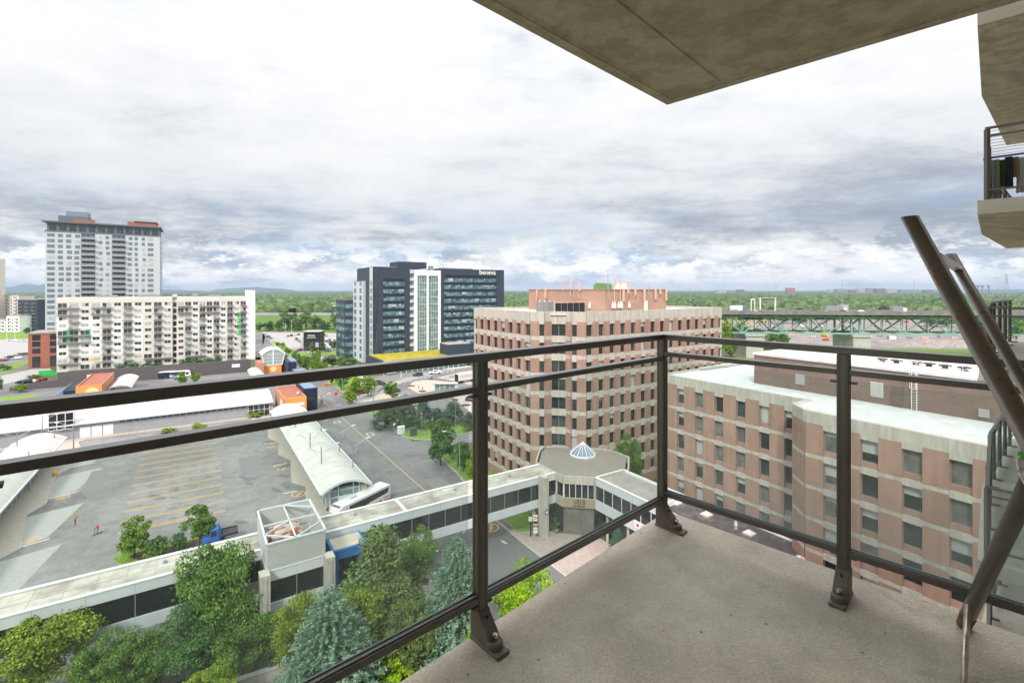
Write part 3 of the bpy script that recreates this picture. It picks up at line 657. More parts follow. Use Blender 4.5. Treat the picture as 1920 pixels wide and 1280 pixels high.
# antennas are things of their own, standing on or fixed to the penthouse
def antenna(u, v, z0, z1, panel, lab):
    t = thing('antenna', lab, 'antenna', U0 + u, V0 + v, z0, group='antennas on the office block roof')
    m = MB(); m.tube((0, 0, 0), (0, 0, z1 - z0), .085, n=6); m.obj('mast', M['antenna'] if panel else M['steel'], t)
    if panel:
        m = MB(); m.box(-.22, .22, -.30, -.06, (z1 - z0) - panel, (z1 - z0) + .1); m.obj('panel', M['antenna'], t)
def pu(px, v): return atv(px, V0 + v) - U0
k = 0
for px_, y0, y1, pn in ((1007, 563, 544, 1.6), (1023, 567, 541, 2.2), (1056, 545, 526, .9), (1070, 556, 524, 2.2), (1076, 578, 533, 0), (1086, 560, 531, 1.6), (1140, 562, 506, 0), (1152, 579, 525, 1.2), (1163, 572, 524, 1.0), (1168, 571, 544, 2.4), (1177, 557, 528, 2.6), (1190, 558, 540, 1.6), (1207, 564, 540, 2.8), (1216, 562, 537, 0), (1228, 562, 543, 2.2), (1237, 551, 543, 1.0), (1248, 563, 542, 2.6)):
    if px_ < 1110:                                   # chamfer face
        f = (px_ - 1000) / 110; u, v = 12.1 + max(0, f - .2) * 6.0, 20 - 13.5 * f
        best = None
        for q in np.linspace(0, 1, 200):
            uu, vv = (12.2, 26 - 16 * q / .75) if q < .75 else (12.2 + 5 * (q - .75) / .25, 10 - 4.8 * (q - .75) / .25)
            pt = W(U0 + uu, V0 + vv); e_ = abs(CX + F * pt.x / pt.y - px_)
            if best is None or e_ < best[0]: best = (e_, uu, vv)
        u, v = best[1] - .1, best[2]
    else: v = 4.9; u = pu(px_, v)
    antenna(u, v, max(35.4, hz(y0, U0 + u, V0 + v)), hz(y1, U0 + u, V0 + v), pn, '%s mobile antenna from the left along the office block roof, %s' % (nth(k), 'cream panel' if pn else 'bare pole')); k += 1
for i, px_ in enumerate((1049, 1055, 1060, 1065, 1087, 1149, 1153, 1160, 1164, 1166, 1180)):
    v = 4.75; u = pu(px_, v) if px_ > 1110 else None
    if u is None: u, v = (12.05, 21 - i * 1.9) if i < 4 else (15.0, 7.2)
    m = MB(); m.box(-.2, .2, -.15, .15, 0, .9); m.box(-.05, .05, -.1, .1, .9, 1.4)
    solo('radio_unit', m, M['signw'], '%s small white radio box from the left on the penthouse wall of the office block' % nth(i), 'radio unit', U0 + u, V0 + v, 36.1, group='white radio boxes on the penthouse')
m = MB(); m.box(-.5, .5, -.1, .1, 0, 2.2); solo('roof_door', m, M['panelw'], 'pale door standing in the penthouse wall of the office block', 'door', U0 + pu(1210, 5), V0 + 4.9, 35.3)

# ---- octagonal entrance pavilion with a glass pyramid
oc = [(50.2, 69.0), (54.2, 73.4), (56.5, 75.0), (62.5, 70.0), (65.6, 66.5), (65.6, 62.0), (61.0, 57.8), (53.9, 58.3), (50.2, 61.6)]
ou, ov = 58.0, 66.0
root = thing('entrance_pavilion', 'octagonal concrete entrance pavilion with glass doors and a flat brown roof', 'building', ou, ov)
ocl = [(u - ou, v - ov) for u, v in oc]; n = len(ocl)
conc, gl_ = MB(), MB()
for i in range(n):
    p, q = ocl[i], ocl[(i + 1) % n]; L_, d = side(p, q)
    if sum(ocl[j][0] * ocl[(j + 1) % n][1] - ocl[(j + 1) % n][0] * ocl[j][1] for j in range(n)) < 0: s_ = 1
    conc.obox(p, d, 0, L_, -.0, .25, 8.4, 9.7); conc.obox(p, d, 0, L_, -.0, .2, 4.6, 6.15)
m = MB(); m.prism([(x * .955, y * .955) for x, y in ocl], 4.7, 9.55, 0, 1); m.obj('roof', [M['glassd'], pm('pavilion_roof', (.235, .205, .18), .95, var=.2, scale=2.0, col2=(.28, .25, .22), bump=.3, bscale=12)], root)
conc.obj('fascia', M['conc'], root)
p, q = ocl[8], ocl[7]; L_, d = side(p, q); nout = (d[1], -d[0])
m = MB()
for i in range(6): m.obox(p, d, L_ / 5 * i - .05, L_ / 5 * i + .05, -.06, .2, 6.15, 8.4)
p8, q8 = ocl[0], ocl[8]; L8, d8 = side(p8, q8)
for i in range(5): m.obox(p8, d8, L8 / 4 * i - .05, L8 / 4 * i + .05, -.06, .2, 6.15, 8.4)
m.obj('mullion', M['whitetrim'], root)
m = MB(); m.obox(p, d, 0, L_, -.24, -.2, 4.62, 6.13); m.obj('sign_band', M['ochre'], root)
ang = math.atan2(d[1], d[0]); mid_ = (p[0] + d[0] * L_ * .52 - nout[0] * 0, p[1] + d[1] * L_ * .52)
text_obj('number_sign', '1010', .95, M['black'], root, (mid_[0] + nout[0] * .27, mid_[1] + nout[1] * .27, 5.55), (R(90), 0, ang), .03)
text_obj('street_sign', 'DE SÉRIGNY', .36, M['black'], root, (mid_[0] + nout[0] * .27, mid_[1] + nout[1] * .27, 4.9), (R(90), 0, ang), .03)
m = MB(); m.prism([(x * .80, y * .80) for x, y in ocl], 0, 4.7); m.obj('lobby_core', M['glassd'], root)
m = MB(); m.obox(p, d, 0, L_, .35, .45, 0, 4.6); g_ = m.obj('glass_front', M['glassn'], root)
for i in range(4):
    m = MB(); a = L_ * (.06 + .235 * i); b = a + L_ * .2
    for x0, x1, z0, z1 in ((a, b, 2.55, 2.7), (a, b, 0.05, .2), (a, a + .1, .2, 2.55), (b - .1, b, .2, 2.55), (a, b, 1.2, 1.3), ((a + b) / 2 - .05, (a + b) / 2 + .05, .2, 2.55), ((a + b) / 2 - .04, (a + b) / 2 + .04, 2.7, 4.55)): m.obox(p, d, x0, x1, .26, .34, z0, z1)
    m.obj('door', pm('door_frame_brown', (.22, .17, .13), .6), root)
m = MB()
m.obox(ocl[0], side(ocl[0], ocl[8])[1], 0, side(ocl[0], ocl[8])[0], .5, .6, 0, 4.6); m.obox(ocl[7], side(ocl[7], ocl[6])[1], 0, side(ocl[7], ocl[6])[0], .5, .6, 0, 4.6)
m.obj('side_glazing', M['glassm'], root)
# pyramid skylight
root = thing('pyramid_skylight', 'pointed octagonal glass skylight with white ribs on the pavilion roof', 'skylight', 59.7, 67.6, 9.56)
m = MB(); r0, hp = 2.35, 2.0
for i in range(8):
    a0, a1_ = R(22.5 + 45 * i), R(67.5 + 45 * i); m.add([(r0 * math.cos(a0), r0 * math.sin(a0), .35), (r0 * math.cos(a1_), r0 * math.sin(a1_), .35), (0, 0, hp + .35)], [(0, 1, 2)])
m.obj('glass', pm('skylight_glass', (.14, .19, .27), .1, var=0, spec=.8), root)
m = MB(); m.lathe([(r0 + .12, 0), (r0 + .12, .36), (r0 - .1, .36)], n=8); m.v = [(x * math.cos(R(22.5)) - y * math.sin(R(22.5)), x * math.sin(R(22.5)) + y * math.cos(R(22.5)), zz) for x, y, zz in m.v]
for i in range(16):
    a0 = R(22.5 * i); rr_ = r0 if i % 2 else r0 * math.cos(R(22.5)); m.bar((rr_ * math.cos(a0), rr_ * math.sin(a0), .38), (0, 0, hp + .40), .10 if i % 2 else .06, .08)
m.obj('rib', M['whitetrim'], root)

# ---- annex: same height, runs from the pavilion towards the pink block
def strip_wall(root, p, q, z, mats=None, doors=False, nm=True, bay=2.0, wallz0=None):
    """tube-like cladding: fascia, ribbon window with mullions, lower fascia"""
    z0, z1, z2, z3 = z; L_, d = side(p, q); m = MB()
    m.obox(p, d, 0, L_, -.02, .25, z2, z3); m.obox(p, d, 0, L_, -.02, .25, z0, z1); m.obox(p, d, 0, L_, -.08, .3, z3, z3 + .12, 1)
    k = max(1, round(L_ / 4)); 
    for i in range(1, k): m.obox(p, d, L_ / k * i - .015, L_ / k * i + .015, -.024, .0, z2, z3, 2); m.obox(p, d, L_ / k * i - .015, L_ / k * i + .015, -.024, .0, z0, z1, 2)
    m.obj('fascia', [M['panel'], M['whitetrim'], M['grey']], root)
    m = MB(); m.obox(p, d, 0, L_, .14, .2, z1, z2); m.obj('ribbon_window', M['glassd'], root)
    m = MB(); k = max(1, round(L_ / bay))
    for i in range(k + 1): m.obox(p, d, min(max(L_ / k * i - .04, 0), L_ - .08), min(max(L_ / k * i + .04, .08), L_), .08, .15, z1, z2)
    m.obj('mullion', M['grey'] if bay > 1.9 else M['whitetrim'], root)
root = thing('annex', 'low annex with pale and dark tar roofs joining the entrance pavilion', 'building', 54, 30)
strip_wall(root, (0, 28.2), (0, -8), (4.5, 6.1, 8.4, 9.6), bay=1.9)
m = MB(); m.box(.25, 6.2, 15.8, 28.0, 4.6, 9.35); m.box(.25, 7.3, -8, 15.6, 4.6, 9.0, 1); m.obj('roof', [M['flatroof'], M['darkroof']], root)
m = MB(); m.box(.25, 6.4, 15.6, 15.85, 9.0, 9.72); m.box(6.2, 6.45, 15.6, 28.2, 4.6, 9.72); m.box(.2, 6.45, 28.0, 28.25, 4.6, 9.72); m.box(.2, .3, 15.7, 28, 9.5, 9.73); m.box(7.3, 7.5, -8, 15.6, 8.7, 9.2); m.obj('parapet', M['whitetrim'], root)
m = MB(); m.box(1.5, 7.2, -8, 27.5, 0, 4.55); m.obj('ground_floor', M['glassm'], root)
m = MB()
for i in range(8): m.tube((.6, 26 - i * 4.4, 0), (.6, 26 - i * 4.4, 4.5), .22, n=10)
m.obj('column', M['concl'], root)
for i, (px_, py_) in enumerate(((1268, 940), (1325, 963), (1405, 998), (1500, 1047))):
    u, v = G(px_, py_, 9.2); t = thing('roof_skylight', '%s square plastic dome skylight from the left on the dark tar roof' % nth(i), 'skylight', u, v, 9.0, group='dome skylights on the tar roof')
    m = MB(); m.box(-.6, .6, -.6, .6, 0, .22); m.obj('kerb', M['antenna'] if i else M['cream'], t)
    m = MB(); m.add([(-.55, -.55, .22), (.55, -.55, .22), (.55, .55, .22), (-.55, .55, .22), (0, 0, .62)], [(0, 1, 4), (1, 2, 4), (2, 3, 4), (3, 0, 4)]); m.obj('dome', pm('dome_plastic', (.6, .58, .56), .25, spec=.6), t)
u, v = G(1380, 988, 9.2); m = MB(); m.lathe([(.28, 0), (.18, .35), (.3, .4), (.2, .6), (.3, .65), (.16, .9), (.22, .95), (.0, 1.05)], n=14)
solo('roof_vent', m, M['steel'], 'silver tiered roof vent between two dome skylights on the dark tar roof', 'vent', u, v, 9.0)

# ---- the nearer brick office block
U0, V0 = 58.4, 0.0
root = thing('low_office_block', 'six-storey pink brick office block with a white membrane roof and brown penthouse', 'building', U0, V0)
rows = [(24.4 - 3.56 * k, 22.1 - 3.56 * k) for k in range(6)]
conc, bri, wins = MB(), MB(), []
spec = (.58, 1.02, 1, .16)
f1 = 5.6
facade(conc, bri, wins, (f1, 52), (f1, 30.2), [('b', 2.2), ('w', 1.35)] + [('b', 2.0), ('w', 1.45)] * 5 + [('b', 1.6)], rows, 26.3, 0, spec)
facade(conc, bri, wins, (f1, 30.2), (2.0, 30.2), [('b', 1)], rows, 26.3, 0, spec)
facade(conc, bri, wins, (2.0, 30.2), (0, 27.9), [('b', 1)], rows, 26.3, 0, spec)
facade(conc, bri, wins, (0, 27.9), (0, 0.5), [('b', 1.8)] + [('w', 1.55), ('b', 1.9)] * 7 + [('b', .5)], rows, 26.3, 0, spec)
m = MB(); m.prism([(f1 + .5, 51.5), (f1 + .5, 29.6), (.5, 27.6), (.5, 1), (40, 1), (40, 51.5)], .05, 25.4); m.obj('core', M['black'], root)
conc.obox((40.3, 52), (-1, 0), 0, 40.3 - f1, -.3, .3, 0, 26.3); conc.obox((0, .5), (1, 0), 0, 40, -.3, .3, 0, 26.3); conc.obox((40.3, .5), (0, 1), 0, 51.5, -.3, .3, 0, 26.3)
conc.obj('concrete_bands', M['conc'], root); bri.obj('brick_piers', M['brick'], root); JN.obj('panel_joint', M['grey'], root); JN = MB()
m = MB(); m.prism([(f1 + .32, 51.7), (f1 + .32, 29.9), (2.2, 29.9), (.3, 27.7), (.3, .8), (40, .8), (40, 51.7)], 25.45, 26.22); m.obj('roof', M['whiteroof'], root)
m = MB(); m.box(f1 + 8, 40, 51.2, 51.9, 26.3, 26.7); m.box(f1, f1 + 14, 51.75, 52.0, 26.3, 26.5); m.obj('parapet', M['concl'], root)
place_windows(root, wins, (U0, V0), blind=.45, glass=[M['glassm'], M['glassn'], M['glassn'], M['glassd']])
m = MB(); m.box(10.6, 24.0, -2, 40.3, 26.22, 30.4); m.box(10.45, 24.2, -2.2, 40.5, 30.4, 30.7, 1); m.obj('penthouse', [M['brickb'], M['whiteroof']], root)
def rp(px, py): u_, v_ = G(px, py, 28.5); return atu(px, 58.4 + 10.5)
for a, b, y0, y1 in ((1491, 1509, 700, 722), (1834, 1856, 765, 784)):
    va, vb = atu(a, 68.9), atu(b, 68.9); z0, z1 = hz(y1, 68.9, vb), hz(y0, 68.9, va)
    m = MB(); m.box(10.50, 10.58, vb, va, z0, z1)
    k_ = 9
    for j in range(k_): m.box(10.42, 10.54, vb + .05, va - .05, z0 + (z1 - z0) * (j + .1) / k_, z0 + (z1 - z0) * (j + .55) / k_, 1)
    m.obj('louvre', [M['grey'], M['louver']], root)
va, vb = atu(1672, 68.9), atu(1692, 68.9); m = MB(); m.box(10.48, 10.6, vb, va, 26.25, 28.5); m.obj('door', pm('brown_door', (.12, .10, .085), .6), root)
va, vb = atu(1632, 68.9), atu(1656, 68.9); m = MB(); m.box(10.48, 10.6, vb, va, 27.0, 28.8); m.obj('vent_panel', M['concl'], root)
# caged ladder, fans and guard rail on the penthouse
v_ = atu(1714, 68.6)
t = thing('roof_ladder', 'white caged steel ladder climbing the brown penthouse wall', 'ladder', U0 + 10.2, v_, 26.2)
m = MB()
for s_ in (-.25, .25): m.bar((0, s_, 0), (0, s_, 5.6), .05, .05)
for j in range(17): m.bar((0, -.25, .3 + j * .3), (0, .25, .3 + j * .3), .03, .03)
m.obj('rungs', M['whitetrim'], t)
m = MB()
for j in range(5):
    pts = [(-.75 * math.sin(math.pi * q / 8), -.38 * math.cos(math.pi * q / 8), 2.6 + j * .75) for q in range(9)]; m.path(pts, .02, 5)
for q in (2, 4, 6): m.bar((-.75 * math.sin(math.pi * q / 8), -.38 * math.cos(math.pi * q / 8), 2.6), (-.75 * math.sin(math.pi * q / 8), -.38 * math.cos(math.pi * q / 8), 5.6), .03, .03)
m.obj('cage', M['whitetrim'], t)
for i, (px_, py_) in enumerate(((1654, 678), (1681, 681), (1717, 684), (1742, 687), (1772, 691), (1808, 695))):
    u, v = G(px_, py_, 30.7); m = MB(); m.lathe([(.28, 0), (.28, .25), (.62, .3), (.62, .42), (.3, .5)], n=14)
    solo('roof_fan', m, pm('fan_brown', (.07, .055, .05), .6), '%s dark mushroom fan from the left on the white penthouse roof' % nth(i), 'roof fan', u, v, 30.7, group='roof fans on the penthouse')
t = thing('guard_rail', 'thin white guard rail around the fans on the penthouse roof', 'guard rail', U0 + 11.2, 15, 30.7)
m = MB(); g0, g1 = atu(1645, 69.6) - 15, atu(1805, 69.6) - 15
for zz in (.55, 1.05): m.bar((0, g0, zz), (0, g1, zz), .035, .035); m.bar((0, g0, zz), (1.8, g0, zz), .035, .035); m.bar((0, g1, zz), (1.8, g1, zz), .035, .035)
m.obj('rail', M['whitetrim'], t); m = MB()
for j in range(8): yy = g0 + (g1 - g0) * j / 7; m.bar((0, yy, 0), (0, yy, 1.05), .035, .035)
m.obj('post', M['whitetrim'], t)

# ---- enclosed footbridge
root = thing('covered_footbridge', 'long enclosed grey footbridge with a stained pale roof and dark ribbon windows', 'footbridge', -60, 63.5)
e0 = 110.2
strip_wall(root, (0, 0), (66.3, 0), (4.6, 5.9, 8.4, 9.5), bay=4)
strip_wall(root, (72.3, 0), (e0, 0), (4.6, 5.9, 8.4, 9.5), bay=2.6)
strip_wall(root, (e0, 4.7), (0, 4.7), (4.6, 5.9, 8.4, 9.5), bay=4)
m = MB(); m.box(0, e0, .22, 4.45, 9.2, 9.42); m.box(0, e0, .3, 4.4, 4.75, 4.9)
for u in (41.5, 84.0): m.box(u, u + .35, .2, 4.45, 9.42, 9.6, 1)
m.obj('roof', [M['tuberoof'], M['whitetrim']], root)
m = MB()
for i in range(44): m.box(1.2 + i * 2.5, 1.24 + i * 2.5, .25, 4.4, 9.42, 9.435)
m.box(.5, e0 - .5, 2.2, 2.26, 9.42, 9.437); m.obj('roof_seam', M['grey'], root)
for i_, u_ in enumerate((12, 33, 57, 78, 93, 103)):
    m = MB(); m.lathe([(.22, 0), (.22, .12), (.12, .3), (.0, .32)], (u_, 3.1, 9.42), 10); m.obj('roof_drain', M['grey'], root)
m = MB()
for i in range(26):
    x = 1 + i * 4.2
    if 60 < x < 74: continue
    m.bar((x, .5, 5.9), (x + 2.1, .5, 8.4), .16, .16); m.bar((x + 4.2, .5, 5.9), (x + 2.1, .5, 8.4), .16, .16)
m.obj('truss', M['grey'], root)
def pillar(u, v, lab, z=9.9, w=1.0, d=1.5):
    m = MB(); m.prism([(-w / 2, -d / 2), (w / 2, -d / 2), (w / 2, d / 2), (-w / 2, d / 2)], 0, z)
    m.box(-w * .2, w * .2, -d / 2 - .08, d / 2 + .08, 0, z - .2)
    solo('concrete_pillar', m, M['conc'], lab, 'pillar', u, v, group='pillars of the footbridge')
pillar(46.9, 62.6, 'tall concrete pillar of the footbridge with a blue sign, beside the pavilion entrance')
pillar(6.0, 57.4, 'concrete pillar at the left front corner of the louvred plant box')
pillar(12.6, 57.4, 'concrete pillar at the right front corner of the louvred plant box')
for i, u in enumerate((-40, -20, 26)): pillar(u, 65.5, 'concrete pillar under the footbridge, %s' % ['far left among the trees', 'left among the trees', 'beside the driveway under the bridge'][i], 4.7)
m = MB(); m.box(-.35, .35, -.03, .0, -.4, .4); m.box(-.18, .18, -.04, .0, -.2, .2, 1)
solo('blue_wall_sign', m, [M['blue'], M['signw']], 'small blue square sign with a white symbol on the pillar by the entrance', 'sign', 46.9, 61.78, 4.4)

# louvred plant box on the footbridge
root = thing('plant_box', 'open-topped louvred plant enclosure on a projecting bay of the footbridge', 'plant enclosure', 9.2, 58)
strip_wall(root, (-2.9, 0), (3.1, 0), (4.6, 6.1, 8.5, 9.6), bay=3)
strip_wall(root, (-2.9, 5.5), (-2.9, 0), (4.6, 6.1, 8.5, 9.6), bay=3); strip_wall(root, (3.1, 0), (3.1, 5.5), (4.6, 6.1, 8.5, 9.6), bay=3)
m = MB(); m.box(-2.7, 2.9, .2, 9.4, 9.3, 9.5); m.obj('floor', M['flatroof'], root)
for (a, b, nm) in (((-2.9, 0), (3.1, 0), 'l'), ((3.1, 0), (3.1, 9.5), 'l'), ((3.1, 9.5), (-2.9, 9.5), 'l'), ((-2.9, 9.5), (-2.9, 0), 'l')):
    L_, d = side(a, b); m = MB(); m.obox(a, d, 0, L_, .04, .10, 9.72, 12.5)
    for j in range(16): m.obox(a, d, .05, L_ - .05, -.04, .05, 9.74 + j * .172, 9.74 + j * .172 + .11)
    m.obj('louvre_wall', M['louver'], root)
m = MB()
for a, b in (((-2.9, 0), (3.1, 0)), ((3.1, 0), (3.1, 9.5)), ((3.1, 9.5), (-2.9, 9.5)), ((-2.9, 9.5), (-2.9, 0)), ((0, 0), (0, 9.5)), ((-2.9, 4.7), (3.1, 4.7)), ((-2.9, 2.4), (0, 0)), ((3.1, 7), (0, 9.5)), ((-2.9, 2.4), (0, 4.7)), ((3.1, 2.4), (0, .1))): m.bar((*a, 12.55), (*b, 12.55), .22 if a[0] in (-2.9, 3.1) and b[0] in (-2.9, 3.1) and a != (-2.9, 4.7) else .14, .18)
m.obj('top_frame', M['panel'], root)
m = MB(); m.box(-2.0, 1.2, 3.5, 6.8, 9.5, 11.4); m.box(-1.6, .9, 3.8, 6.4, 11.4, 11.6); m.box(.5, 2.5, 1.2, 2.6, 9.5, 10.6); m.obj('cooling_unit', M['rust'], root)
# blue mural hut
root = thing('mural_hut', 'small blue painted hut with a pale roof, tucked beside the footbridge', 'hut', 13.6, 60.0)
m = MB(); m.box(0, 4.0, 0, 3.4, 0, 8.4); m.obj('wall', [M['blue']], root)
m = MB(); m.box(-.08, 4.08, -.08, 3.44, 8.4, 8.75); m.box(.2, 3.8, .2, 3.2, 8.75, 8.8, 1); m.obj('roof', [M['blue'], M['antenna'] if False else pm('hut_roof', (.47, .41, .33), .9)], root)
m = MB(); m.box(.7, 3.0, -.05, .0, 5.2, 7.6); m.obj('window', M['glassd'], root)
m = MB(); m.box(4.0, 8.6, 1.4, 3.3, 3.2, 7.0); m.obj('mural_wall', M['lblue'], root)
# ================================================================== dark glass office building with the logo
U0, V0 = 77.8, 254.1
ben = root = thing('glass_office_building', 'tall charcoal and glass office building with horizontal window bands and a white logo', 'building', U0, V0)
ZB = 52.1; ST = 4.02
def bands(root, u0, u1, v, zt, n, face=-1):
    for k in range(n + 1):
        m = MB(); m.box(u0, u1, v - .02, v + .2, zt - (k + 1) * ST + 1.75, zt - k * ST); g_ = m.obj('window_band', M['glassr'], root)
        m = MB(); m.box(u0, u1, v - .12, v + .2, zt - k * ST, zt + 1.75 - k * ST); m.obj('spandrel_band', M['navy'], root)
        m = MB(); q_ = random.Random(k * 7 + int(u0))
        for i in range(int((u1 - u0) / 2.9)):
            if q_.random() < .38: a_ = u0 + .1 + i * 2.9; m.box(a_, a_ + 1.4 + 1.4 * (q_.random() < .4), v - .035, v - .022, zt - k * ST - .3 - 1.5 * q_.random(), zt - k * ST)
        if m.f: b_ = m.obj('blind', M['glassb'], g_); b_['kind'] = 'stuff'
    m = MB()
    for i in range(int((u1 - u0) / 1.45) + 1): m.box(u0 + i * 1.45, u0 + i * 1.45 + .07, v - .06, v - .01, 3, zt)
    m.obj('mullion', M['navy'], root)
m = MB()
m.box(0, 5.6, 0, 30, 0, ZB); m.box(5.6, 17.6, .4, 30, 0, ZB - .0); m.box(17.6, 20.6, 0, 30, 0, ZB)
m.box(5.6, 17.6, 0, .4, ZB - 6.2, ZB - .05); 
m.box(39, 41.2, -.1, 30, 0, ZB); m.box(76.5, 81.9, -.1, 30, 0, ZB); m.box(41.2, 76.5, -.1, .5, ZB - 3.7, ZB - .05); m.box(41.2, 76.5, .5, 30, 0, ZB - .06)
m.obj('dark_cladding', M['dark'], root)
bands(root, 5.6, 17.6, .25, ZB - 7.8, 9); bands(root, 41.2, 76.5, .3, ZB - 5.4, 9)
m = MB(); m.box(20.6, 39, 1.0, 29, 0, ZB - 1.6); m.obj('atrium_core', M['glasst'], root)
m = MB(); m.box(24.8, 37.9, .3, .9, 3, ZB - 4.2); m.obj('atrium_glazing', M['glassg'], root)
m = MB()
for a, b in ((23.2, 24.9), (30.6, 31.6), (37.6, 39.0)): m.box(a, b, -.3, .95, 0, ZB - 1.2)
m.box(23.2, 39.0, -.28, .95, ZB - 4.2, ZB - 1.25)
for k in range(11): m.box(20.6, 23.1, .1, .95, ZB - 3.2 - k * ST, ZB - 1.6 - k * ST, 1)
m.obj('white_frame', [M['whitest'], M['panelb']], root)
m = MB()
for k in range(12): m.box(24.9, 37.6, .18, .3, ZB - 4.3 - k * ST, ZB - 4.1 - k * ST)
for i in range(1, 9): m.box(24.9 + i * 1.42, 24.98 + i * 1.42, .2, .31, 3, ZB - 4.2)
m.obj('atrium_mullion', M['panelw'], root)
m = MB()
for k in range(10):
    for x in (25.2, 31.9): m.bar((x, .22, ZB - 8.3 - k * ST), (x + 5, .22, ZB - 5.6 - k * ST), .12, .5)
m.obj('stair', M['grey'], root)
# left side face: white panels with strip glazing, stepping back
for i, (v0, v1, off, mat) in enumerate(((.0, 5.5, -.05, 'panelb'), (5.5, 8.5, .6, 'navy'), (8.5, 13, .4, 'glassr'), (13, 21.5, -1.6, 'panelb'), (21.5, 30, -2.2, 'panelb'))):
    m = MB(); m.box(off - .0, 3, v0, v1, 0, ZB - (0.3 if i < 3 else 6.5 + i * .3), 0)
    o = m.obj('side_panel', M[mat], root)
    if mat == 'panelb':
        m = MB(); w_ = v1 - v0
        for k in range(11): m.box(off - .06, off + .1, v0 + w_ * .25, v1 - w_ * .3, 2 + k * ST, 4.6 + k * ST)
        m.obj('side_window', M['glasst'], root)
m = MB(); m.box(-7, 3, 30, 50, 0, 34); 
for k in range(7): m.box(-7.1, -6.9, 30.4, 49.6, 3 + k * 4.4, 5.2 + k * 4.4, 1)
for k in range(7): m.box(-6.6, -.5, 29.9, 30.1, 3 + k * 4.4, 5.2 + k * 4.4, 1)
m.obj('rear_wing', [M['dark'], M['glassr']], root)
m = MB(); m.box(16, 33, 6, 20, ZB, ZB + 3.6); m.box(3, 14, 4, 12, ZB, ZB + .5, 1); m.box(42, 62, 4, 14, ZB, ZB + .6, 1); m.box(34, 36, 3, 6, ZB - 1.5, ZB + 1.5, 1); m.obj('roof_plant', [M['dark'], M['grey']], root)
text_obj('logo_sign', 'beneva', 4.1, M['signw'], root, (70.0, -.16, ZB - 1.7), (R(90), 0, 0), .06)
# podium with a flowering green roof and a dark box
root = thing('green_roof_podium', 'low podium with a yellow flowering green roof in front of the charcoal office building', 'building', 73.6, 224)
m = MB(); m.box(0, 44, 0, 28, 0, 6.0); m.obj('wall', M['dark'], root)
m = MB(); m.box(1.2, 43, 1, 27, 6.0, 6.3); m.obj('green_roof', M['sedum'], root)
m = MB(); m.box(0, 44, -.2, .0, .4, 3.6); m.obj('shopfront_glazing', M['glassg'], root)
m = MB()
for i in range(16): m.box(i * 2.8, i * 2.8 + .25, -.3, -.2, .0, 3.8)
m.box(0, 44.2, -.5, 0, 5.3, 6.15); m.obj('mullion', M['panelw'], root)
t = thing('cladding_box', 'dark charcoal stair box standing on the low podium beside the glass building', 'building', 108, 226.0)
m = MB(); m.box(0, 13, 0, 10, 0, 11.6); m.obj('wall', M['dark'], t); m = MB(); m.box(-.1, 13.1, -.1, 10.1, 11.6, 11.9); m.obj('roof', M['flatroof'], t)

# ================================================================== white and green apartment slab
U0, V0 = -56.5, 314.0
root = thing('apartment_slab', 'long ten-storey white and cream apartment block with green panels and rows of balconies', 'building', U0, V0)
HT = 36.1; LB = 45.5; rx0 = 47.6; RB = 84.4; st = 3.36; NR = 10
m = MB(); m.box(0, LB, .0, 15, 0, HT - .3); m.box(LB, rx0, 1.2, 14, 0, HT - 1.0); m.box(rx0, RB, .0, 15, 0, HT - .3); m.box(-.05, LB + .05, -.1, 15.1, HT - 2.4, HT); m.box(rx0 - .05, RB, -.1, 15.1, HT - 2.4, HT)
m.obj('wall', M['cream'], root)
m = MB(); m.box(RB - 4.2, RB + .2, -.25, 3.0, 0, HT - .1); m.box(RB - 3.5, RB + .4, 3.0, 19.5, 0, HT + 3.6); m.obj('stair_tower', M['whitest'], root)
m = MB(); m.box(LB + .3, rx0 - .3, 1.1, 1.25, 1, HT - 3)
for k in range(11): m.box(LB, rx0, 1.05, 1.3, 3.0 + k * st, 3.9 + k * st, 1)
m.obj('stair_glazing', [M['glassd'], M['cream']], root)
m = MB(); m.box(.3, RB - 5, .3, 14.7, HT - .28, HT - .1); m.obj('roof', M['whiteroof'], root)
m = MB()
for x, y, a, b, c in ((14, 6, 8, 3, 1.2), (30, 7, 10, 4, 1.4), (54, 6, 3, 3, 1.8), (62, 5, 6, 3, 1.0)): m.box(x, x + a, y, y + b, HT - .1, HT + c)
m.obj('roof_plant', M['grey'], root)
# bay patterns: w window, b balcony. left block 12 bays, right block 11 bays
patL = 'wbwwbwbwwbw'.replace('', '')[:11]; patR = 'wbwbwbwbwb'
rgb = random.Random(3)
win, bal = [], []
white = MB(); grn = MB()
def bays(x0, x1, pat, blk):
    bw = (x1 - x0) / len(pat)
    for r_ in range(NR):
        zt = HT - 2.6 - r_ * st
        for i, c in enumerate(pat):
            a = x0 + i * bw
            isb = (c == 'b') or (r_ < 2 and i in (0, 3, 4)) or (r_ > 7 and rgb.random() < .35)
            if blk == 'L' and r_ in (4, 5) and i < 3: isb = True
            if blk == 'L' and 2 <= r_ <= 7 and i <= 7 and not isb: white.box(a, a + bw, -.06, .02, zt - st + .95, zt + .5 if r_ > 2 else zt + .1)
            if blk == 'L' and 2 <= r_ <= 7 and i <= 7 and isb and i in (0,): white.box(a, a + .5, -.06, .02, zt - st + .95, zt + .5)
            if blk == 'R' and 2 <= r_ <= 5 and 2 <= i <= 6 and not isb: white.box(a, a + bw, -.06, .02, zt - st + .95, zt + .5)
            if (blk == 'L' and r_ in (4, 5) and i < 3) or (blk == 'R' and 2 <= r_ <= 5 and i >= 8): grn.box(a + (.1 if i % 2 else bw * .55), a + bw * (.45 if i % 2 else 1.02), -.07, .03, zt - st + .95, zt + .4)
            if isb: bal.append((a, bw, zt))
            win.append((a + bw * (.1 if isb else .2), bw * (.78 if isb else .62), zt, isb))
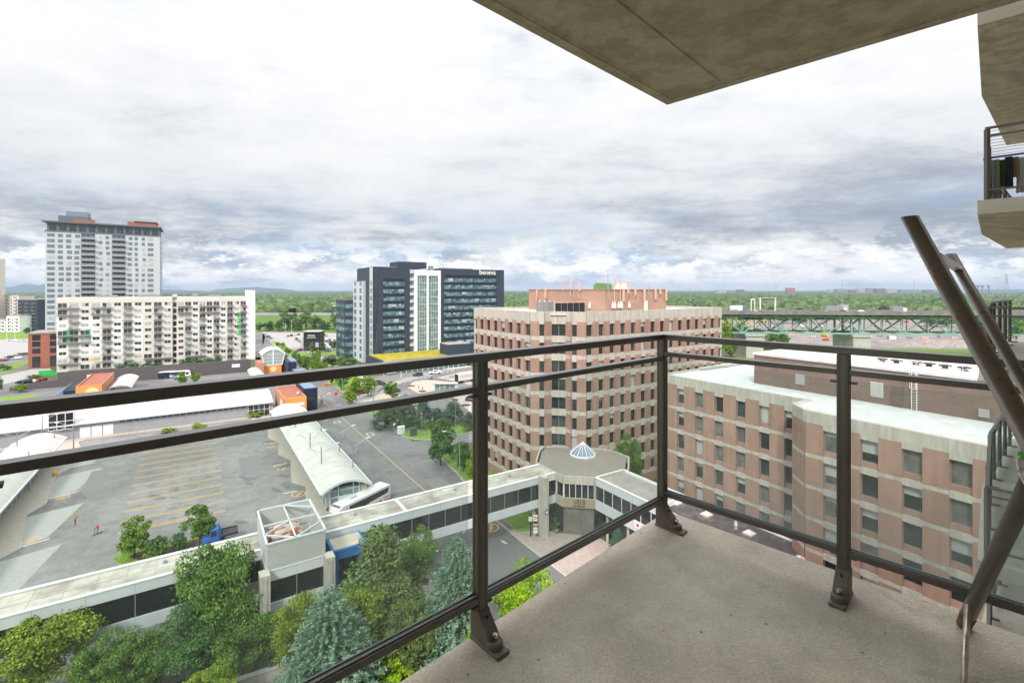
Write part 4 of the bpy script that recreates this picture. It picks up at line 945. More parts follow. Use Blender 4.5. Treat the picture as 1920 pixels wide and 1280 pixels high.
bays(0, LB, patL, 'L'); bays(rx0, RB - 4.2, patR, 'R')
white.obj('white_panel', M['whitest'], root); grn.obj('green_panel', M['green'], root)
rest = MB(); win.sort(key=lambda q: q[0] * .3 - q[2] * .2)
for k, (a, w_, zt, isb) in enumerate(win):
    hgt = 2.2 if isb else 1.55; g = rgb.random(); m = MB() if k < 100 else rest
    m.box(a, a + w_ / 2 - .06, -.10, -.02, zt - hgt, zt - .1, 0 if g < .55 else 1); m.box(a + w_ / 2 + .06, a + w_, -.10, -.02, zt - hgt, zt - .1, 0 if g < .45 or g > .9 else 1); m.box(a - .06, a + w_ + .06, -.09, -.021, zt - hgt - .08, zt - .02, 2)
    if k < 100: m.obj('window', [M['glassm'], M['glassb'], M['panelw']], root)
o = rest.obj('window', [M['glassm'], M['glassb'], M['panelw']], root); o['kind'] = 'stuff'
bal.sort(key=lambda q: q[0] * .3 - q[2] * .2)
restb = MB()
for k, (a, bw, zt) in enumerate(bal):
    m = MB() if k < 100 else restb; z0 = zt - st + .95 + .12
    m.box(a + .02, a + bw - .02, -1.5, .0, z0 - .2, z0, 0)
    m.box(a + .02, a + bw - .02, -1.5, -1.44, z0 + 1.0, z0 + 1.06, 1); m.box(a + .02, a + bw - .02, -1.5, -1.46, z0 + .1, z0 + .14, 1)
    for j in range(9): m.box(a + .02 + (bw - .08) * j / 8, a + .06 + (bw - .08) * j / 8, -1.49, -1.46, z0, z0 + 1.0, 1)
    if rgb.random() < .5: m.box(a + .5, a + 1.2, -1.1, -.5, z0, z0 + .7, 2)
    if k < 100: m.obj('balcony', [M['slabg'], M['grey'], M['grey']], root)
if restb.f: o = restb.obj('balcony', [M['slabg'], M['grey'], M['grey']], root); o['kind'] = 'stuff'
m = MB(); m.box(12.5, 15.2, -1.58, -1.50, 5.2, 6.1); m.obj('yellow_banner', pm('yellow_banner', (.7, .55, .05), .7), root)
for i in range(11):
    m = MB(); rr = random.Random(i); m.lathe([(1.6, 0), (2.0, .8), (1.5, 1.7), (.3, 2.0)], n=9)
    if i < 4: pass

# ================================================================== tall white tower
U0, V0 = -69.0, 358.0
root = thing('residential_tower', 'tall white residential tower with a dark penthouse level and two columns of balconies', 'building', U0, V0)
HT = 77.6; LW = 50.4; st = 3.03
m = MB(); m.box(0, LW, .0, 24, 0, HT - 5.5); m.obj('wall', M['towerw'], root)
m = MB(); m.box(.6, LW - .6, .5, 23.5, HT - 5.5, HT - .6); m.box(-1.2, LW + .6, -1.0, 25, HT - .8, HT); m.box(-.2, LW + .1, -.15, .2, HT - 6.0, HT - 5.2); m.obj('penthouse_level', M['towerg'], root)
m = MB()
for i in range(12): m.box(1.5 + i * 4.1, 4.3 + i * 4.1, .35, .55, HT - 5.0, HT - 1.6)
m.obj('penthouse_glazing', M['glassm'], root)
m = MB(); m.box(4.5, 17.5, 4, 14, HT, HT + 3.6); m.box(7.5, 17.0, 5, 13, HT + 3.6, HT + 6.4, 1); m.obj('plant_room', [M['towerg'], M['bluegrey']], root)
m = MB(); m.box(11, 20, 3.0, 5, HT, HT + 2.0); m.obj('brown_parapet', M['redbrick'], root); m = MB(); m.box(35, 48.6, 1, 12, HT, HT + 2.2); m.box(38, 49, 0.5, 13, HT + 2.2, HT + 2.6, 1); m.obj('brown_parapet', [M['redbrick'], pm('dark_brown', (.08, .05, .04), .7)], root)
def tu(cx_): return atv(cx_ / 3.764, V0) - U0
cols = [(tu(332), tu(386)), (tu(408), tu(443)), (tu(466), tu(502)), (tu(525), tu(558)), (tu(697), tu(722)), (tu(745), tu(770)), (tu(903), tu(930)), (tu(950), tu(972)), (tu(1000), tu(1022)), (tu(1042), tu(1082))]
wn = []
for r_ in range(23):
    zt = HT - 6.9 - r_ * st
    for i, (a, b) in enumerate(cols):
        jit = 0 if i in (0, 9) else (.35 if (r_ // 3 + i) % 3 == 0 else 0)
        wn.append((a + jit, b + jit, zt))
rest = MB(); nw = 0
for a, b, zt in wn:
    m = MB() if nw < 100 else rest; g = rgb.random(); m.box(a, b, -.08, .05, zt - 1.75, zt, 0 if g < .75 else 1); m.box(a + (b - a) * .48, a + (b - a) * .52, -.1, -.07, zt - 1.75, zt, 2)
    if nw < 100: m.obj('window', [M['glasst'], M['glassb'], M['grey']], root)
    nw += 1
o = rest.obj('window', [M['glasst'], M['glassb'], M['grey']], root); o['kind'] = 'stuff'
for a, b in ((tu(572), tu(671)), (tu(790), tu(884))):
    m = MB(); m.box(a, b, -.05, .02, 4, HT - 5.6); m.obj('balcony_recess', M['towerg'], root)
    for r_ in range(23):
        zt = HT - 6.9 - r_ * st; m = MB(); m.box(a, b, -1.5, 0, zt - 2.35, zt - 2.1, 0); m.box(a, b, -1.5, -1.45, zt - 2.1, zt - 1.15, 1); m.box(a, b, -1.52, -1.44, zt - 1.15, zt - 1.05, 0)
        for j in range(3): m.box(a + .6 + j * (b - a) / 3, a + (j + .8) * (b - a) / 3, -.1, -.04, zt - 2.0, zt + .1, 2)
        m.obj('balcony', [M['towerw'], M['grey'], M['glassm']], root)
m = MB()
for r_ in range(22): zt = HT - 6.9 - r_ * st; m.box(LW, LW + 1.0, 1, 6, zt - 2.3, zt - 2.1); m.box(LW - .02, LW + .05, 8, 14, zt - 1.8, zt, 1)
m.obj('side_balcony', [M['towerw'], M['glassd']], root)
t = thing('brick_podium', 'four-storey red brick base at the foot of the white tower', 'building', -71.5, 338)
m = MB(); m.box(0, 13, 0, 20, 0, 17.5); m.obj('wall', M['redbrick'], t)
m = MB()
for a in (1.0, 7.6):
    for z0, z1 in ((0.5, 6), (7.5, 10), (11, 13.6), (14.2, 17)): m.box(a + .5, a + 3.6, -.05, .05, z0, z1)
m.obj('window', M['glassd'], t)
m = MB(); m.box(-.3, 13.3, -.3, 20.3, 17.5, 18.2); m.obj('roof', M['flatroof'], t)

# ================================================================== bus station
TG = 'bus station'
def arch_roof(root, u0, u1, v0, v1, ze, rise, mat, n=10, thick=.25):
    m = MB(); vs = []
    for vv in (v0, v1):
        for j in range(n + 1):
            f = j / n; uu = u0 + (u1 - u0) * f; vs.append((uu, vv, ze + rise * (1 - (2 * f - 1) ** 2)))
        for j in range(n, -1, -1):
            f = j / n; uu = u0 + (u1 - u0) * f; vs.append((uu, vv, ze - thick + rise * (1 - (2 * f - 1) ** 2)))
    q = 2 * n + 2
    m.add(vs, [tuple(range(q - 1, -1, -1)), tuple(range(q, 2 * q))] + [(i, (i + 1) % q, q + (i + 1) % q, q + i) for i in range(q)])
    return m.obj('roof', mat, root)
def shelter(name, u0, u1, v0, v1, ze, lab, front=True):
    root = thing('bus_shelter_hall', lab, 'bus shelter', (u0 + u1) / 2, v0); w2 = (u1 - u0) / 2
    arch_roof(root, -w2, w2, 0, v1 - v0, ze, 1.6, M['canroof'])
    m = MB()
    for s_ in (-1, 1): m.bar((s_ * w2, 0, ze - .1), (s_ * w2, v1 - v0, ze - .1), .35, .3)
    m.obj('gutter', M['panel'], root)
    m = MB(); m.box(-w2 * .62, w2 * .55, 1.0, v1 - v0 - 1, .3, ze); m.obj('hall_glazing', M['glassg'], root)
    m = MB(); k = int((v1 - v0) / 3)
    for j in range(k):
        for s_ in (-.63, .56): m.box(w2 * s_ - .06, w2 * s_ + .06, 1 + j * 3, 1.12 + j * 3, 0, ze)
    m.obj('hall_frame', M['panel'], root)
    if front:
        m = MB()
        for x in (-.62, -.3, .3, .55): m.box(w2 * x - .08, w2 * x + .08, .85, 1.0, 0, ze + 1.2)
        for zz in (0.2, 2.9, 4.0): m.box(-w2 * .62, w2 * .55, .86, .98, zz, zz + .12)
        m.box(-w2 * .28, w2 * .28, .8, .9, .1, 2.9, 1); m.obj('end_frame', [M['panel'], M['panelw']], root)
        m = MB(); m.box(w2 * .62, w2 * .84, .6, 1.3, 0, ze); m.obj('pier', M['concpave'], root)
    m = MB()
    for k_ in range(int((v1 - v0) / 3.0)):
        pts = [(-w2 + 2 * w2 * j / 8, 1.5 + k_ * 3.0, ze + .01 + 1.6 * (1 - (2 * j / 8 - 1) ** 2)) for j in range(9)]
        for a, b in zip(pts, pts[1:]): m.bar(a, b, .07, .05)
    m.obj('roof_seam', M['panel'], root)
    # arched rim
    m = MB(); pts = [(-w2 + 2 * w2 * j / 12, -.06, ze - .12 + 1.6 * (1 - (2 * j / 12 - 1) ** 2)) for j in range(13)]
    for a, b in zip(pts, pts[1:]): m.bar(a, b, .3, .42)
    m.obj('rim', M['panel'], root)
    return root
shelter('r', 18.1, 26.9, 88.5, 158, 4.4, 'long arched cream-roofed bus shelter hall between the empty lot and the road')
shelter('l', -35.6, -26.5, 66, 157, 4.4, 'long arched cream-roofed bus shelter hall by the pavement with the concrete pads', False)
def pole(u, v, ztop, lab, grp, arms=(-1, 1), al=2.6, r=.13, z=0, lampz=-.4, mat=None, two=True):
    t = thing('light_pole', lab, 'light pole', u, v, z, group=grp)
    m = MB(); m.tube((0, 0, 0), (0, 0, ztop - z), r, r * .75, 8); m.obj('post', mat or M['grey'], t)
    for s_ in arms:
        m = MB(); m.tube((0, 0, ztop - z - 1.2), (s_ * al, 0, ztop - z + lampz + .5), .045, n=6); m.tube((0, 0, ztop - z - 2.6), (s_ * al * .7, 0, ztop - z + lampz + .3), .03, n=5); m.obj('arm', M['steel'], t)
        m = MB(); m.add([(s_ * al, -.15, lampz + ztop - z + .5), (s_ * al + s_ * .8, -.12, lampz + ztop - z + .58), (s_ * al + s_ * .8, .12, lampz + ztop - z + .58), (s_ * al, .15, lampz + ztop - z + .5),
                         (s_ * al, -.15, lampz + ztop - z + .62), (s_ * al + s_ * .8, -.1, lampz + ztop - z + .68), (s_ * al + s_ * .8, .1, lampz + ztop - z + .68), (s_ * al, .15, lampz + ztop - z + .62)],
                        [(0, 1, 2, 3), (7, 6, 5, 4), (0, 4, 5, 1), (1, 5, 6, 2), (2, 6, 7, 3), (3, 7, 4, 0)]); m.obj('lamp_head', M['panelw'], t)
    return t
i = 0
for u, lst in ((20.6, ((553.7, 793), (581.5, 811.7), (602.6, 837))), (25.6, ((602, 785), (636.4, 802.4), (661.7, 826.6)))):
    for px_, yt in lst:
        v = atu(px_, u); pole(u, v, hz(yt, u, v), 'twin-arm light pole through the roadside shelter roof, %s from far end, %s row' % (nth(i % 3), 'lot-side' if u < 22 else 'road-side'), 'light poles through the right shelter roof'); i += 1
for i, (px_, yt, u) in enumerate(((32, 809, -33), (54, 845, -28.0), (102, 801, -28.0), (79, 780, -33), (138, 790, -25.0))):
    v = atu(px_, u); pole(u, v, hz(yt, u, v), 'grey light pole by the left bus shelter roof, %s from the near end' % nth(i), 'light poles by the left shelter roof', arms=(1,) if i % 2 else (-1, 1))

root = thing('terminal_building', 'long low bus terminal with a curved cream roof and grey walls behind the lot', 'building', -60, 172.5)
m = MB(); ln = 80.5; vs = []; n = 8
for x in (0, ln):
    for j in range(n + 1): f = j / n; vs.append((x, -.8 + 13.0 * f, 4.1 + 1.9 * math.sin(math.pi * .5 * min(1, f * 1.25))))
m.add(vs, [(j, n + 1 + j, n + 2 + j, j + 1) for j in range(n)]); m.obj('roof', M['canroof'], root)
m = MB(); m.box(0, ln, 0, 12, 0, 4.0); m.box(0, ln, -.9, -.6, 3.8, 4.15, 1); m.obj('wall', [pm('grey_blockwork', (.36, .37, .39), .85, var=.08, scale=.6, col2=(.31, .32, .34)), M['panel']], root)
m = MB()
for i in range(20): m.box(42 + i * 1.55, 43.2 + i * 1.55, -.08, .05, 3.1, 3.5)
m.obj('strip_window', M['glassd'], root)
m = MB()
for k_ in range(26):
    for j in range(n): m.bar((1.5 + k_ * 3.1, -.8 + 13.0 * j / n, 4.12 + 1.9 * math.sin(math.pi * .5 * min(1, j / n * 1.25))), (1.5 + k_ * 3.1, -.8 + 13.0 * (j + 1) / n, 4.12 + 1.9 * math.sin(math.pi * .5 * min(1, (j + 1) / n * 1.25))), .06, .04)
m.obj('roof_seam', M['panel'], root)
m = MB()
for i in range(3): m.box(33.6 + i * 2.4, 35.8 + i * 2.4, -.12, .05, .1, 3.0)
m.obj('garage_door', M['panelw'], root)
m = MB(); m.box(73.5, 79.5, -.1, .05, .3, 3.6); m.obj('glazing', M['glassd'], root); m = MB(); m.box(27.5, 32.5, -.6, .4, 3.0, 7.4); m.obj('glazing', M['glassd'], root)
m = MB()
for i in range(5): m.box(73.4 + i * 1.5, 73.55 + i * 1.5, -.16, -.08, .3, 3.6)
for zz in (1.9, 3.5): m.box(73.4, 79.6, -.16, -.08, zz, zz + .12)
m.obj('glazing_frame', M['panelw'], root); m = MB()
for i in range(4): m.box(27.4 + i * 1.65, 27.55 + i * 1.65, -.7, -.58, 3.0, 7.4)
for zz in (3.0, 5.2, 7.3): m.box(27.4, 32.6, -.7, -.58, zz, zz + .14)
m.obj('glazing_frame', M['panelw'], root)
# orange pavilions
def orange_box(u0, u1, v0, v1, z, lab, disc=False):
    root = thing('orange_pavilion', lab, 'pavilion', u0, v0); w_, d_ = u1 - u0, v1 - v0
    m = MB(); m.box(0, w_, 0, .35, 0, z); m.obj('orange_front', M['orange'], root)
    m = MB(); m.box(0, .3, .35, d_, 0, z); m.box(w_ - .3, w_, .35, d_, 0, z); m.box(.3, w_ - .3, d_ - .3, d_, 0, z); m.obj('brick_side', M['terrac'], root)
    m = MB(); m.box(.3, w_ - .3, .35, d_ - .3, z - .9, z - .45); m.obj('roof', M['redroof'], root)
    if disc:
        m = MB(); m.tube((w_ * .62, -.02, z - 2.6), (w_ * .62, -.1, z - 2.6), 1.9, n=28); m.obj('round_sign', pm('pale_yellow', (.85, .68, .30), .6, var=0), root)
    else:
        m = MB(); m.box(w_ * .1, w_ * .9, -.06, .0, z - 2.6, z - 1.6); m.obj('strip_window', M['panelw'], root)
        m = MB(); m.box(-.05, 0, 4, 9, z - 4.5, z - 1.5); m.obj('side_window', M['panel'], root)
    m = MB(); m.box(-.15, -.04, .0, .4, 0, z); m.obj('downpipe', M['grey'], root)
    return root
orange_box(22.2, 28.4, 160, 181, 7.0, 'orange-fronted brick pavilion at the end of the bus shelter, beside the road')
orange_box(-34.6, -27.8, 219, 249, 7.0, 'orange-fronted brick pavilion with a big pale yellow disc, beyond the terminal', True)
m = MB(); m.lathe([(.5, 0), (.6, .4), (.2, .9), (.05, 1.3)], n=10); m.bar((0, 0, .6), (.9, 0, 1.6), .1, .1)
solo('roof_vent', m, M['steel'], 'metal vent on the red roof of the orange pavilion by the road', 'vent', 27.0, 166.5, 6.55)
t = thing('navy_annex', 'dark navy block attached behind the orange pavilion by the road', 'building', 28.6, 166)
m = MB(); m.box(0, 4.2, 0, 15, 0, 8.2); m.obj('wall', M['navy'], t); m = MB(); m.box(.3, 3.9, .3, 14.7, 8.2, 8.35); m.obj('roof', M['bluegrey'], t)
m = MB(); m.box(1.2, 3.2, -.05, 0, 4.2, 5.6); m.obj('window', M['glassd'], t)
root = thing('arched_glass_hall', 'arched white-framed glass hall above an orange wall, beyond the road', 'building', 25, 247)
m = MB(); m.box(1, 8.0, 0, .4, 0, 5.2); m.obj('orange_front', M['orange'], root)
m = MB(); m.box(-1.6, .6, -2, 10, 0, 6.8); m.obj('brick_side', M['terrac'], root)
m = MB(); vs = [(.6, .1, 5.2), (8.4, .1, 5.2)] + [(9.2 - 9.4 * j / 10, .1, 10.2 + 2.2 * (1 - (2 * j / 10 - 1) ** 2)) for j in range(11)]; m.add(vs, [tuple(range(len(vs)))]); vs2 = [(x, 9.5, zz) for x, y, zz in vs]; m.add(vs + vs2, [(i, (i + 1) % 13, 13 + (i + 1) % 13, 13 + i) for i in range(13)]); m.obj('arched_glazing', pm('pale_glass', (.40, .46, .42), .2, var=.2, scale=.5, spec=.6), root)
m = MB()
pts = [(9.6 - 10.0 * j / 12, 0, 10.2 + 2.4 * (1 - (2 * j / 12 - 1) ** 2)) for j in range(13)]
for a, b in zip(pts, pts[1:]): m.bar(a, b, .5, .7); m.bar((a[0], 5, a[2] + .15), (b[0], 5, b[2] + .15), 9.8, .25)
m.bar((-.2, 0, 10.2), (.9, 0, 5.2), .35, .35); m.bar((9.3, 0, 10.2), (8.2, 0, 5.2), .35, .35); m.bar((4.5, 0, 5.2), (4.5, 0, 12.4), .6, .3)
for zz in (6.8, 8.4, 10): m.bar((.5, 0, zz), (8.6, 0, zz), .12, .12)
m.bar((.6, 0, 5.3), (8.4, 0, 5.3), .3, .35); m.obj('white_frame', M['panelw'], root)
m = MB(); m.tube((4.6, -.02, 3.4), (4.6, -.1, 3.4), 1.3, n=24); m.obj('round_sign', MATS['pale_yellow'], root)
t = thing('blue_roof_annex', 'navy annex with a slanted blue-grey roof right of the arched glass hall', 'building', 34.2, 236)
m = MB(); m.box(0, 3.4, 0, 16, 0, 7.5); m.box(1.5, 6.4, -7, 2, 0, 4.0); m.obj('wall', M['navy'], t)
m = MB(); m.box(1.2, 3.6, -.1, 16, 7.5, 8.0); m.box(1.6, 6.5, -7.1, -.2, 4.0, 4.4); m.box(3.4, 3.6, .2, 16, 2.5, 7.5); m.obj('roof', M['bluegrey'], t)
t = thing('blue_roof_annex', 'pale blue-roofed annex left of the orange pavilion with the yellow disc', 'building', -41.5, 221)
m = MB(); m.box(3, 6.6, 0, 16, 0, 5.5); m.obj('wall', M['navy'], t); m = MB(); m.add([(0, -.2, 3.4), (3.4, -.2, 6), (3.4, 16, 6), (0, 16, 3.4), (0, -.2, 0), (3.4, -.2, 0), (3.4, 16, 0), (0, 16, 0)], [(0, 1, 2, 3), (4, 5, 1, 0), (3, 7, 4, 0), (5, 6, 2, 1)]); m.obj('roof', M['bluegrey'], t)
root = thing('bus_shelter_hall', 'short cream arched canopy running behind the orange pavilion with the yellow disc', 'bus shelter', -23.6, 226); arch_roof(root, -3.4, 3.4, 0, 28, 4.0, 1.2, M['canroof'])
m = MB()
for j in range(5): m.tube((-3, 1 + j * 6.4, 0), (-3, 1 + j * 6.4, 4), .12); m.tube((3, 1 + j * 6.4, 0), (3, 1 + j * 6.4, 4), .12)
m.obj('post', M['panel'], root)
root = thing('bus_shelter_hall', 'short pale canopy leading to the arched glass hall, beyond the retaining wall end', 'bus shelter', 21.6, 226); arch_roof(root, -2.6, 2.6, 0, 22, 3.8, 1.0, M['canroof'])
m = MB()
for j in range(4): m.tube((-2.2, 1 + j * 6.4, 0), (-2.2, 1 + j * 6.4, 4), .12); m.tube((2.2, 1 + j * 6.4, 0), (2.2, 1 + j * 6.4, 4), .12)
m.obj('post', M['panel'], root)
t = thing('retaining_wall', 'long dark grey retaining wall behind the bus lane', 'retaining wall', -48, 268)
m = MB(); m.box(0, 70, 0, 1.0, 0, 6.0); m.add([(0, 0, 0), (-14, 0, 0), (-14, 0, 1.5), (0, 0, 3.2), (0, 1, 0), (-14, 1, 0), (-14, 1, 1.5), (0, 1, 3.2)], [(0, 1, 2, 3), (7, 6, 5, 4), (3, 2, 6, 7)]); m.obj('wall', M['darkw'], t)
for x in (9.2, 62):
    m = MB(); m.box(x, x + 3.4, -.08, -.0, 2.6, 4.2); m.obj('white_plate', M['signw'], t)
# ================================================================== ground, roads, markings
m = MB(); m.add([(-30000, -30000, -.03), (30000, -30000, -.03), (30000, 30000, -.03), (-30000, 30000, -.03)], [(0, 1, 2, 3)]); g = m.obj('ground', M['field']); g['kind'] = 'structure'
sheet('lawn', [(-140, 20), (130, 20), (130, 340), (-140, 340)], M['grassd'], 0)
sheet('bus_yard', [(-36, 60), (28, 60), (28, 172.4), (-62, 172.4), (-62, 60)], M['asphalt'], 2)
sheet('bus_lane', [(-140, 186), (28, 186), (28, 267.9), (-140, 267.9)], M['asphalt2'], 2)
sheet('road', [(28, 67), (47.6, 67), (47.6, 120), (47.6, 300), (28, 300)], M['asphalt2'], 3)
sheet('side_road', [(47.6, 100), (49, 111), (56, 112), (110, 112), (110, 119.8), (54, 119.8), (47.6, 121)], M['asphalt2'], 3)
sheet('driveway', [(27.2, 36), (43.2, 36), (43.2, 62), (44.6, 76), (47.6, 92), (30, 92), (28, 70), (27.2, 60)], pm('driveway_asphalt', (.155, .155, .155), .92, var=.16, scale=2, bump=.2), 4)
sheet('plaza_paving', [(43.2, 30), (54.2, 30), (54.2, 58), (50, 62), (47.8, 65), (45.2, 65.4), (43.6, 68), (43.4, 74), (43.2, 62)], M['pinkpave'], 2, kerb=.14)
sheet('lawn', [(44.2, 66), (47.0, 65.2), (50, 66), (50, 76), (54, 77), (54, 111), (50, 110.5), (48.6, 104), (47.8, 95), (46, 84)], M['grass'], 2, kerb=.16)
sheet('lawn', [(46.9, 131), (47.5, 125.2), (48.9, 122.2), (52, 120.0), (80, 119.9), (80, 131), (62, 134), (58, 138), (53, 150), (46.9, 162)], M['grass'], 2, kerb=.15)
sheet('parking_lot', [(56, 141), (66, 131.5), (140, 131.5), (140, 222), (62, 222), (56, 196), (60, 170), (60, 150)], M['asphalt2'], 3)
sheet('pavement', [(720, 795), (795, 760), (820, 790), (770, 800)], M['pinkpave'], 5, pix=True)
# zig-zag platforms with concrete pads
saw = []
for k in range(7): v = 160 - k * 15.2; saw += [(17.6 - 1.6, v), (17.9, v - 3.4 + .0)] if k else [(17.6, v)]
pts = [(28, 86.5), (28, 160), (17.7, 160)]
v = 156.8
for k in range(5): pts += [(17.7, v), (16.1, v - 11.5), (18.2, v - 15.6)]; v -= 15.6
pts += [(16.6, 90.5), (17.6, 87)]
pts = [(28, 85.8), (28, 160)] + [(17.7, 160), (16.0, 145.0), (17.9, 139.2), (16.5, 129.0), (18.4, 123.6), (16.4, 109.0), (18.5, 105.2), (16.5, 93.6), (18.0, 86.5)]
sheet('platform_pavement', pts, M['concpave'], 3, kerb=.16)
Lp = [(-37, 60), (-37, 168), (-26, 168), (-24.6, 162), (-23.7, 144), (-25.3, 140.5), (-23.5, 123), (-25.2, 118.5), (-22.7, 104.0), (-24.6, 101), (-22.4, 86), (-24.4, 82), (-22.2, 66), (-24, 60)]
sheet('platform_pavement', Lp, M['concpave'], 3, kerb=.16)
sheet('platform_pavement', [(-26, 168), (-24.6, 170), (18, 170), (18, 172.4), (-62, 172.4), (-62, 169.5), (-37, 169.5), (-37, 168)], M['concpave'], 3, kerb=.15)
sheet('platform_pavement', [(14, 160), (28, 160), (28, 182), (20.6, 182), (20.6, 170), (14, 170)], M['concpave'], 3, kerb=.16)
for k, (va, vb) in enumerate(((156, 146), (139.5, 126.5), (118, 105), (100.5, 87))):
    sheet('concrete_pad', [(-25.0, va), (-24.2, vb - 1), (-20.2, vb + 1.5), (-17.8, va + 2)], M['pad'], 4)
    sheet('road_marking', [(-24.0, vb - 1.0), (-19.9, vb + .6), (-19.9, vb + .9), (-24.0, vb - .65)], M['whitep'], 6)
def ringmark(u, v, r, lvl=6, full=True):
    m = MB(); n = 20; zz = lvl * .004
    for (r0, r1) in ((r * .84, r), ):
        vs = [(u + r0 * math.cos(2 * math.pi * i / n), v + r0 * math.sin(2 * math.pi * i / n), zz) for i in range(n)] + [(u + r1 * math.cos(2 * math.pi * i / n), v + r1 * math.sin(2 * math.pi * i / n), zz) for i in range(n)]
        m.add(vs, [(i, n + i, n + (i + 1) % n, (i + 1) % n) for i in range(n)])
    m.add([(u - r * .5, v - r * .6, zz), (u - r * .3, v - r * .65, zz), (u + r * .55, v + r * .55, zz), (u + r * .38, v + r * .65, zz)], [(0, 1, 2, 3)])
    m.add([(u - r * .2, v + r * .1, zz + .001), (u + r * .15, v - r * .3, zz + .001), (u + r * .3, v - r * .15, zz + .001), (u - r * .02, v + r * .28, zz + .001)], [(0, 1, 2, 3)])
    struct('road_marking', m, M['yellow'])
for px_, py_, r in ((560, 926, 1.35), (531, 878, 1.2), (511, 837, 1.2), (118, 932, 1.1), (60, 1012, 1.1)): u, v = G(px_, py_); ringmark(u, v, r)
u, v = G(920, 989); ringmark(u, v, 1.45, 8)
def stripe(a, b, w_, mat, lvl=7, pix=True):
    p, q = (G(*a), G(*b)) if pix else (a, b); d = Vector(q) - Vector(p); n = Vector((-d.y, d.x)).normalized() * w_ / 2
    sheet('road_marking', [(p[0] + n.x, p[1] + n.y), (q[0] + n.x, q[1] + n.y), (q[0] - n.x, q[1] - n.y), (p[0] - n.x, p[1] - n.y)], mat, lvl)
for a, b in (((496, 833), (520, 829)), ((512, 874), (538, 868)), ((531, 925), (557, 920))): stripe(a, b, .3, M['whitep'])
# yellow double bay stripes of the empty lot
for k in range(12):
    v = 152.3 - k * 4.62
    for dv in (0, .62): stripe((-11.2 + .02 * k, v + dv), (4.3, v + dv), .17, M['yellow'], 7, False)
stripe((38, 158), (38, 90), .16, M['yellow'], 8, False); stripe((38, 172), (38, 195), .14, M['yellow'], 8, False); stripe((38.3, 200), (38.3, 262), .14, M['yellow'], 8, False)
stripe((31, 82.5), (47, 82.5), .25, M['whitep'], 8, False)
for k in range(9): stripe((29.5 + k * 2.1, 161.5), (29.5 + k * 2.1, 165.5), .55, M['whitep'], 8, False)
stripe((29, 160.6), (47.4, 160.6), .25, M['whitep'], 8, False); stripe((29, 171.5), (38, 171.5), .35, M['yellow'], 8, False)
for (x, y) in ((632, 791), (694, 814)):
    u, v = G(x, y)
    for a, b in (((u - .8, v - 1.3), (u - .8, v + 1.3)), ((u + .8, v - 1.3), (u + .8, v + 1.3)), ((u - .8, v - 1.3), (u + .8, v - 1.3)), ((u - .8, v + 1.3), (u + .8, v + 1.3))): stripe(a, b, .25, M['whitep'], 8, False)
stripe((868, 1000), (878, 985), .3, M['yellow']); stripe((940, 1013), (950, 1019), .35, M['whitep'], 9)
# kerbs along the road
def kerb(pts, w_=.22, h=.15, mat=None, pix=False):
    if pix: pts = [G(*p) for p in pts]
    m = MB()
    for a, b in zip(pts, pts[1:]): m.bar((*a, h / 2), (*b, h / 2), w_, h)
    struct('kerb', m, mat or M['kerb'])
kerb([(47.7, 300), (47.7, 160), (46.8, 131), (47.4, 125.2), (48.8, 122.1), (52, 119.9), (80, 119.7)]); kerb([(54, 111.2), (50, 110.8), (48.3, 104), (47.5, 95), (45.6, 84), (43.4, 72), (43.1, 62), (43.1, 34)], .25)
kerb([(27.1, 36), (27.1, 58), (28, 66), (28, 85)], .22); kerb([(28, 182), (28, 260)])
kerb([(-140, 186), (20, 186)]); kerb([(27.9, 160), (27.9, 86)])
# oil stains, patches and tyre wear on the yard
rr = random.Random(31); ms = MB(); mp2 = MB()
def blob(m, u, v, a, b, an, zz, n=14):
    vs = [(u, v, zz)]
    for i in range(n):
        t_ = 6.283 * i / n; r_ = .75 + .5 * rr.random(); x, y = a * r_ * math.cos(t_), b * r_ * math.sin(t_); vs.append((u + x * math.cos(an) - y * math.sin(an), v + x * math.sin(an) + y * math.cos(an), zz))
    m.add(vs, [(0, i + 1, (i + 1) % n + 1) for i in range(n)])
for k in range(11):
    v = 152.3 - k * 4.62
    for q in range(4): blob(ms, -9 + 3.6 * q + rr.random() * 2, v - 1.5 - rr.random() * 1.4, .25 + .5 * rr.random(), .12 + .2 * rr.random(), 0, .022 + .0001 * k)
for (px_, py_) in ((531, 868), (548, 915), (508, 830), (525, 880), (560, 940), (150, 935), (110, 950), (300, 925), (450, 900), (470, 960), (700, 850), (740, 880), (620, 800)):
    u, v = G(px_, py_)
    for q in range(3): blob(ms, u + rr.gauss(0, 1.2), v + rr.gauss(0, 2.0), .4 + .6 * rr.random(), .8 + 1.0 * rr.random(), rr.random(), .0262 + .0002 * q)
for (px_, py_, a, b) in ((470, 870, 2.2, 6), (450, 1000, 3, 2), (180, 900, 1.6, 7), (700, 815, 1.5, 4), (820, 905, 2, 3), (650, 840, 1.2, 5), (640, 790, 1.5, 3)):
    u, v = G(px_, py_); mp2.add([(u - a, v - b, .0245), (u + a, v - b, .0245), (u + a, v + b, .0245), (u - a, v + b, .0245)], [(0, 1, 2, 3)])
struct('oil_stains', ms, pm('oil_stain', (.16, .155, .15), .7, var=.3, scale=1)); struct('asphalt_patches', mp2, pm('patched_asphalt', (.205, .20, .193), .9, var=.15, scale=2))
# planted island
ip = [G(*p) for p in ((212, 1050), (222, 1059), (245, 1063), (300, 1054), (375, 1034), (415, 1015), (424, 1002), (415, 994), (395, 997), (330, 1022), (240, 1032), (222, 1038))]
sheet('planted_island', ip, M['grass'], 3, kerb=.18)
sheet('mulch_bed', [G(*p) for p in ((240, 1046), (262, 1052), (370, 1028), (400, 1004), (330, 1024), (260, 1036))], M['mulch'], 3, z=.19)
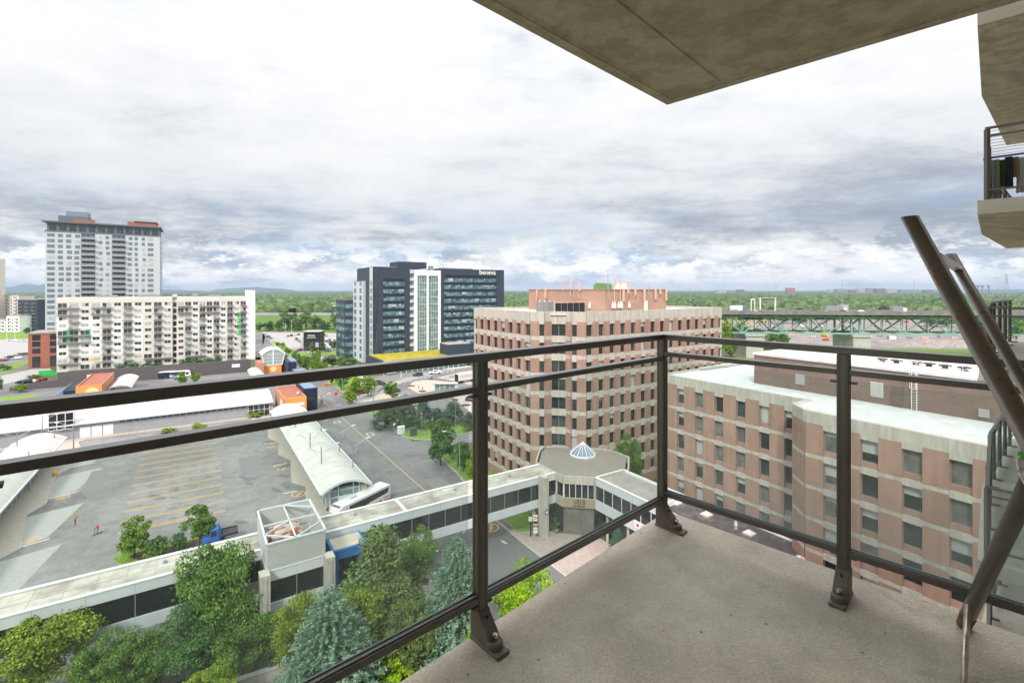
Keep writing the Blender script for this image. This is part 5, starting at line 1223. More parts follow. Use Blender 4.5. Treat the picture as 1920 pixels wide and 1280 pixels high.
# north side: street, far lots, verges
sheet('lawn', [(47.8, 160), (56, 150), (60, 170), (56, 196), (62, 222), (72, 236), (72, 300), (47.8, 300)], M['grass'], 2)
sheet('striped_plaza', [(694, 744), (699, 712), (722, 700), (850, 690), (884, 684), (884, 692), (800, 706), (745, 715), (722, 722), (712, 735)], pm('plaza_dark', (.20, .19, .18), .9), 6, pix=True)
for k in range(16):
    f = k / 15; x0 = 697 + 150 * f; stripe((x0, 741 - 45 * f ** .7), (x0 + 12 + 22 * (1 - f), 728 - 36 * f ** .8 - 8), .75, M['pad'], 8)
sheet('pavement', [(655, 745), (690, 712), (698, 716), (735, 748), (760, 752), (700, 757), (668, 757)], M['pad'], 5, pix=True)
for k in range(5): stripe((704 + k * 9, 745 + k * .5), (712 + k * 9, 739 + k * .5), 1.0, M['yellow'], 9)
sheet('traffic_island', [(764, 726), (775, 716), (800, 712), (838, 716), (870, 730), (884, 742), (884, 775), (846, 742), (800, 738), (790, 741)], M['concpave'], 5, pix=True, kerb=.12)
sheet('pavement', [(820, 708), (884, 694), (884, 722), (860, 716)], M['concpave'], 5, pix=True, kerb=.12)
for px_, py_ in ((771, 724), (792, 734), (852, 750), (874, 760)):
    u, v = G(px_, py_); m = MB(); m.tube((u, v, .1), (u, v, .2), 1.6, n=18); struct('planting_bed', m, M['mulch'])
sheet('street', [(-200, 332), (140, 300), (140, 318), (-200, 352)] if False else [(28, 300), (140, 300), (140, 318), (28, 322)], M['asphalt2'], 3)
sheet('pavement', [(592, 672), (606, 668), (690, 705), (700, 716), (672, 707)], M['pad'], 4, pix=True)
sheet('far_parking_lot', [(492, 650), (492, 622), (656, 625), (700, 628), (700, 654), (560, 658), (520, 640), (500, 622)], M['pad'], 3, pix=True)
sheet('far_parking_lot', [(492, 623), (662, 625), (662, 652), (545, 662)], pm('pale_asphalt', (.36, .345, .34), .92, var=.1, scale=.3), 4, pix=True)
sheet('pavement', [(500, 632), (508, 632), (545, 668), (530, 668)], M['pinkpave'], 5, pix=True)
sheet('road', [(478, 700), (478, 625), (499, 625), (535, 668), (545, 700)], M['asphalt2'], 3, pix=True)
sheet('verge', [(508, 640), (520, 640), (556, 660), (690, 655), (690, 661), (545, 668)], M['grass'], 6, pix=True)
# left side
sheet('road', [(-400, 668), (0, 668), (95, 640), (95, 650), (80, 690), (0, 745), (-400, 745)], M['asphalt2'], 3, pix=True)
sheet('far_parking_lot', [(-300, 672), (-300, 642), (92, 632), (92, 650), (30, 672)], MATS['pale_asphalt'], 4, pix=True)
sheet('verge', [(-300, 645), (-300, 622), (92, 612), (92, 634)], M['grass'], 5, pix=True)
sheet('verge', [(0, 690), (60, 672), (92, 652), (92, 656), (70, 674), (20, 696), (0, 700)], M['grass'], 6, pix=True)
sheet('lawn', [(-100, 292), (-48, 269.5), (25, 269.5), (25, 313.8), (-56, 313.8), (-100, 330)], M['grassd'], 1)
sheet('pavement', [(0, 722), (40, 712), (95, 700), (95, 690), (60, 692), (0, 705)], M['pad'], 6, pix=True)
sheet('verge', [(0, 752), (0, 745), (70, 739), (75, 742), (40, 748)], M['grass'], 7, pix=True)
# grass bank of the motorway, ramping up
def embank(pts_b, pts_t, zt, mat, name='embankment'):
    m = MB(); k = len(pts_b); b = [G(*p) for p in pts_b]; t_ = [G(p[0], p[1], zt) for p in pts_t]
    vs = [(u, v, 0) for u, v in b] + [(u, v, zt) for u, v in t_] + [(u + 2, v + 60, zt) for u, v in t_] + [(u + 4, v + 76, 0) for u, v in t_]
    fs = [(r_ * k + i, r_ * k + i + 1, (r_ + 1) * k + i + 1, (r_ + 1) * k + i) for r_ in range(3) for i in range(k - 1)]
    m.add(vs, fs); return struct(name, m, mat)
embank([(380, 617), (490, 620), (560, 622), (660, 624), (720, 626), (900, 628)], [(380, 591), (490, 592), (560, 592), (660, 592), (720, 592), (900, 592)], 11.0, pm('bank_grass', (.115, .19, .03), .95, var=.3, scale=.15, col2=(.08, .145, .03)))
sheet('motorway', [G(p[0], p[1], 11.2) for p in ((380, 591), (900, 591), (900, 586), (380, 586))], M['asphalt'], 1, z=11.15)
sheet('motorway_field', [G(*p) for p in ((480, 586), (700, 584), (700, 572), (480, 574))], M['field'], 3)
# right side: grass under the bridge, construction yard, mounds
sheet('lawn', [G(*p) for p in ((1340, 700), (1340, 640), (1500, 640), (1800, 652), (2200, 655), (2200, 700))], M['grass'], 2)
sheet('construction_yard', [G(*p) for p in ((1395, 640), (1400, 606), (1460, 596), (2300, 596), (2300, 655), (1800, 655), (1600, 652), (1450, 648))], pm('yard_gravel', (.30, .255, .235), .95, var=.35, scale=.06, col2=(.19, .18, .175), extra=None), 4)
sheet('path', [G(*p) for p in ((1353, 667), (1380, 665), (1380, 663), (1353, 664))], M['pad'], 4)
m = MB(); rr = random.Random(4)
for (x, y, r_, h_) in ((1740, 648, 9, 4.5), (1770, 648, 8, 4), (1800, 650, 10, 4.5), (1715, 648, 7, 2.5), (1560, 645, 6, 1.5)):
    u, v = G(x, y); m.lathe([(r_, 0), (r_ * .75, h_ * .35), (r_ * .4, h_ * .8), (r_ * .1, h_)], (u, v, 0), 12)
o = struct('gravel_mounds', m, M['gravel']); 
# entrance surroundings: bed of rocks
m = MB(); rr = random.Random(9)
for i in range(260):
    u, v = 48.2 + rr.random() * 3.0, 61.0 + rr.random() * 5.5
    if (u - 47) + (66 - v) > 5.6 or (u + v) < 111: continue
    s_ = .12 + rr.random() * .16; m.lathe([(s_, 0), (s_ * .8, s_ * .5), (s_ * .2, s_ * .8)], (u, v, .16), 5)
o = m.obj('rock_bed', pm('rock', (.42, .36, .30), .95, var=.3, scale=2), None, W(0, 0, 0), A); o['kind'] = 'stuff'; tag(o, 'bed of pale rocks beside the pavilion entrance', 'rocks')
# low walls at the bottom
def lowwall(pts, h, lab, w_=.45, pix=True, mat=None):
    p3 = [G(*p) for p in pts] if pix else pts; t = thing('low_wall', lab, 'wall', *p3[0]); m, c = MB(), MB()
    for a, b in zip(p3, p3[1:]):
        a_, b_ = (a[0] - p3[0][0], a[1] - p3[0][1]), (b[0] - p3[0][0], b[1] - p3[0][1]); L_, d = side(a_, b_)
        m.obox(a_, d, 0, L_, -w_ / 2, w_ / 2, 0, h); c.obox(a_, d, -.05, L_ + .05, -w_ / 2 - .08, w_ / 2 + .08, h, h + .1)
    m.obj('wall', mat or M['conc'], t); c.obj('coping', M['concl'], t)
q = [G(434, 1276, 1.6), G(524, 1246, 1.6), G(600, 1222, 1.6)]; q = [(-9.0, q[0][1] - 1.4)] + q
lowwall(q, 1.5, 'low concrete garden wall with a pale coping below the blue spruce', pix=False)
lowwall([(930, 1128), (975, 1170), (1010, 1215)], 1.3, 'low brown garden wall with a white coping between our balcony post and the floor edge', mat=M['brickb'])
sheet('garden_paving', [(20, 30), (33, 30), (33, 45.5), (24, 46), (20, 45)], pm('garden_paving', (.34, .27, .23), .95, var=.3, scale=1.6, col2=(.27, .26, .2)), 3)
sheet('garden_path', [(26.5, 50), (26.9, 63), (25.4, 63), (24.5, 52)], M['pinkpave'], 3)
# ================================================================== vegetation
def quads_mesh(name, cen, nrm, size, mats, midx=None, asp=.62):
    n = len(cen); rg = np.random.default_rng(n)
    r_ = rg.normal(size=(n, 3)); t = np.cross(nrm, r_); t /= np.linalg.norm(t, axis=1)[:, None] + 1e-9; b = np.cross(nrm, t)
    s_ = size[:, None] / 2; t = t * s_; b = b * s_ * asp
    v = np.stack([cen - t, cen - b * 1.1, cen + t, cen + b], 1).reshape(-1, 3).astype(np.float32)
    me = bpy.data.meshes.new(name); me.vertices.add(4 * n); me.vertices.foreach_set('co', v.ravel())
    me.loops.add(4 * n); me.loops.foreach_set('vertex_index', np.arange(4 * n, dtype=np.int32))
    me.polygons.add(n); me.polygons.foreach_set('loop_start', np.arange(0, 4 * n, 4, dtype=np.int32)); me.polygons.foreach_set('loop_total', np.full(n, 4, np.int32))
    for m in mats: me.materials.append(m)
    if midx is not None: me.polygons.foreach_set('material_index', midx.astype(np.int32))
    me.update(calc_edges=True); return me
def unit(a): return a / (np.linalg.norm(a, axis=1)[:, None] + 1e-9)
def crown_decid(seed, nq, leaf, cl=46, shape='round', flowers=0):
    rg = np.random.default_rng(seed)
    c = unit(rg.normal(size=(cl, 3))) * (rg.random(cl) ** .42)[:, None]
    c[:, 0] *= .40; c[:, 1] *= .40; c[:, 2] = c[:, 2] * .40 + .58
    if shape == 'cone':
        zz = rg.random(cl) ** 1.15; a = rg.random(cl) * 6.283; r_ = (1 - zz) * .36 * (.5 + .5 * rg.random(cl)) + .02
        c = np.stack([r_ * np.cos(a), r_ * np.sin(a), .10 + zz * .86], 1)
    if shape == 'pine':
        zz = rg.random(cl) ** .9; a = rg.random(cl) * 6.283; r_ = (1 - zz ** 1.6) * .34 * (.55 + .5 * rg.random(cl)) + .02
        c = np.stack([r_ * np.cos(a), r_ * np.sin(a), .12 + zz * .84], 1)
    if shape == 'bush': c[:, 2] = (c[:, 2] - .58) * .9 + .36
    cr = (.065 + .085 * rg.random(cl)); cr *= {'round': 1.0, 'bush': 1.0, 'pine': .95}.get(shape, .75)
    k = rg.integers(0, cl, nq); d = unit(rg.normal(size=(nq, 3))); d[:, 2] = np.abs(d[:, 2]) * np.where(rg.random(nq) < .78, 1, -1); d = unit(d)
    rad = cr[k] * (.55 + .5 * rg.random(nq)); p = c[k] + d * rad[:, None] * np.array([1.15, 1.15, .8])
    nr = unit(d * .9 + rg.normal(size=(nq, 3)) * .65 + np.array([0, 0, .35]))
    sz = leaf * (.6 + .8 * rg.random(nq)); mi = np.zeros(nq)
    if flowers: f = (rg.random(nq) < flowers) & (rad > cr[k] * .85) & (d[:, 2] > -.1); mi[f] = 1; sz[f] *= 1.0
    return p, nr, sz, mi, c
def crown_spruce(seed, lev=30, leaf=.022):
    rg = np.random.default_rng(seed); P_, N_, S_ = [], [], []
    for i in range(lev):
        f = (i + rg.random() * .5) / lev; z0 = .05 + f * .92; r_ = (1 - f) ** .66 * .30 + .012; nb_ = int(7 + 22 * r_ / .3)
        for j in range(nb_):
            a = 6.283 * (j + rg.random() * .8) / nb_; rr_ = r_ * (.72 + .4 * rg.random()); m = max(6, int(rr_ / .3 * 58))
            s_ = np.sqrt(rg.random(m) * .95 + .05); x = rr_ * s_; zz = z0 - .30 * rr_ * s_ + .22 * rr_ * s_ ** 3
            wd = (rg.random(m) - .5) * rr_ * .34 * (1.15 - s_)
            dr = rg.random(m) ** 1.5 * .030
            P_.append(np.stack([x * np.cos(a) - wd * np.sin(a), x * np.sin(a) + wd * np.cos(a), zz - dr], 1))
            nn_ = np.stack([np.full(m, math.cos(a) * .35), np.full(m, math.sin(a) * .35), np.full(m, .9)], 1) + rg.normal(size=(m, 3)) * .38; N_.append(unit(nn_)); S_.append(leaf * (.6 + .7 * rg.random(m)))
    p = np.concatenate(P_); return p, np.concatenate(N_), np.concatenate(S_), np.zeros(len(p)), None
TREE = {}
def trunk_mesh(seed, cs, kind):
    m = MB(); rg = random.Random(seed)
    if kind in ('spruce', 'cone', 'pine'):
        m.tube((0, 0, 0), (0, 0, .92), .018, .003, 8)
    else:
        m.tube((0, 0, 0), (.01, 0, .30), .024, .018, 8); m.tube((.01, 0, .30), (0, .01, .62), .018, .008, 7)
        cc = sorted(cs.tolist(), key=lambda q: rg.random())[:9]
        for q in cc: m.tube((.005, 0, min(q[2] - .05, .22 + rg.random() * .3)), (q[0] * .9, q[1] * .9, q[2]), .009, .003, 5)
    return m
SPEC = dict(  # kind: (shape, quads, leaf, clumps)
 near=('round', 20000, .0235, 75), mid=('round', 5200, .055, 42), far=('round', 650, .11, 18), cone=('cone', 19000, .021, 95), pine=('pine', 9000, .042, 70), bush=('bush', 1800, .075, 20), flower=('round', 14000, .026, 55))
def tree(kind, leaf, u, v, h, wd, label, cat='tree', group=None, rz=None, seed=0, z=0, name=None):
    """h: height, wd: crown width in metres"""
    key = (kind, seed)
    if key not in TREE:
        if kind == 'spruce': p, nr, sz, mi, c = crown_spruce(seed + 50)
        else: sh, nq, lf, cl = SPEC[kind]; p, nr, sz, mi, c = crown_decid(seed * 7 + len(kind), nq, lf, cl, sh, .05 if kind == 'flower' else 0)
        me = quads_mesh('crown', p, nr, sz, [LF['mid']] + ([LF['flower']] if kind == 'flower' else []), mi, .42 if kind in ('spruce', 'pine') else .62)
        t = trunk_mesh(seed, c, 'spruce' if kind == 'spruce' else SPEC[kind][0]) 
        tm = bpy.data.meshes.new('trunk'); tm.from_pydata(t.v, [], t.f); tm.materials.append(M['trunk'])
        TREE[key] = (me, tm, .60 if kind == 'spruce' else (.72 if kind in ('cone', 'pine') else .98))
    me, tm, bw = TREE[key]
    nm = name or {'spruce': 'spruce_tree', 'pine': 'pine_tree', 'bush': 'shrub', 'cone': 'tree'}.get(kind, 'tree')
    root = thing(nm, label, cat, u, v, z, rz if rz is not None else random.random() * 6.28, group); s_ = wd / bw
    root.scale = (s_, s_, h)
    c = bpy.data.objects.new('crown', me); COL.objects.link(c); c.parent = root; c.material_slots[0].link = 'OBJECT'; c.material_slots[0].material = LF[leaf]
    t = bpy.data.objects.new('trunk', tm); COL.objects.link(t); t.parent = root
    return root
def tp(kind, leaf, bx, by, ytop, wpx, label, **k):
    """tree whose foot is at photo pixel (bx, by), top at ytop, crown wpx wide"""
    u, v = G(bx, by); D = u * SA + v * CA; h = H - (ytop - HY) * D / F
    return tree(kind, leaf, u, v, h, wpx * D / F, label, **k)
tp('near', 'yellow', 78, 1330, 1136, 200, 'large bright yellow-green tree at the bottom left corner', seed=1)
tp('near', 'mid', 190, 1345, 1192, 120, 'small mid-green tree behind the bright tree at the bottom left', seed=2)
tp('near', 'mid', 262, 1310, 1184, 130, 'low leafy tree under the footbridge, left of the tall one', seed=3)
tp('near', 'mid', 405, 1262, 1010, 170, 'tall mid-green tree in front of the footbridge, left of the plant box', seed=1)
tp('near', 'dark', 370, 1290, 1130, 150, 'dark-green tree below the tall one in front of the footbridge', seed=2)
tp('near', 'mid', 455, 1275, 1120, 120, 'leafy tree directly under the left pillar of the plant box', seed=3)
tp('near', 'yellow', 392, 1372, 1248, 110, 'bright yellow-green treetop at the bottom edge, left of the blue spruce', seed=2)
tp('cone', 'sprdark', 505, 1262, 1150, 62, 'narrow dark evergreen between the pillar and the blue spruce', name='evergreen_tree', seed=4)
tp('near', 'yellow', 560, 1262, 1108, 110, 'yellow-green tree behind the left side of the blue spruce', seed=3)
tp('near', 'yellow', 672, 1262, 1090, 130, 'yellow-green tree behind the right side of the blue spruce', seed=1)
tp('spruce', 'spruce', 618, 1345, 1088, 235, 'big layered blue spruce at the bottom of the picture', seed=1)
tp('cone', 'olive', 712, 1216, 988, 190, 'large olive-green conical tree in front of the footbridge, right of the blue hut', seed=1)
tp('near', 'olive', 768, 1262, 1130, 120, 'low olive-green tree between the conical tree and the right blue spruce', seed=2)
tp('flower', 'mid', 782, 1120, 992, 90, 'round tree dotted with cream blossom in front of the footbridge', seed=1)
tp('spruce', 'spruce', 856, 1235, 990, 165, 'tall blue spruce beside the driveway, behind the glass next to a balcony post', seed=2)
tp('near', 'maple', 985, 1215, 1062, 135, 'lime-green tree just beyond the balcony floor edge', seed=2)
tp('near', 'maple', 905, 1290, 1150, 70, 'small lime-green tree at the foot of the left balcony post', seed=3)
tp('spruce', 'sprdark', 1158, 1052, 984, 44, 'small dark spruce in the paved court before the annex', seed=1)
tp('near', 'mid', 1180, 940, 812, 60, 'round green tree behind the entrance pavilion', seed=2)
tp('bush', 'maple', 738, 1300, 1218, 80, 'bright leafy shrub beside the garden bench at the bottom edge', cat='shrub', seed=1)
tp('bush', 'dark', 1214, 945, 890, 40, 'dark shrub behind the entrance pavilion roof', cat='shrub', seed=2)
gi = 'trees and shrubs on the planted island'
tp('mid', 'bright', 252, 1046, 972, 62, 'bright yellow-green tree at the left tip of the planted island', group=gi, seed=1)
tp('bush', 'mid', 292, 1046, 985, 50, 'mid-green shrub, second from the left on the planted island', cat='shrub', group=gi, seed=2)
tp('bush', 'dark', 334, 1032, 986, 36, 'small dark shrub, third from the left on the planted island', cat='shrub', group=gi, seed=1)
tp('mid', 'mid', 374, 1022, 948, 62, 'tallest green tree on the planted island', group=gi, seed=2)
tp('bush', 'bright', 408, 1014, 978, 32, 'small bright shrub at the right tip of the planted island', cat='shrub', group=gi, seed=2)
gr = 'pines on the lawn beside the road'
tp('pine', 'pine', 722, 803, 758, 46, 'leftmost bluish pine on the lawn beside the road', group=gr, seed=1)
tp('pine', 'pine', 748, 801, 752, 50, 'second bluish pine from the left on the lawn beside the road', group=gr, seed=2)
tp('pine', 'pine', 768, 797, 758, 38, 'third bluish pine from the left on the lawn beside the road', group=gr, seed=1)
tp('pine', 'pine', 794, 803, 751, 38, 'tall dark pine in the middle of the lawn beside the road', group=gr, seed=3)
tp('pine', 'pine', 820, 790, 765, 30, 'small dark pine between two taller ones on the lawn', group=gr, seed=2)
tp('pine', 'pine', 849, 796, 753, 42, 'dark pine beside the slim lamp post on the lawn', group=gr, seed=1)
tp('pine', 'pine', 879, 808, 772, 26, 'dark pine partly behind the left balcony post', group=gr, seed=2)
tp('mid', 'dark', 826, 872, 790, 66, 'large round dark-green tree at the corner of the side road', seed=1)
tp('mid', 'dark', 868, 885, 830, 50, 'dark-green tree beside the tall street lamp on the corner lawn', seed=2)
tp('mid', 'bright', 884, 905, 848, 30, 'slim bright tree just left of the left balcony post', seed=3)
tp('mid', 'mid', 736, 752, 713, 34, 'pointed green street tree in front of the striped plaza', seed=3)
tp('bush', 'mid', 762, 750, 734, 14, 'little green shrub right of the pointed street tree', cat='shrub', seed=1)
gm = 'trees along the right side of the road'
for i, (x, yb, yt, w_, l_) in enumerate(((690, 742, 703, 36, 'bright'), (668, 752, 708, 34, 'bright'), (655, 762, 730, 30, 'bright'), (640, 730, 690, 34, 'mid'), (622, 722, 690, 30, 'mid'), (608, 712, 676, 26, 'mid'), (590, 706, 662, 26, 'bright'), (575, 700, 668, 24, 'mid'), (562, 692, 662, 20, 'mid'), (553, 684, 658, 18, 'mid'))):
    tp('mid', l_, x, yb, yt, w_, '%s %s tree, counting back from the crossing, on the right side of the road' % (nth(i), {'bright': 'bright green', 'mid': 'mid-green'}[l_]), group=gm, seed=1 + i % 3)
gs = 'young trees around the far car park'
for i, (x, yb, yt, w_, l_, kd) in enumerate(((585, 664, 641, 11, 'bright', 'mid'), (605, 662, 641, 13, 'mid', 'mid'), (626, 655, 636, 22, 'dark', 'mid'), (596, 676, 654, 14, 'bright', 'mid'), (650, 668, 645, 22, 'bright', 'mid'), (624, 690, 664, 40, 'olive', 'mid'), (644, 694, 668, 36, 'olive', 'mid'), (660, 692, 670, 24, 'mid', 'mid'), (529, 652, 638, 14, 'yellow', 'bush'), (540, 662, 646, 18, 'bright', 'bush'), (521, 648, 638, 10, 'dark', 'bush'), (536, 672, 660, 12, 'mid', 'bush'), (676, 690, 678, 26, 'bright', 'bush'), (600, 688, 674, 18, 'bright', 'bush'))):
    tp(kd, l_, x, yb, yt, w_, 'young planting', cat='tree' if kd == 'mid' else 'shrub', group=gs, seed=1 + i % 3)
gb = 'trees on the grass bank of the motorway'
for i, (x, yb, yt, w_, l_) in enumerate(((505, 620, 602, 24, 'dark'), (524, 621, 600, 24, 'mid'), (540, 620, 580, 36, 'olive'), (556, 621, 596, 26, 'mid'), (574, 620, 581, 26, 'mid'), (590, 620, 589, 28, 'mid'), (604, 621, 600, 20, 'dark'), (615, 621, 604, 14, 'dark'), (634, 620, 580, 30, 'olive'), (648, 622, 592, 24, 'mid'), (662, 623, 596, 20, 'bright'), (486, 621, 604, 22, 'mid'))):
    tp('mid', l_, x, yb, yt, w_, '%s tree along the foot of the grassy motorway bank, counted from the left' % nth(i), group=gb, seed=1 + i % 3)
gl2 = 'trees and bushes at the far left'
for i, (x, yb, yt, w_, l_, kd, lb) in enumerate(((57, 630, 611, 20, 'dark', 'mid', 'dark round tree on the grass strip at the far left'), (62, 608, 592, 30, 'dark', 'mid', 'wide dark tree before the grey-and-beige blocks at the far left'), (22, 612, 603, 16, 'dark', 'bush', 'low bush before the beige blocks at the far left'), (8, 694, 676, 26, 'mid', 'bush', 'green bush beside the parked cars at the left edge'), (62, 708, 699, 24, 'mid', 'bush', 'low bush in front of the green hoarding'), (38, 735, 720, 26, 'bright', 'mid', 'bright young tree by the bus lane at the left edge'), (-2, 738, 706, 14, 'mid', 'mid', 'green tree cut by the left edge of the picture'), (340, 725, 699, 22, 'bright', 'mid', 'young tree in front of the parked blue and white bus, left one'), (368, 720, 697, 20, 'bright', 'mid', 'young tree in front of the parked blue and white bus, right one'), (376, 806, 786, 38, 'bright', 'bush', 'bright shrub in front of the terminal wall'), (314, 812, 797, 28, 'bright', 'bush', 'sparse shrub left of the bright one in front of the terminal wall'), (481, 782, 768, 34, 'bright', 'bush', 'clipped shrub below the terminal windows by the orange pavilion'))):
    tp(kd, l_, x, yb, yt, w_, lb, cat='tree' if kd == 'mid' else 'shrub', group=None, seed=1 + i % 3)
for i in range(9):
    u = atv((225, 250, 275, 295, 345, 360, 375, 392, 408)[i], 309); tree('bush', 'dark', u, 309, 4.2 + (i % 3) * .4, 6, '%s clipped bush from the left along the foot of the apartment block' % nth(i), 'shrub', 'bushes at the foot of the apartment block', seed=1 + i % 2)
gu = 'trees under and behind the steel bridge'
for i, (x, yb, yt, w_, l_) in enumerate(((1362, 672, 604, 34, 'bright'), (1375, 655, 612, 26, 'mid'), (1372, 672, 640, 28, 'olive'), (1392, 640, 606, 30, 'bright'), (1420, 640, 616, 30, 'mid'), (1445, 645, 622, 34, 'mid'), (1466, 650, 622, 30, 'mid'), (1440, 668, 640, 40, 'mid'), (1458, 668, 645, 34, 'dark'), (1475, 668, 648, 28, 'mid'), (1745, 612, 596, 40, 'mid'), (1775, 612, 594, 40, 'bright'), (1500, 606, 592, 36, 'dark'), (1470, 606, 592, 30, 'mid'), (1860, 640, 590, 60, 'mid'), (1905, 640, 594, 50, 'bright'))):
    tp('mid', l_, x, yb, yt, w_, '%s tree from the left around the steel bridge' % nth(i), group=gu, seed=1 + i % 3)

# ---- far woodland canopy, one mass to the horizon
def canopy(name, az0, az1, d0, d1, nr_, na_, hh, mats, dens=.46, seed=1, lab=''):
    rg = np.random.default_rng(seed); perm = rg.permutation(4096); tab = rg.random((4096, 4))
    px_ = np.linspace(az0, az1, na_); D = d0 * (d1 / d0) ** (np.linspace(0, 1, nr_) ** 1.0)
    K, DD = np.meshgrid((px_ - CX) / F, D); X = K * DD; Y = DD
    def hsh(i, j): return (perm[(i * 73 + 11) & 4095] + j * 157) & 4095
    best = np.zeros_like(X); cellc = 17.0
    I, J = np.floor(X / cellc).astype(int), np.floor(Y / cellc).astype(int); col = np.zeros_like(X)
    def low(x, y, s_, o):
        i, j = np.floor(x / s_).astype(int), np.floor(y / s_).astype(int); fx, fy = x / s_ - i, y / s_ - j; fx = fx * fx * (3 - 2 * fx); fy = fy * fy * (3 - 2 * fy)
        g = lambda a, b: tab[hsh(a + o, b)][..., 0]
        return (g(i, j) * (1 - fx) + g(i + 1, j) * fx) * (1 - fy) + (g(i, j + 1) * (1 - fx) + g(i + 1, j + 1) * fx) * fy
    mask = low(X, Y, 210, 5) * .5 + low(X, Y, 80, 99) * .5
    for di in (-1, 0, 1):
        for dj in (-1, 0, 1):
            t = tab[hsh(I + di, J + dj)]; cx_, cy_ = (I + di + t[..., 0]) * cellc, (J + dj + t[..., 1]) * cellc
            r_ = 5.5 + 6 * t[..., 2]; q = ((X - cx_) ** 2 + (Y - cy_) ** 2) / r_ ** 2; h_ = np.where(q < 1, np.sqrt(np.maximum(0, 1 - q)), 0) * (hh * (.45 + .3 * t[..., 3])) + np.where(q < 1, hh * (.10 + .45 * t[..., 3]), 0)
            best = np.where(h_ > best, h_, best)
    best += rg.normal(size=X.shape) * .5 * (best > 1)
    Z = np.where(mask > 1 - dens - .12, best, -1.0)
    v = np.stack([X, Y, Z], -1).reshape(-1, 3).astype(np.float32); n = nr_ * na_
    a = (np.arange(nr_ - 1)[:, None] * na_ + np.arange(na_ - 1)[None, :]).ravel(); f = np.stack([a, a + 1, a + na_ + 1, a + na_], 1)
    zf = v[:, 2][f]; f = f[(zf.max(1) > 0)]
    me = bpy.data.meshes.new(name); me.vertices.add(n); me.vertices.foreach_set('co', v.ravel()); me.loops.add(len(f) * 4); me.loops.foreach_set('vertex_index', f.ravel().astype(np.int32))
    me.polygons.add(len(f)); me.polygons.foreach_set('loop_start', np.arange(0, 4 * len(f), 4, dtype=np.int32)); me.polygons.foreach_set('loop_total', np.full(len(f), 4, np.int32))
    me.materials.append(mats); me.update(calc_edges=True); o = bpy.data.objects.new(name, me); COL.objects.link(o); o['kind'] = 'stuff'; tag(o, lab, 'woodland'); return o
def cellx(t, n, tcn, mp, noi, mix, rmp, src, b):
    v = n.new('ShaderNodeTexVoronoi'); v.inputs['Scale'].default_value = 1 / 14; t.links.new(tcn.outputs['Object'], v.inputs['Vector'])
    s = n.new('ShaderNodeSeparateColor'); t.links.new(v.outputs['Color'], s.inputs[0])
    return mix(1., src, rmp(s.outputs[0], [(0, .45), (.5, .95), (1, 1.5)]), 'MULTIPLY')
cm = pm('canopy_green', (.065, .11, .035), .9, var=.3, scale=.012, col2=(.115, .165, .05), spec=.1, extra=cellx)
canopy('woodland', -60, 760, 620, 7500, 360, 620, 14, cm, .42, 3, 'broad green woodland and suburb trees reaching the horizon, left half')
canopy('woodland', 900, 1990, 640, 7500, 380, 900, 15, cm, .66, 8, 'dense green woodland reaching the horizon behind the steel bridge')
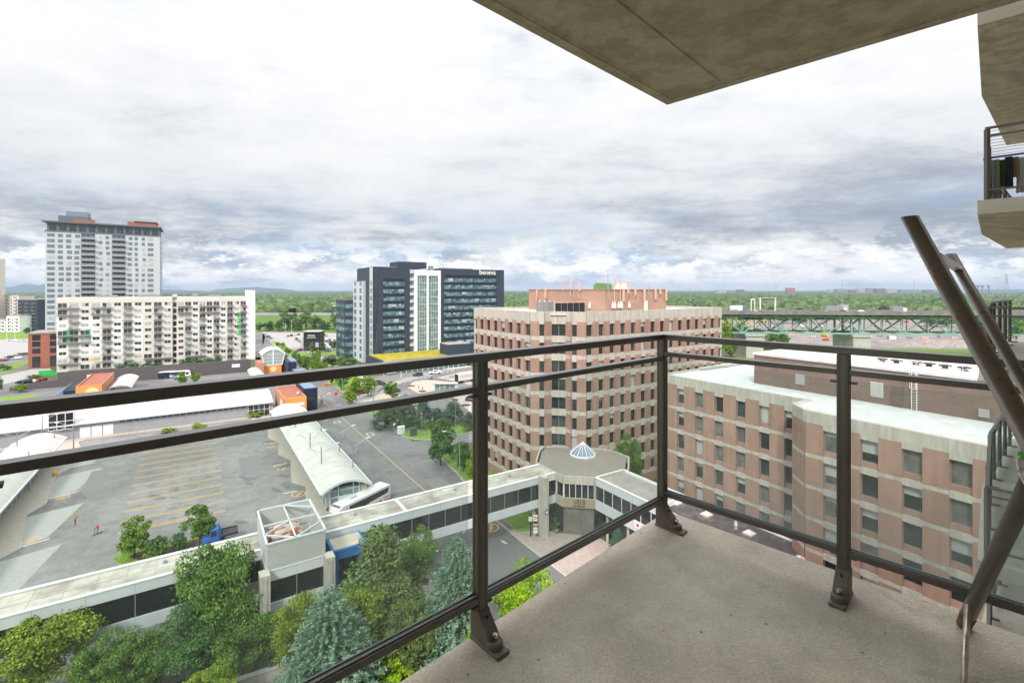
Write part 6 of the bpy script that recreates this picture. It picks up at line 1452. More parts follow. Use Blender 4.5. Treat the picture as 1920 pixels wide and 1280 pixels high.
# ================================================================== vehicles
def paint(c): return pm('paint_%s' % c, PAINT[c], .25, metal=.15, var=0, spec=.6)
PAINT = dict(white=(.8, .8, .8), silver=(.34, .35, .36), grey=(.14, .145, .15), black=(.02, .02, .022), blue=(.03, .07, .20), navy=(.02, .03, .07), red=(.35, .03, .03), maroon=(.22, .03, .03), green=(.04, .12, .09))
CARS = {}
def car_mesh(kind, c):
    """root Empty with body, windows, wheels, lights; length on x, nose at +x"""
    prof = dict(sedan=([(-2.25, .35), (-2.25, .85), (-1.75, .98), (-1.05, 1.42), (.35, 1.44), (1.05, .98), (2.1, .80), (2.25, .55), (2.25, .3)], 4.5, 1.78),
                suv=([(-2.25, .38), (-2.28, 1.05), (-2.0, 1.68), (.35, 1.72), (1.05, 1.15), (2.15, 1.0), (2.28, .7), (2.28, .35)], 4.5, 1.85),
                hatch=([(-1.95, .35), (-2.0, .95), (-1.6, 1.48), (.25, 1.5), (1.0, 1.0), (1.85, .85), (2.0, .55), (2.0, .3)], 4.0, 1.74))[kind]
    pts, ln, wd = prof; root = bpy.data.objects.new('car', None); COL.objects.link(root)
    m = MB(); n = len(pts); vs = []
    top = max(p[1] for p in pts)
    for s_ in (-1, 1):
        for x, z_ in pts: vs.append((x, s_ * wd / 2 * (1 if z_ < 1.06 else .80), z_))
    m.add(vs, [tuple(range(n)), tuple(range(2 * n - 1, n - 1, -1))] + [(i, n + i, n + (i + 1) % n, (i + 1) % n) for i in range(n)])
    m.obj('body', paint(c), root, bevel=.07)
    m = MB(); hi = [p for p in pts if p[1] > 1.2]; x0, x1 = hi[0][0], hi[-1][0]; zb = 1.02 if kind != 'suv' else 1.15; zt = top - .10
    for s_ in (-1, 1):
        y0, y1 = s_ * wd / 2 * .965, s_ * wd / 2 * .815; q = [(x0 - .18, y0, zb), (x1 + .45, y0, zb), (x1 - .02, y1, zt), (x0 + .1, y1, zt)]; m.add(q + [(a, b + s_ * .02, c_) for a, b, c_ in q], [(0, 1, 2, 3), (7, 6, 5, 4), (0, 4, 5, 1), (3, 2, 6, 7)])
    m.add([(x1 + .12, -wd * .37, top - .06), (x1 + .12, wd * .37, top - .06), (x1 + .72, wd * .43, zb + .02), (x1 + .72, -wd * .43, zb + .02)], [(0, 1, 2, 3)])
    m.add([(x0 - .10, -wd * .37, top - .08), (x0 - .10, wd * .37, top - .08), (x0 - .42, wd * .42, zb + .05), (x0 - .42, -wd * .42, zb + .05)], [(3, 2, 1, 0)])
    m.obj('windows', M['glassd'], root)
    for x in (-ln * .30, ln * .31):
        for s_ in (-1, 1):
            m = MB(); m.tube((x, s_ * (wd / 2 - .2), .33), (x, s_ * (wd / 2 + .02), .33), .33, n=14); m.tube((x, s_ * (wd / 2 + .0), .33), (x, s_ * (wd / 2 + .035), .33), .19, n=10, mi=1); m.obj('wheel', [M['rubber'], M['steel']], root)
    for s_ in (-1, 1):
        m = MB(); m.box(pts[-1][0] - .12, pts[-1][0] + .02, s_ * wd * .36 - .18, s_ * wd * .36 + .18, .60, .74); m.obj('headlight', M['signw'], root)
        m = MB(); m.box(pts[0][0] - .03, pts[0][0] + .1, s_ * wd * .38 - .14, s_ * wd * .38 + .14, .72, .9); m.obj('tail_light', M['red'], root)
    return root
def car(kind, c, u, v, ang, label, group=None, z=0.02, scale=1):
    key = (kind, c)
    if key not in CARS: CARS[key] = o = car_mesh(kind, c)
    else: o = copy_tree(CARS[key])
    o.location = W(u, v, z); o.rotation_euler = (0, 0, A + ang); o.scale = (scale,) * 3; o['label'] = label; o['category'] = 'car'
    if group: o['group'] = group
    elif 'group' in o: del o['group']
    return o
def cp(kind, c, x, y, ang, label, **k): u, v = G(x, y); return car(kind, c, u, v, R(ang), label, **k)
gp = 'cars around the plaza'
cp('suv', 'black', 713, 721, -60, 'black car at the edge of the striped plaza', group=gp); cp('suv', 'navy', 783, 705, 165, 'dark blue car driving past the dark podium', group=gp)
cp('hatch', 'silver', 804, 711, 170, 'silver hatchback on the plaza road beside the kiosk', group=gp); cp('suv', 'maroon', 678, 738, 15, 'dark red car behind the roadside trees', group=gp)
cp('sedan', 'blue', 808, 774, 60, 'blue car parked behind the dark pines', group=gp); cp('hatch', 'white', 782, 759, 10, 'white car parked behind the pines, below the middle rail', group=gp)
cp('suv', 'black', 885, 752, -40, 'black car right beside the left balcony post', group=gp); cp('sedan', 'silver', 735, 702, 10, 'silver car under the top rail before the podium', group=gp); cp('suv', 'black', 868, 690, 20, 'black car by the glass entrance of the podium', group=gp)
cp('suv', 'grey', 614, 659, 4, 'dark grey car on the cross street between young trees'); cp('hatch', 'white', 583, 663, 4, 'white hatchback on the cross street'); cp('sedan', 'green', 642, 660, 4, 'green car on the cross street at the right')
cs = ['grey', 'maroon', 'white', 'black', 'silver', 'red', 'navy']
k = 0
for row, (xa, ya, xb, yb, n) in enumerate(((540, 631, 560, 628, 4), (556, 637, 563, 642, 3), (600, 633, 626, 640, 9), (604, 628, 612, 631, 3), (640, 630, 656, 632, 2), (632, 648, 648, 645, 5), (570, 656, 560, 658, 3), (598, 655, 626, 652, 4), (497, 629, 508, 635, 5), (612, 641, 636, 636, 5))):
    for i in range(n):
        f = i / max(1, n - 1); c = 'white' if row in (2, 4) and i % 3 else cs[(row * 3 + i) % 7]
        cp(('sedan', 'suv', 'hatch')[(i + row) % 3], c, xa + (xb - xa) * f, ya + (yb - ya) * f, 70 + 20 * (row % 2), '%s car, %s in the %s row of the far car park' % (c, nth(i), nth(row)), group='cars in the far car park'); k += 1
for row, (xa, ya, xb, yb, n) in enumerate(((22, 639, 48, 641, 4), (66, 638, 84, 637, 3), (28, 668, 46, 665, 3), (18, 672, 32, 673, 2), (2, 677, 8, 676, 2), (40, 719, 76, 715, 5), (30, 617, 50, 616, 4))):
    for i in range(n):
        f = i / max(1, n - 1); c = 'white' if row in (0, 1, 6) else cs[(row * 2 + i * 3) % 7]
        cp(('suv', 'sedan', 'hatch')[(i + row) % 3], c, xa + (xb - xa) * f, ya + (yb - ya) * f, 150 if row > 1 else 5, '%s car, %s in the %s row at the far left' % (c, nth(i), nth(row)), group='cars parked at the far left')
# pickup
u, v = G(816, 701); t = thing('pickup_truck', 'white pickup truck crossing in front of the green-roofed podium', 'pickup truck', u, v, .02, A + R(168))
m = MB(); m.box(-2.9, 2.9, -.95, .95, .55, 1.05); m.box(-2.85, -.9, -.95, -.85, 1.05, 1.4); m.box(-2.85, -.9, .85, .95, 1.05, 1.4); m.add([(-.9, -.9, 1.05), (1.7, -.9, 1.05), (1.1, -.8, 1.85), (-.8, -.8, 1.85), (-.9, .9, 1.05), (1.7, .9, 1.05), (1.1, .8, 1.85), (-.8, .8, 1.85)], [(0, 1, 2, 3), (7, 6, 5, 4), (3, 2, 6, 7), (1, 5, 6, 2), (0, 3, 7, 4)]); m.box(1.7, 2.85, -.93, .93, 1.05, 1.25); m.obj('body', paint('white'), t, bevel=.04)
m = MB(); m.box(-.6, 1.0, -.92, -.86, 1.2, 1.7); m.box(-.6, 1.0, .86, .92, 1.2, 1.7); m.add([(1.2, -.75, 1.8), (1.2, .75, 1.8), (1.76, .82, 1.15), (1.76, -.82, 1.15)], [(0, 1, 2, 3)]); m.obj('windows', M['glassd'], t)
for x in (-1.9, 1.9):
    for s_ in (-1, 1): m = MB(); m.tube((x, s_ * .75, .42), (x, s_ * 1.0, .42), .42, n=14); m.obj('wheel', M['rubber'], t)
# white lorry with red lettering
u, v = G(874, 716); t = thing('delivery_lorry', 'white box lorry with faint red lettering beside the blue container', 'lorry', u, v, .02, A + R(8))
m = MB(); m.box(-5, 5, -1.25, 1.25, 1.1, 4.0); m.obj('box_body', pm('lorry_white', (.68, .66, .65), .5), t); m = MB(); m.box(-5.1, -5, -1.2, 1.2, .8, 3.9); m.box(-5, 5, -.4, .4, .7, 1.1); m.obj('chassis', M['black'], t)
text_obj('lettering', 'LE TRANSPORT', .8, pm('faded_red', (.62, .25, .2), .7), t, (-1, -1.27, 2.9), (R(90), 0, 0), .01)
for x in (-4, -2.7, 3.6): m = MB(); m.tube((x, -1.2, .5), (x, 1.2, .5), .5, n=14); m.obj('wheel', M['rubber'], t)
u, v = G(861, 714); m = MB(); m.box(-1, 1, -.6, .6, 0, 1.6); m.box(-1.05, 1.05, -.65, .65, 1.6, 1.7); solo('blue_container', m, M['blue'], 'small blue container standing beside the white lorry', 'container', u, v)
# the city bus and its far twin
def bus(u, v, ang, label, cols, deco=0):
    t = thing('city_bus', label, 'bus', u, v, .03, ang); bw, bl = 1.28, 6.1
    m = MB(); q = [(-bl, .35), (-bl + .05, 2.9), (-bl + .3, 3.12), (bl - .9, 3.12), (bl - .35, 2.85), (bl, 1.35), (bl, .35)]; n = len(q); vs = [(x, -bw, z_) for x, z_ in q] + [(x, bw, z_) for x, z_ in q]
    m.add(vs, [tuple(range(n)), tuple(range(2 * n - 1, n - 1, -1))] + [(i, n + i, n + (i + 1) % n, (i + 1) % n) for i in range(n)]); m.obj('body', cols[0], t, bevel=.12)
    m = MB()
    for s_ in (-1, 1):
        y0, y1 = (s_ * bw, s_ * (bw + .03)) if s_ > 0 else (s_ * (bw + .03), s_ * bw)
        pl = [(-bl + .9, 1.75), (-bl + .5, 2.65), (bl - 2.3, 2.65), (bl - 2.3, 1.05), (bl - 4.4, 1.05), (bl - 7.2, 1.55)]
        vs = [(x, y0, z_) for x, z_ in pl] + [(x, y1, z_) for x, z_ in pl]; q6 = 6
        m.add(vs, [tuple(range(6)), tuple(range(11, 5, -1))] + [(i, 6 + i, 6 + (i + 1) % 6, (i + 1) % 6) for i in range(6)])
        m.box(bl - 2.0, bl - .9, y0, y1, 1.3, 2.3)
    m.obj('side_windows', M['glassd'], t)
    m = MB(); m.add([(bl - .40, -1.12, 2.78), (bl - .40, 1.12, 2.78), (bl + .01, 1.15, 1.3), (bl + .01, -1.15, 1.3)], [(0, 3, 2, 1)]); m.v = [(x + .02, y, z_ + .02) for x, y, z_ in m.v]; m.obj('windscreen', M['glassg'], t)
    m = MB(); m.add([(bl - .78, -1.0, 3.08), (bl - .78, 1.0, 3.08), (bl - .36, 1.05, 2.90), (bl - .36, -1.05, 2.90)], [(0, 3, 2, 1)]); m.v = [(x + .03, y, z_ + .03) for x, y, z_ in m.v]; m.obj('destination_panel', pm('maroon_panel', (.25, .08, .08), .5, var=0) if not deco else M['black'], t)
    m = MB(); m.box(-4.6, .2, -.85, .85, 3.1, 3.32); m.box(-5.5, -4.9, -.7, .7, 3.1, 3.2); m.obj('roof_unit', cols[0], t, bevel=.05)
    m = MB()
    for i in range(3): m.box(1.2 + i * .45, 1.5 + i * .45, -.25, .25, 3.11, 3.16)
    m.obj('roof_vent', M['grey'], t)
    for x in (-3.4, 3.4):
        for s_ in (-1, 1):
            m = MB(); m.tube((x, s_ * 1.0, .48), (x, s_ * 1.30, .48), .48, n=16); m.tube((x, s_ * 1.28, .48), (x, s_ * 1.33, .48), .26, n=12, mi=1); m.obj('wheel', [M['rubber'], M['steel']], t)
    m = MB()
    for s_ in (-1, 1):
        y0, y1 = (s_ * bw, s_ * (bw + .02)) if s_ > 0 else (s_ * (bw + .02), s_ * bw)
        m.box(-bl + .2, -4.2, y0, y1, .95, 1.12); m.box(-2.6, -1.2, y0, y1, .75, .95); m.box(-bl + .4, -4.4, y0, y1, .55, .65)
    m.obj('stripe', cols[1], t)
    m = MB()
    for s_ in (-1, 1):
        y0, y1 = (s_ * bw, s_ * (bw + .02)) if s_ > 0 else (s_ * (bw + .02), s_ * bw); m.box(-1.1, .8, y0, y1, .7, 1.25)
    m.obj('side_graphic', cols[2], t)
    m = MB()
    for s_ in (-1, 1): m.bar((bl - .3, s_ * 1.2, 2.5), (bl + .1, s_ * 1.5, 2.5), .06, .06); m.box(bl + .0, bl + .12, s_ * 1.5 - .12, s_ * 1.5 + .12, 2.1, 2.55)
    m.obj('mirror', M['black'], t)
    return t
pr, pf_ = G(727, 902, 3.12), G(621, 952, 3.12); cu, cv = (pr[0] + pf_[0]) / 2, (pr[1] + pf_[1]) / 2; ba = math.atan2(pf_[1] - pr[1], pf_[0] - pr[0])
bus(cu, cv, A + ba, 'white city bus with red and blue trim pulling out past the bus shelter', [paint('white'), M['red'], M['lblue']])
b2 = G(328, 708); bus(b2[0], b2[1], A, 'white bus with a dark blue rear parked along the dark retaining wall', [paint('white'), M['blue'], M['blue']], 1)
m = MB(); m.box(-6.2, -2.0, -1.33, -1.29, .4, 2.9); o = m.obj('blue_rear', M['navy'], None); o.parent = [x for x in bpy.data.objects if x.name.startswith('city_bus')][-1]
# blue flatbed truck behind the footbridge
ua, ub = G(378, 1027), G(486, 1002); t = thing('flatbed_truck', 'blue flatbed tow truck with a long dark bed, behind the footbridge', 'truck', ub[0] - 3, ub[1] - .2 + .6, .2, A)
L0 = ua[0] - ub[0] + 3
m = MB(); m.add([(L0, -1.1, .5), (L0 + 2.3, -1.1, .5), (L0 + 2.3, -1.05, 2.5), (L0 + 1.2, -1.0, 2.6), (L0 + .9, -1.05, 1.5), (L0, -1.1, 1.3), (L0, 1.1, .5), (L0 + 2.3, 1.1, .5), (L0 + 2.3, 1.05, 2.5), (L0 + 1.2, 1.0, 2.6), (L0 + .9, 1.05, 1.5), (L0, 1.1, 1.3)], [(0, 1, 2, 3, 4, 5), (11, 10, 9, 8, 7, 6), (0, 5, 11, 6), (5, 4, 10, 11), (4, 3, 9, 10), (3, 2, 8, 9), (2, 1, 7, 8)]); m.obj('cab', pm('truck_blue', (.03, .12, .42), .35, spec=.6), t, bevel=.05)
m = MB(); m.add([(L0 + .88, -.9, 1.6), (L0 + .88, .9, 1.6), (L0 + 1.16, .85, 2.5), (L0 + 1.16, -.85, 2.5)], [(0, 1, 2, 3)]); m.box(L0 + 1.2, L0 + 1.9, -1.12, -1.06, 1.6, 2.3); m.obj('cab_windows', M['glassd'], t)
m = MB(); m.box(L0 + 2.5, 0, -1.2, 1.2, 1.2, 1.4); m.bar((L0 + 2.5, -1.2, 1.5), (0, -1.2, 1.5), .1, .15); m.bar((L0 + 2.5, 1.2, 1.5), (0, 1.2, 1.5), .1, .15); m.obj('bed', pm('bed_dark', (.06, .045, .055), .6), t)
m = MB(); m.box(L0 + 2.35, L0 + 2.5, -1.1, 1.1, .8, 2.9); m.obj('headboard', MATS['truck_blue'], t)
for x in (L0 + 1.0, -2.4, -3.7): m = MB(); m.tube((x, -1.1, .45), (x, 1.1, .45), .45, n=14); m.obj('wheel', M['rubber'], t)

# ================================================================== people
def person(u, v, ang, label, top, legs, hold=0, step=.25, hair=(.05, .035, .025), z=.02, h=1.74):
    """one continuous skinned figure, metres, facing +x"""
    t = thing('person', label, 'person', u, v, z, A + ang); t['category'] = 'person'
    J = [((0, 0, .95), .13), ((0, 0, 1.15), .125), ((.01, 0, 1.38), .15), ((.01, 0, 1.50), .06), ((.02, 0, 1.62), .095), ((.03, 0, 1.70), .085)]
    E_ = [(0, 1), (1, 2), (2, 3), (3, 4), (4, 5)]
    def chain(base, pts):
        p = base
        for c, r_ in pts: J.append((c, r_)); E_.append((p, len(J) - 1)); p = len(J) - 1
    for s_ in (-1, 1):
        f = step * s_
        chain(0, [((f * .1, s_ * .10, .88), .095), ((f * .55 + .04, s_ * .10, .50), .062), ((f * .9 - .03, s_ * .10, .10), .045), ((f * .9 + .14, s_ * .11, .045), .04)])
        ay = .42 if hold and s_ > 0 else .22
        chain(2, [((0, s_ * .19, 1.40), .062), ((-f * .35, s_ * ay * 1.15, 1.14), .045), ((-f * .6 + .12 + (.2 if hold else 0), s_ * ay * 1.1, .93 + (.12 if hold else 0)), .036), ((-f * .6 + .17 + (.24 if hold else 0), s_ * ay * 1.1, .86 + (.14 if hold else 0)), .034)])
    me = bpy.data.meshes.new('body'); me.from_pydata([j[0] for j in J], E_, []); o = bpy.data.objects.new('body', me); COL.objects.link(o); o.parent = t
    md = o.modifiers.new('skin', 'SKIN'); me.skin_vertices
    if not me.skin_vertices: pass
    for i, (c, r_) in enumerate(J): me.skin_vertices[0].data[i].radius = (r_, r_ * (.8 if i in (1, 2) else 1)); me.skin_vertices[0].data[i].use_root = (i == 0)
    sb = o.modifiers.new('sub', 'SUBSURF'); sb.levels = 1; sb.render_levels = 2
    dg = bpy.context.evaluated_depsgraph_get(); ev = o.evaluated_get(dg); m2 = bpy.data.meshes.new_from_object(ev); o.modifiers.clear(); o.data = m2
    m2.materials.clear()
    for mm in (M['skin'], pm('cloth_top_%s' % label[:12], top, .9, var=.05), pm('cloth_legs_%s' % label[:12], legs, .9, var=.05), M['black'], pm('hair_%s' % label[:8], hair, .9, var=0)): m2.materials.append(mm)
    for p in m2.polygons:
        c = p.center; i = 0
        if c.z < .09: i = 3
        elif c.z < .97 and abs(c.y) < .19: i = 2
        elif c.z < 1.50 and not (c.z < .93 + (.1 if hold else 0) and abs(c.y) > .19): i = 1
        elif c.z > 1.66 or (c.z > 1.58 and c.x < 0): i = 4
        p.material_index = i; p.use_smooth = True
    t.scale = (h / 1.78,) * 3
    return t
u, v = G(141, 983); person(u, v, R(-120), 'person in an orange top and dark trousers walking across the empty lot', (.62, .25, .03), (.05, .06, .10), 0)
u, v = G(183, 1001); person(u, v, R(-150), 'person in a red top riding a kick scooter across the empty lot', (.55, .04, .04), (.22, .20, .17), 1, .12)
t = thing('kick_scooter', 'small dark kick scooter under the person in red', 'scooter', u, v, .02, A + R(-150))
m = MB(); m.box(-.5, .45, -.07, .07, .08, .12); m.bar((.42, 0, .1), (.36, 0, 1.02), .04, .04); m.bar((.36, -.25, 1.02), (.36, .25, 1.02), .035, .035); m.obj('frame', M['black'], t)
for x in (-.52, .50): m = MB(); m.tube((x, -.025, .09), (x, .025, .09), .09, n=12); m.obj('wheel', M['rubber'], t)
u, v = G(604, 757); person(u, v, R(90), 'person in dark clothes walking over the crossing on the road', (.04, .04, .05), (.06, .06, .07))
u, v = G(785, 729); person(u, v, R(-60), 'person in a white top and red cap on the plaza island', (.6, .6, .6), (.5, .5, .52), hair=(.5, .03, .03))
u, v = G(792, 732); person(u, v, R(-60), 'person in dark clothes on the plaza island, next to the one in white', (.03, .03, .035), (.05, .04, .05))
u, v = G(401, 789); person(u, v, R(20), 'person in a bright vest by the terminal wall', (.10, .45, .12), (.06, .06, .08))

# ================================================================== street furniture
def lamp(x, y, yt, label, arms=(1,), al=2.4, r=.10, ang=0, group=None, mat=None):
    u, v = G(x, y); t = pole(u, v, hz(yt, u, v), label, group, arms, al, r, mat=mat); t.rotation_euler = (0, 0, A + ang); return t
lamp(862, 912, 805, 'tall grey street lamp with crossed arms on the corner lawn by the side road', (-1,), 3.0)
t = lamp(854, 812, 750, 'slim pale lamp post with a curved arm beside the pines', (-1,), 1.0, .08)
gL = 'lamp posts in the far car park'
for i, (x, y, yt, ar) in enumerate(((535, 622, 606, (-1,)), (547, 624, 600, (-1, 1)), (570, 622, 608, (-1, 1)), (600, 621, 607, (-1,)), (653, 625, 610, (-1,)), (566, 655, 624, ()))): lamp(x, y, yt, '%s lamp post from the left in the far car park' % nth(i), ar, 1.6, .12, group=gL, ang=-A, mat=M['panelw'])
gq = 'thin dark posts in the plaza park'
for i, (x, y, yt) in enumerate(((561, 672, 650), (572, 683, 650), (586, 694, 660), (598, 686, 654), (611, 690, 648), (624, 672, 634), (638, 686, 654), (628, 702, 683))): lamp(x, y, yt, '%s thin post from the left in the small park before the glass building' % nth(i), (), 1, .10, group=gq)
gk = 'grey poles among the roadside trees'
for i, (x, y, yt) in enumerate(((642, 756, 700), (667, 748, 700), (700, 800, 722), (602, 760, 740))): lamp(x, y, yt, '%s grey pole from the left beside the road, in front of the trees' % nth(i) if i != 3 else 'pole with a long white lamp arm beside the road crossing', () if i != 3 else (1,), 2.2, .14, group=gk)
for i, (x, yt, y) in enumerate(((28, 600, 640), (13, 620, 640), (58, 612, 640))): lamp(x, y, yt, '%s pale lamp post from the left at the far left car park' % nth(i), (), 1, .14, mat=M['panelw'], group='lamp posts at the far left')
lamp(892, 726, 694, 'short pale lamp post on the plaza next to the balcony post', (1,), .8, .09); lamp(795, 712, 690, 'thin post on the plaza beside the silver hatchback', (), 1, .07); lamp(834, 712, 697, 'pale post on the plaza corner', (), 1, .09); lamp(752, 708, 699, 'white post at the edge of the striped plaza', (), 1, .15, mat=M['signw'])
# traffic lights
u, v = G(630, 752); t = thing('traffic_light', 'yellow horizontal traffic light hanging from a mast beside the road', 'traffic light', u, v, 0, A)
m = MB(); m.tube((0, 0, 0), (0, 0, 6.2), .12, .09); m.path([(0, 0, 5.0), (-1.0, 0, 6.0), (-2.0, 0, 6.3)], .06); m.obj('mast', M['steel'], t)
m = MB(); m.box(-4.3, -2.0, -.15, .15, 6.0, 6.75); m.obj('housing', pm('signal_orange', (.85, .28, .02), .5, var=0), t); m = MB()
for x in (-3.8, -3.15, -2.5): m.tube((x, -.16, 6.37), (x, -.2, 6.37), .22, n=12)
m.obj('lens', M['black'], t)
m = MB(); m.tube((0, -.1, 2.7), (0, -.14, 2.7), .55, n=8); m.obj('stop_sign', M['red'], t)
# utility boxes, little sign and chain-link fence on the lawn
for (x, y, c, lb) in ((752, 814, M['panelw'], 'white electrical cabinet on the lawn'), (775, 817, pm('cabinet_green', (.08, .12, .10), .6), 'dark green electrical cabinet on the lawn')):
    u, v = G(x, y); t = thing('electrical_cabinet', lb, 'cabinet', u, v, .15); m = MB(); m.box(-.9, .9, -.5, .5, 0, 2.0); m.box(-.97, .97, -.57, .57, 2.0, 2.12); m.obj('housing', c, t, bevel=.02)
    m = MB(); m.box(-.8, -.02, -.53, -.5, .15, 1.85); m.box(.02, .8, -.53, -.5, .15, 1.85); m.obj('door', c, t)
u, v = G(739, 812); t = thing('small_sign', 'small white sign on a thin post beside the white cabinet', 'sign', u, v, .15); m = MB(); m.tube((0, 0, 0), (0, 0, 2.6), .04); m.obj('post', M['steel'], t); m = MB(); m.box(-.3, .3, -.05, -.03, 2.1, 2.7); m.obj('plate', M['signw'], t)
t = thing('chain_link_fence', 'see-through chain-link fence angling along the lawn to the cabinets', 'fence', 0, 0, .15)
fp = [G(708, 782), G(727, 799), G(744, 814), G(792, 818), G(802, 814)]; mp_, mr_ = MB(), MB()
for a, b in zip(fp, fp[1:]):
    n = max(2, int((Vector(b) - Vector(a)).length / 2.5))
    for i in range(n + 1): p = Vector(a).lerp(Vector(b), i / n); mp_.tube((p.x, p.y, 0), (p.x, p.y, 1.8), .035, n=5)
    for j in range(7): mr_.bar((*a, .15 + j * .27), (*b, .15 + j * .27), .012, .012)
    n = max(3, int((Vector(b) - Vector(a)).length / .35))
    for i in range(n): p = Vector(a).lerp(Vector(b), i / n); q = Vector(a).lerp(Vector(b), (i + 1) / n); mr_.bar((p.x, p.y, .1), (q.x, q.y, 1.8), .012, .012); mr_.bar((q.x, q.y, .1), (p.x, p.y, 1.8), .012, .012)
mp_.obj('post', M['steel'], t); mr_.obj('mesh', M['steel'], t)
# kiosk
u, v = G(815, 734); t = thing('bus_stop_kiosk', 'glass waiting kiosk with a long pale roof on the plaza island', 'kiosk', u, v, .12, A + R(-32))
m = MB(); m.box(-1.0, 9, -.9, 2.4, 2.9, 3.2); m.obj('roof', M['concl'], t); m = MB(); m.box(0, 8, 0, 1.6, .1, 2.9); m.obj('glass', M['glassg'], t)
m = MB()
for i in range(5): m.box(i * 2 - .05, i * 2 + .05, -.1, 0, 0, 2.9)
m.obj('frame', M['panelw'], t)
u, v = G(850, 712); t = thing('bus_stop_kiosk', 'long pale canopy on thin posts left of the white lorry', 'canopy', u, v, .12, A + R(5))
m = MB(); m.box(-1, 12, 3, 6.5, 3.9, 4.2); m.obj('roof', M['concl'], t); m = MB(); [m.tube((x, y, 0), (x, y, 3.9), .1) for x in (0, 5, 11) for y in (3.3, 6.2)]; m.obj('post', M['steel'], t)
# entrance signs
u, v = G(1004, 1013); t = thing('sign_post', 'thin post stacked with red and white prohibition signs by the driveway', 'sign', u, v, .14, 0)
m = MB(); m.tube((0, 0, 0), (0, 0, 3.9), .035); m.obj('post', M['steel'], t)
m = MB(); m.box(-.32, .32, -.06, -.04, 1.1, 2.0); m.box(-.32, .32, -.06, -.04, 2.35, 2.7); m.box(-.36, .3, -.06, -.04, 3.0, 4.0); m.obj('sign_plate', M['signw'], t)
m = MB(); m.box(-.34, .34, -.065, -.05, 2.7, 3.0); m.box(-.3, .3, -.07, -.06, 2.5, 2.68); m.obj('dark_plate', M['black'], t)
def ringsign(cx_, cz, r):
    m = MB(); n = 20; vs = [(cx_ + r * .72 * math.cos(6.283 * i / n), -.075, cz + r * .72 * math.sin(6.283 * i / n)) for i in range(n)] + [(cx_ + r * math.cos(6.283 * i / n), -.075, cz + r * math.sin(6.283 * i / n)) for i in range(n)]
    m.add(vs, [(i, n + i, n + (i + 1) % n, (i + 1) % n) for i in range(n)]); m.bar((cx_ - r * .6, -.075, cz + r * .6), (cx_ + r * .6, -.075, cz - r * .6), .01, .07); return m
ringsign(0, 1.62, .25).obj('prohibition_ring', M['red'], t)
m = MB(); m.tube((-.03, -.062, 3.52), (-.03, -.085, 3.52), .30, n=8); m.obj('no_entry_disc', M['red'], t); m = MB(); m.box(-.23, .17, -.10, -.086, 3.46, 3.58); m.obj('no_entry_bar', M['signw'], t)
u, v = G(995, 1006); t = thing('direction_sign', 'black sign post with a tilted white-framed arrow board, left of the prohibition signs', 'sign', u, v, .14, 0)
m = MB(); m.box(-.12, .12, -.05, .05, 0, 3.6); m.obj('post', M['black'], t)
m = MB(); m.bar((.0, -.08, 4.6), (.55, -.08, 3.6), .06, .42); m.obj('arrow_frame', M['signw'], t); m = MB(); m.bar((.04, -.12, 4.52), (.51, -.12, 3.68), .03, .28); m.obj('arrow_board', M['black'], t); m = MB(); m.box(-.35, .28, -.09, -.05, 2.4, 3.2); m.obj('grey_plate', M['panel'], t)
m = MB(); m.lathe([(.35, 0), (.55, .75), (.5, .8), (.1, .7)], n=12); u, v = G(1087, 994); t = solo('planter', m, M['grey'], 'round grey planter before the pavilion doors', 'planter', u, v, .14)
tree('bush', 'dark', u, v, 1.3, 1.2, 'small plant growing in the round grey planter', 'plant', z=.7, seed=1)
m = MB(); m.lathe([(.3, 0), (.45, .6), (.1, .55)], n=12); u, v = G(1042, 1001); solo('planter', m, M['grey'], 'small planter beside the pavilion wall near the rock bed', 'planter', u, v, .14)
tree('bush', 'dark', 49.6, 63.2, 3.4, 2.6, 'dark creeper bush against the pavilion wall behind the pillar', 'shrub', seed=2)
m = MB(); m.box(-.5, .5, -.04, 0, 0, .9); m.box(-.25, .25, -.05, -.04, .25, .65, 1); solo('white_wall_sign', m, [M['signw'], M['red']], 'white square sign on the annex wall above the small spruce', 'sign', 53.9, atu(1196, 53.9), hz(990, 53.9, atu(1196, 53.9)), rz=A - R(90))
# garden bench and hooked poles below the balcony
u, v = G(752, 1262); t = thing('garden_bench', 'grey slatted garden bench with one solid end, on the paving below', 'bench', u, v, .02, R(28))
m = MB(); m.box(-.1, 1.1, -.45, .45, .42, .5); m.obj('solid_top', M['grey'], t); m = MB()
for i in range(3): m.box(-1.1, -.1, -.4 + i * .3, -.25 + i * .3, .42, .48)
m.obj('slat', M['panel'], t); m = MB()
for x in (-1.0, .0, 1.0): m.box(x - .04, x + .04, -.4, .4, 0, .42)
m.obj('leg', M['steel'], t)
for (x, y, yt, lb) in ((815, 1250, 1186, 'white hooked garden pole behind the bench'), (706, 1300, 1256, 'white garden pole at the very bottom edge left of the bench')):
    u, v = G(x, y); t = thing('garden_pole', lb, 'pole', u, v); h_ = hz(yt, u, v); m = MB(); m.tube((0, 0, 0), (0, 0, h_), .05); m.tube((0, 0, h_ - .2), (-.8, -.5, h_ - .6), .03); m.obj('post', M['signw'], t)
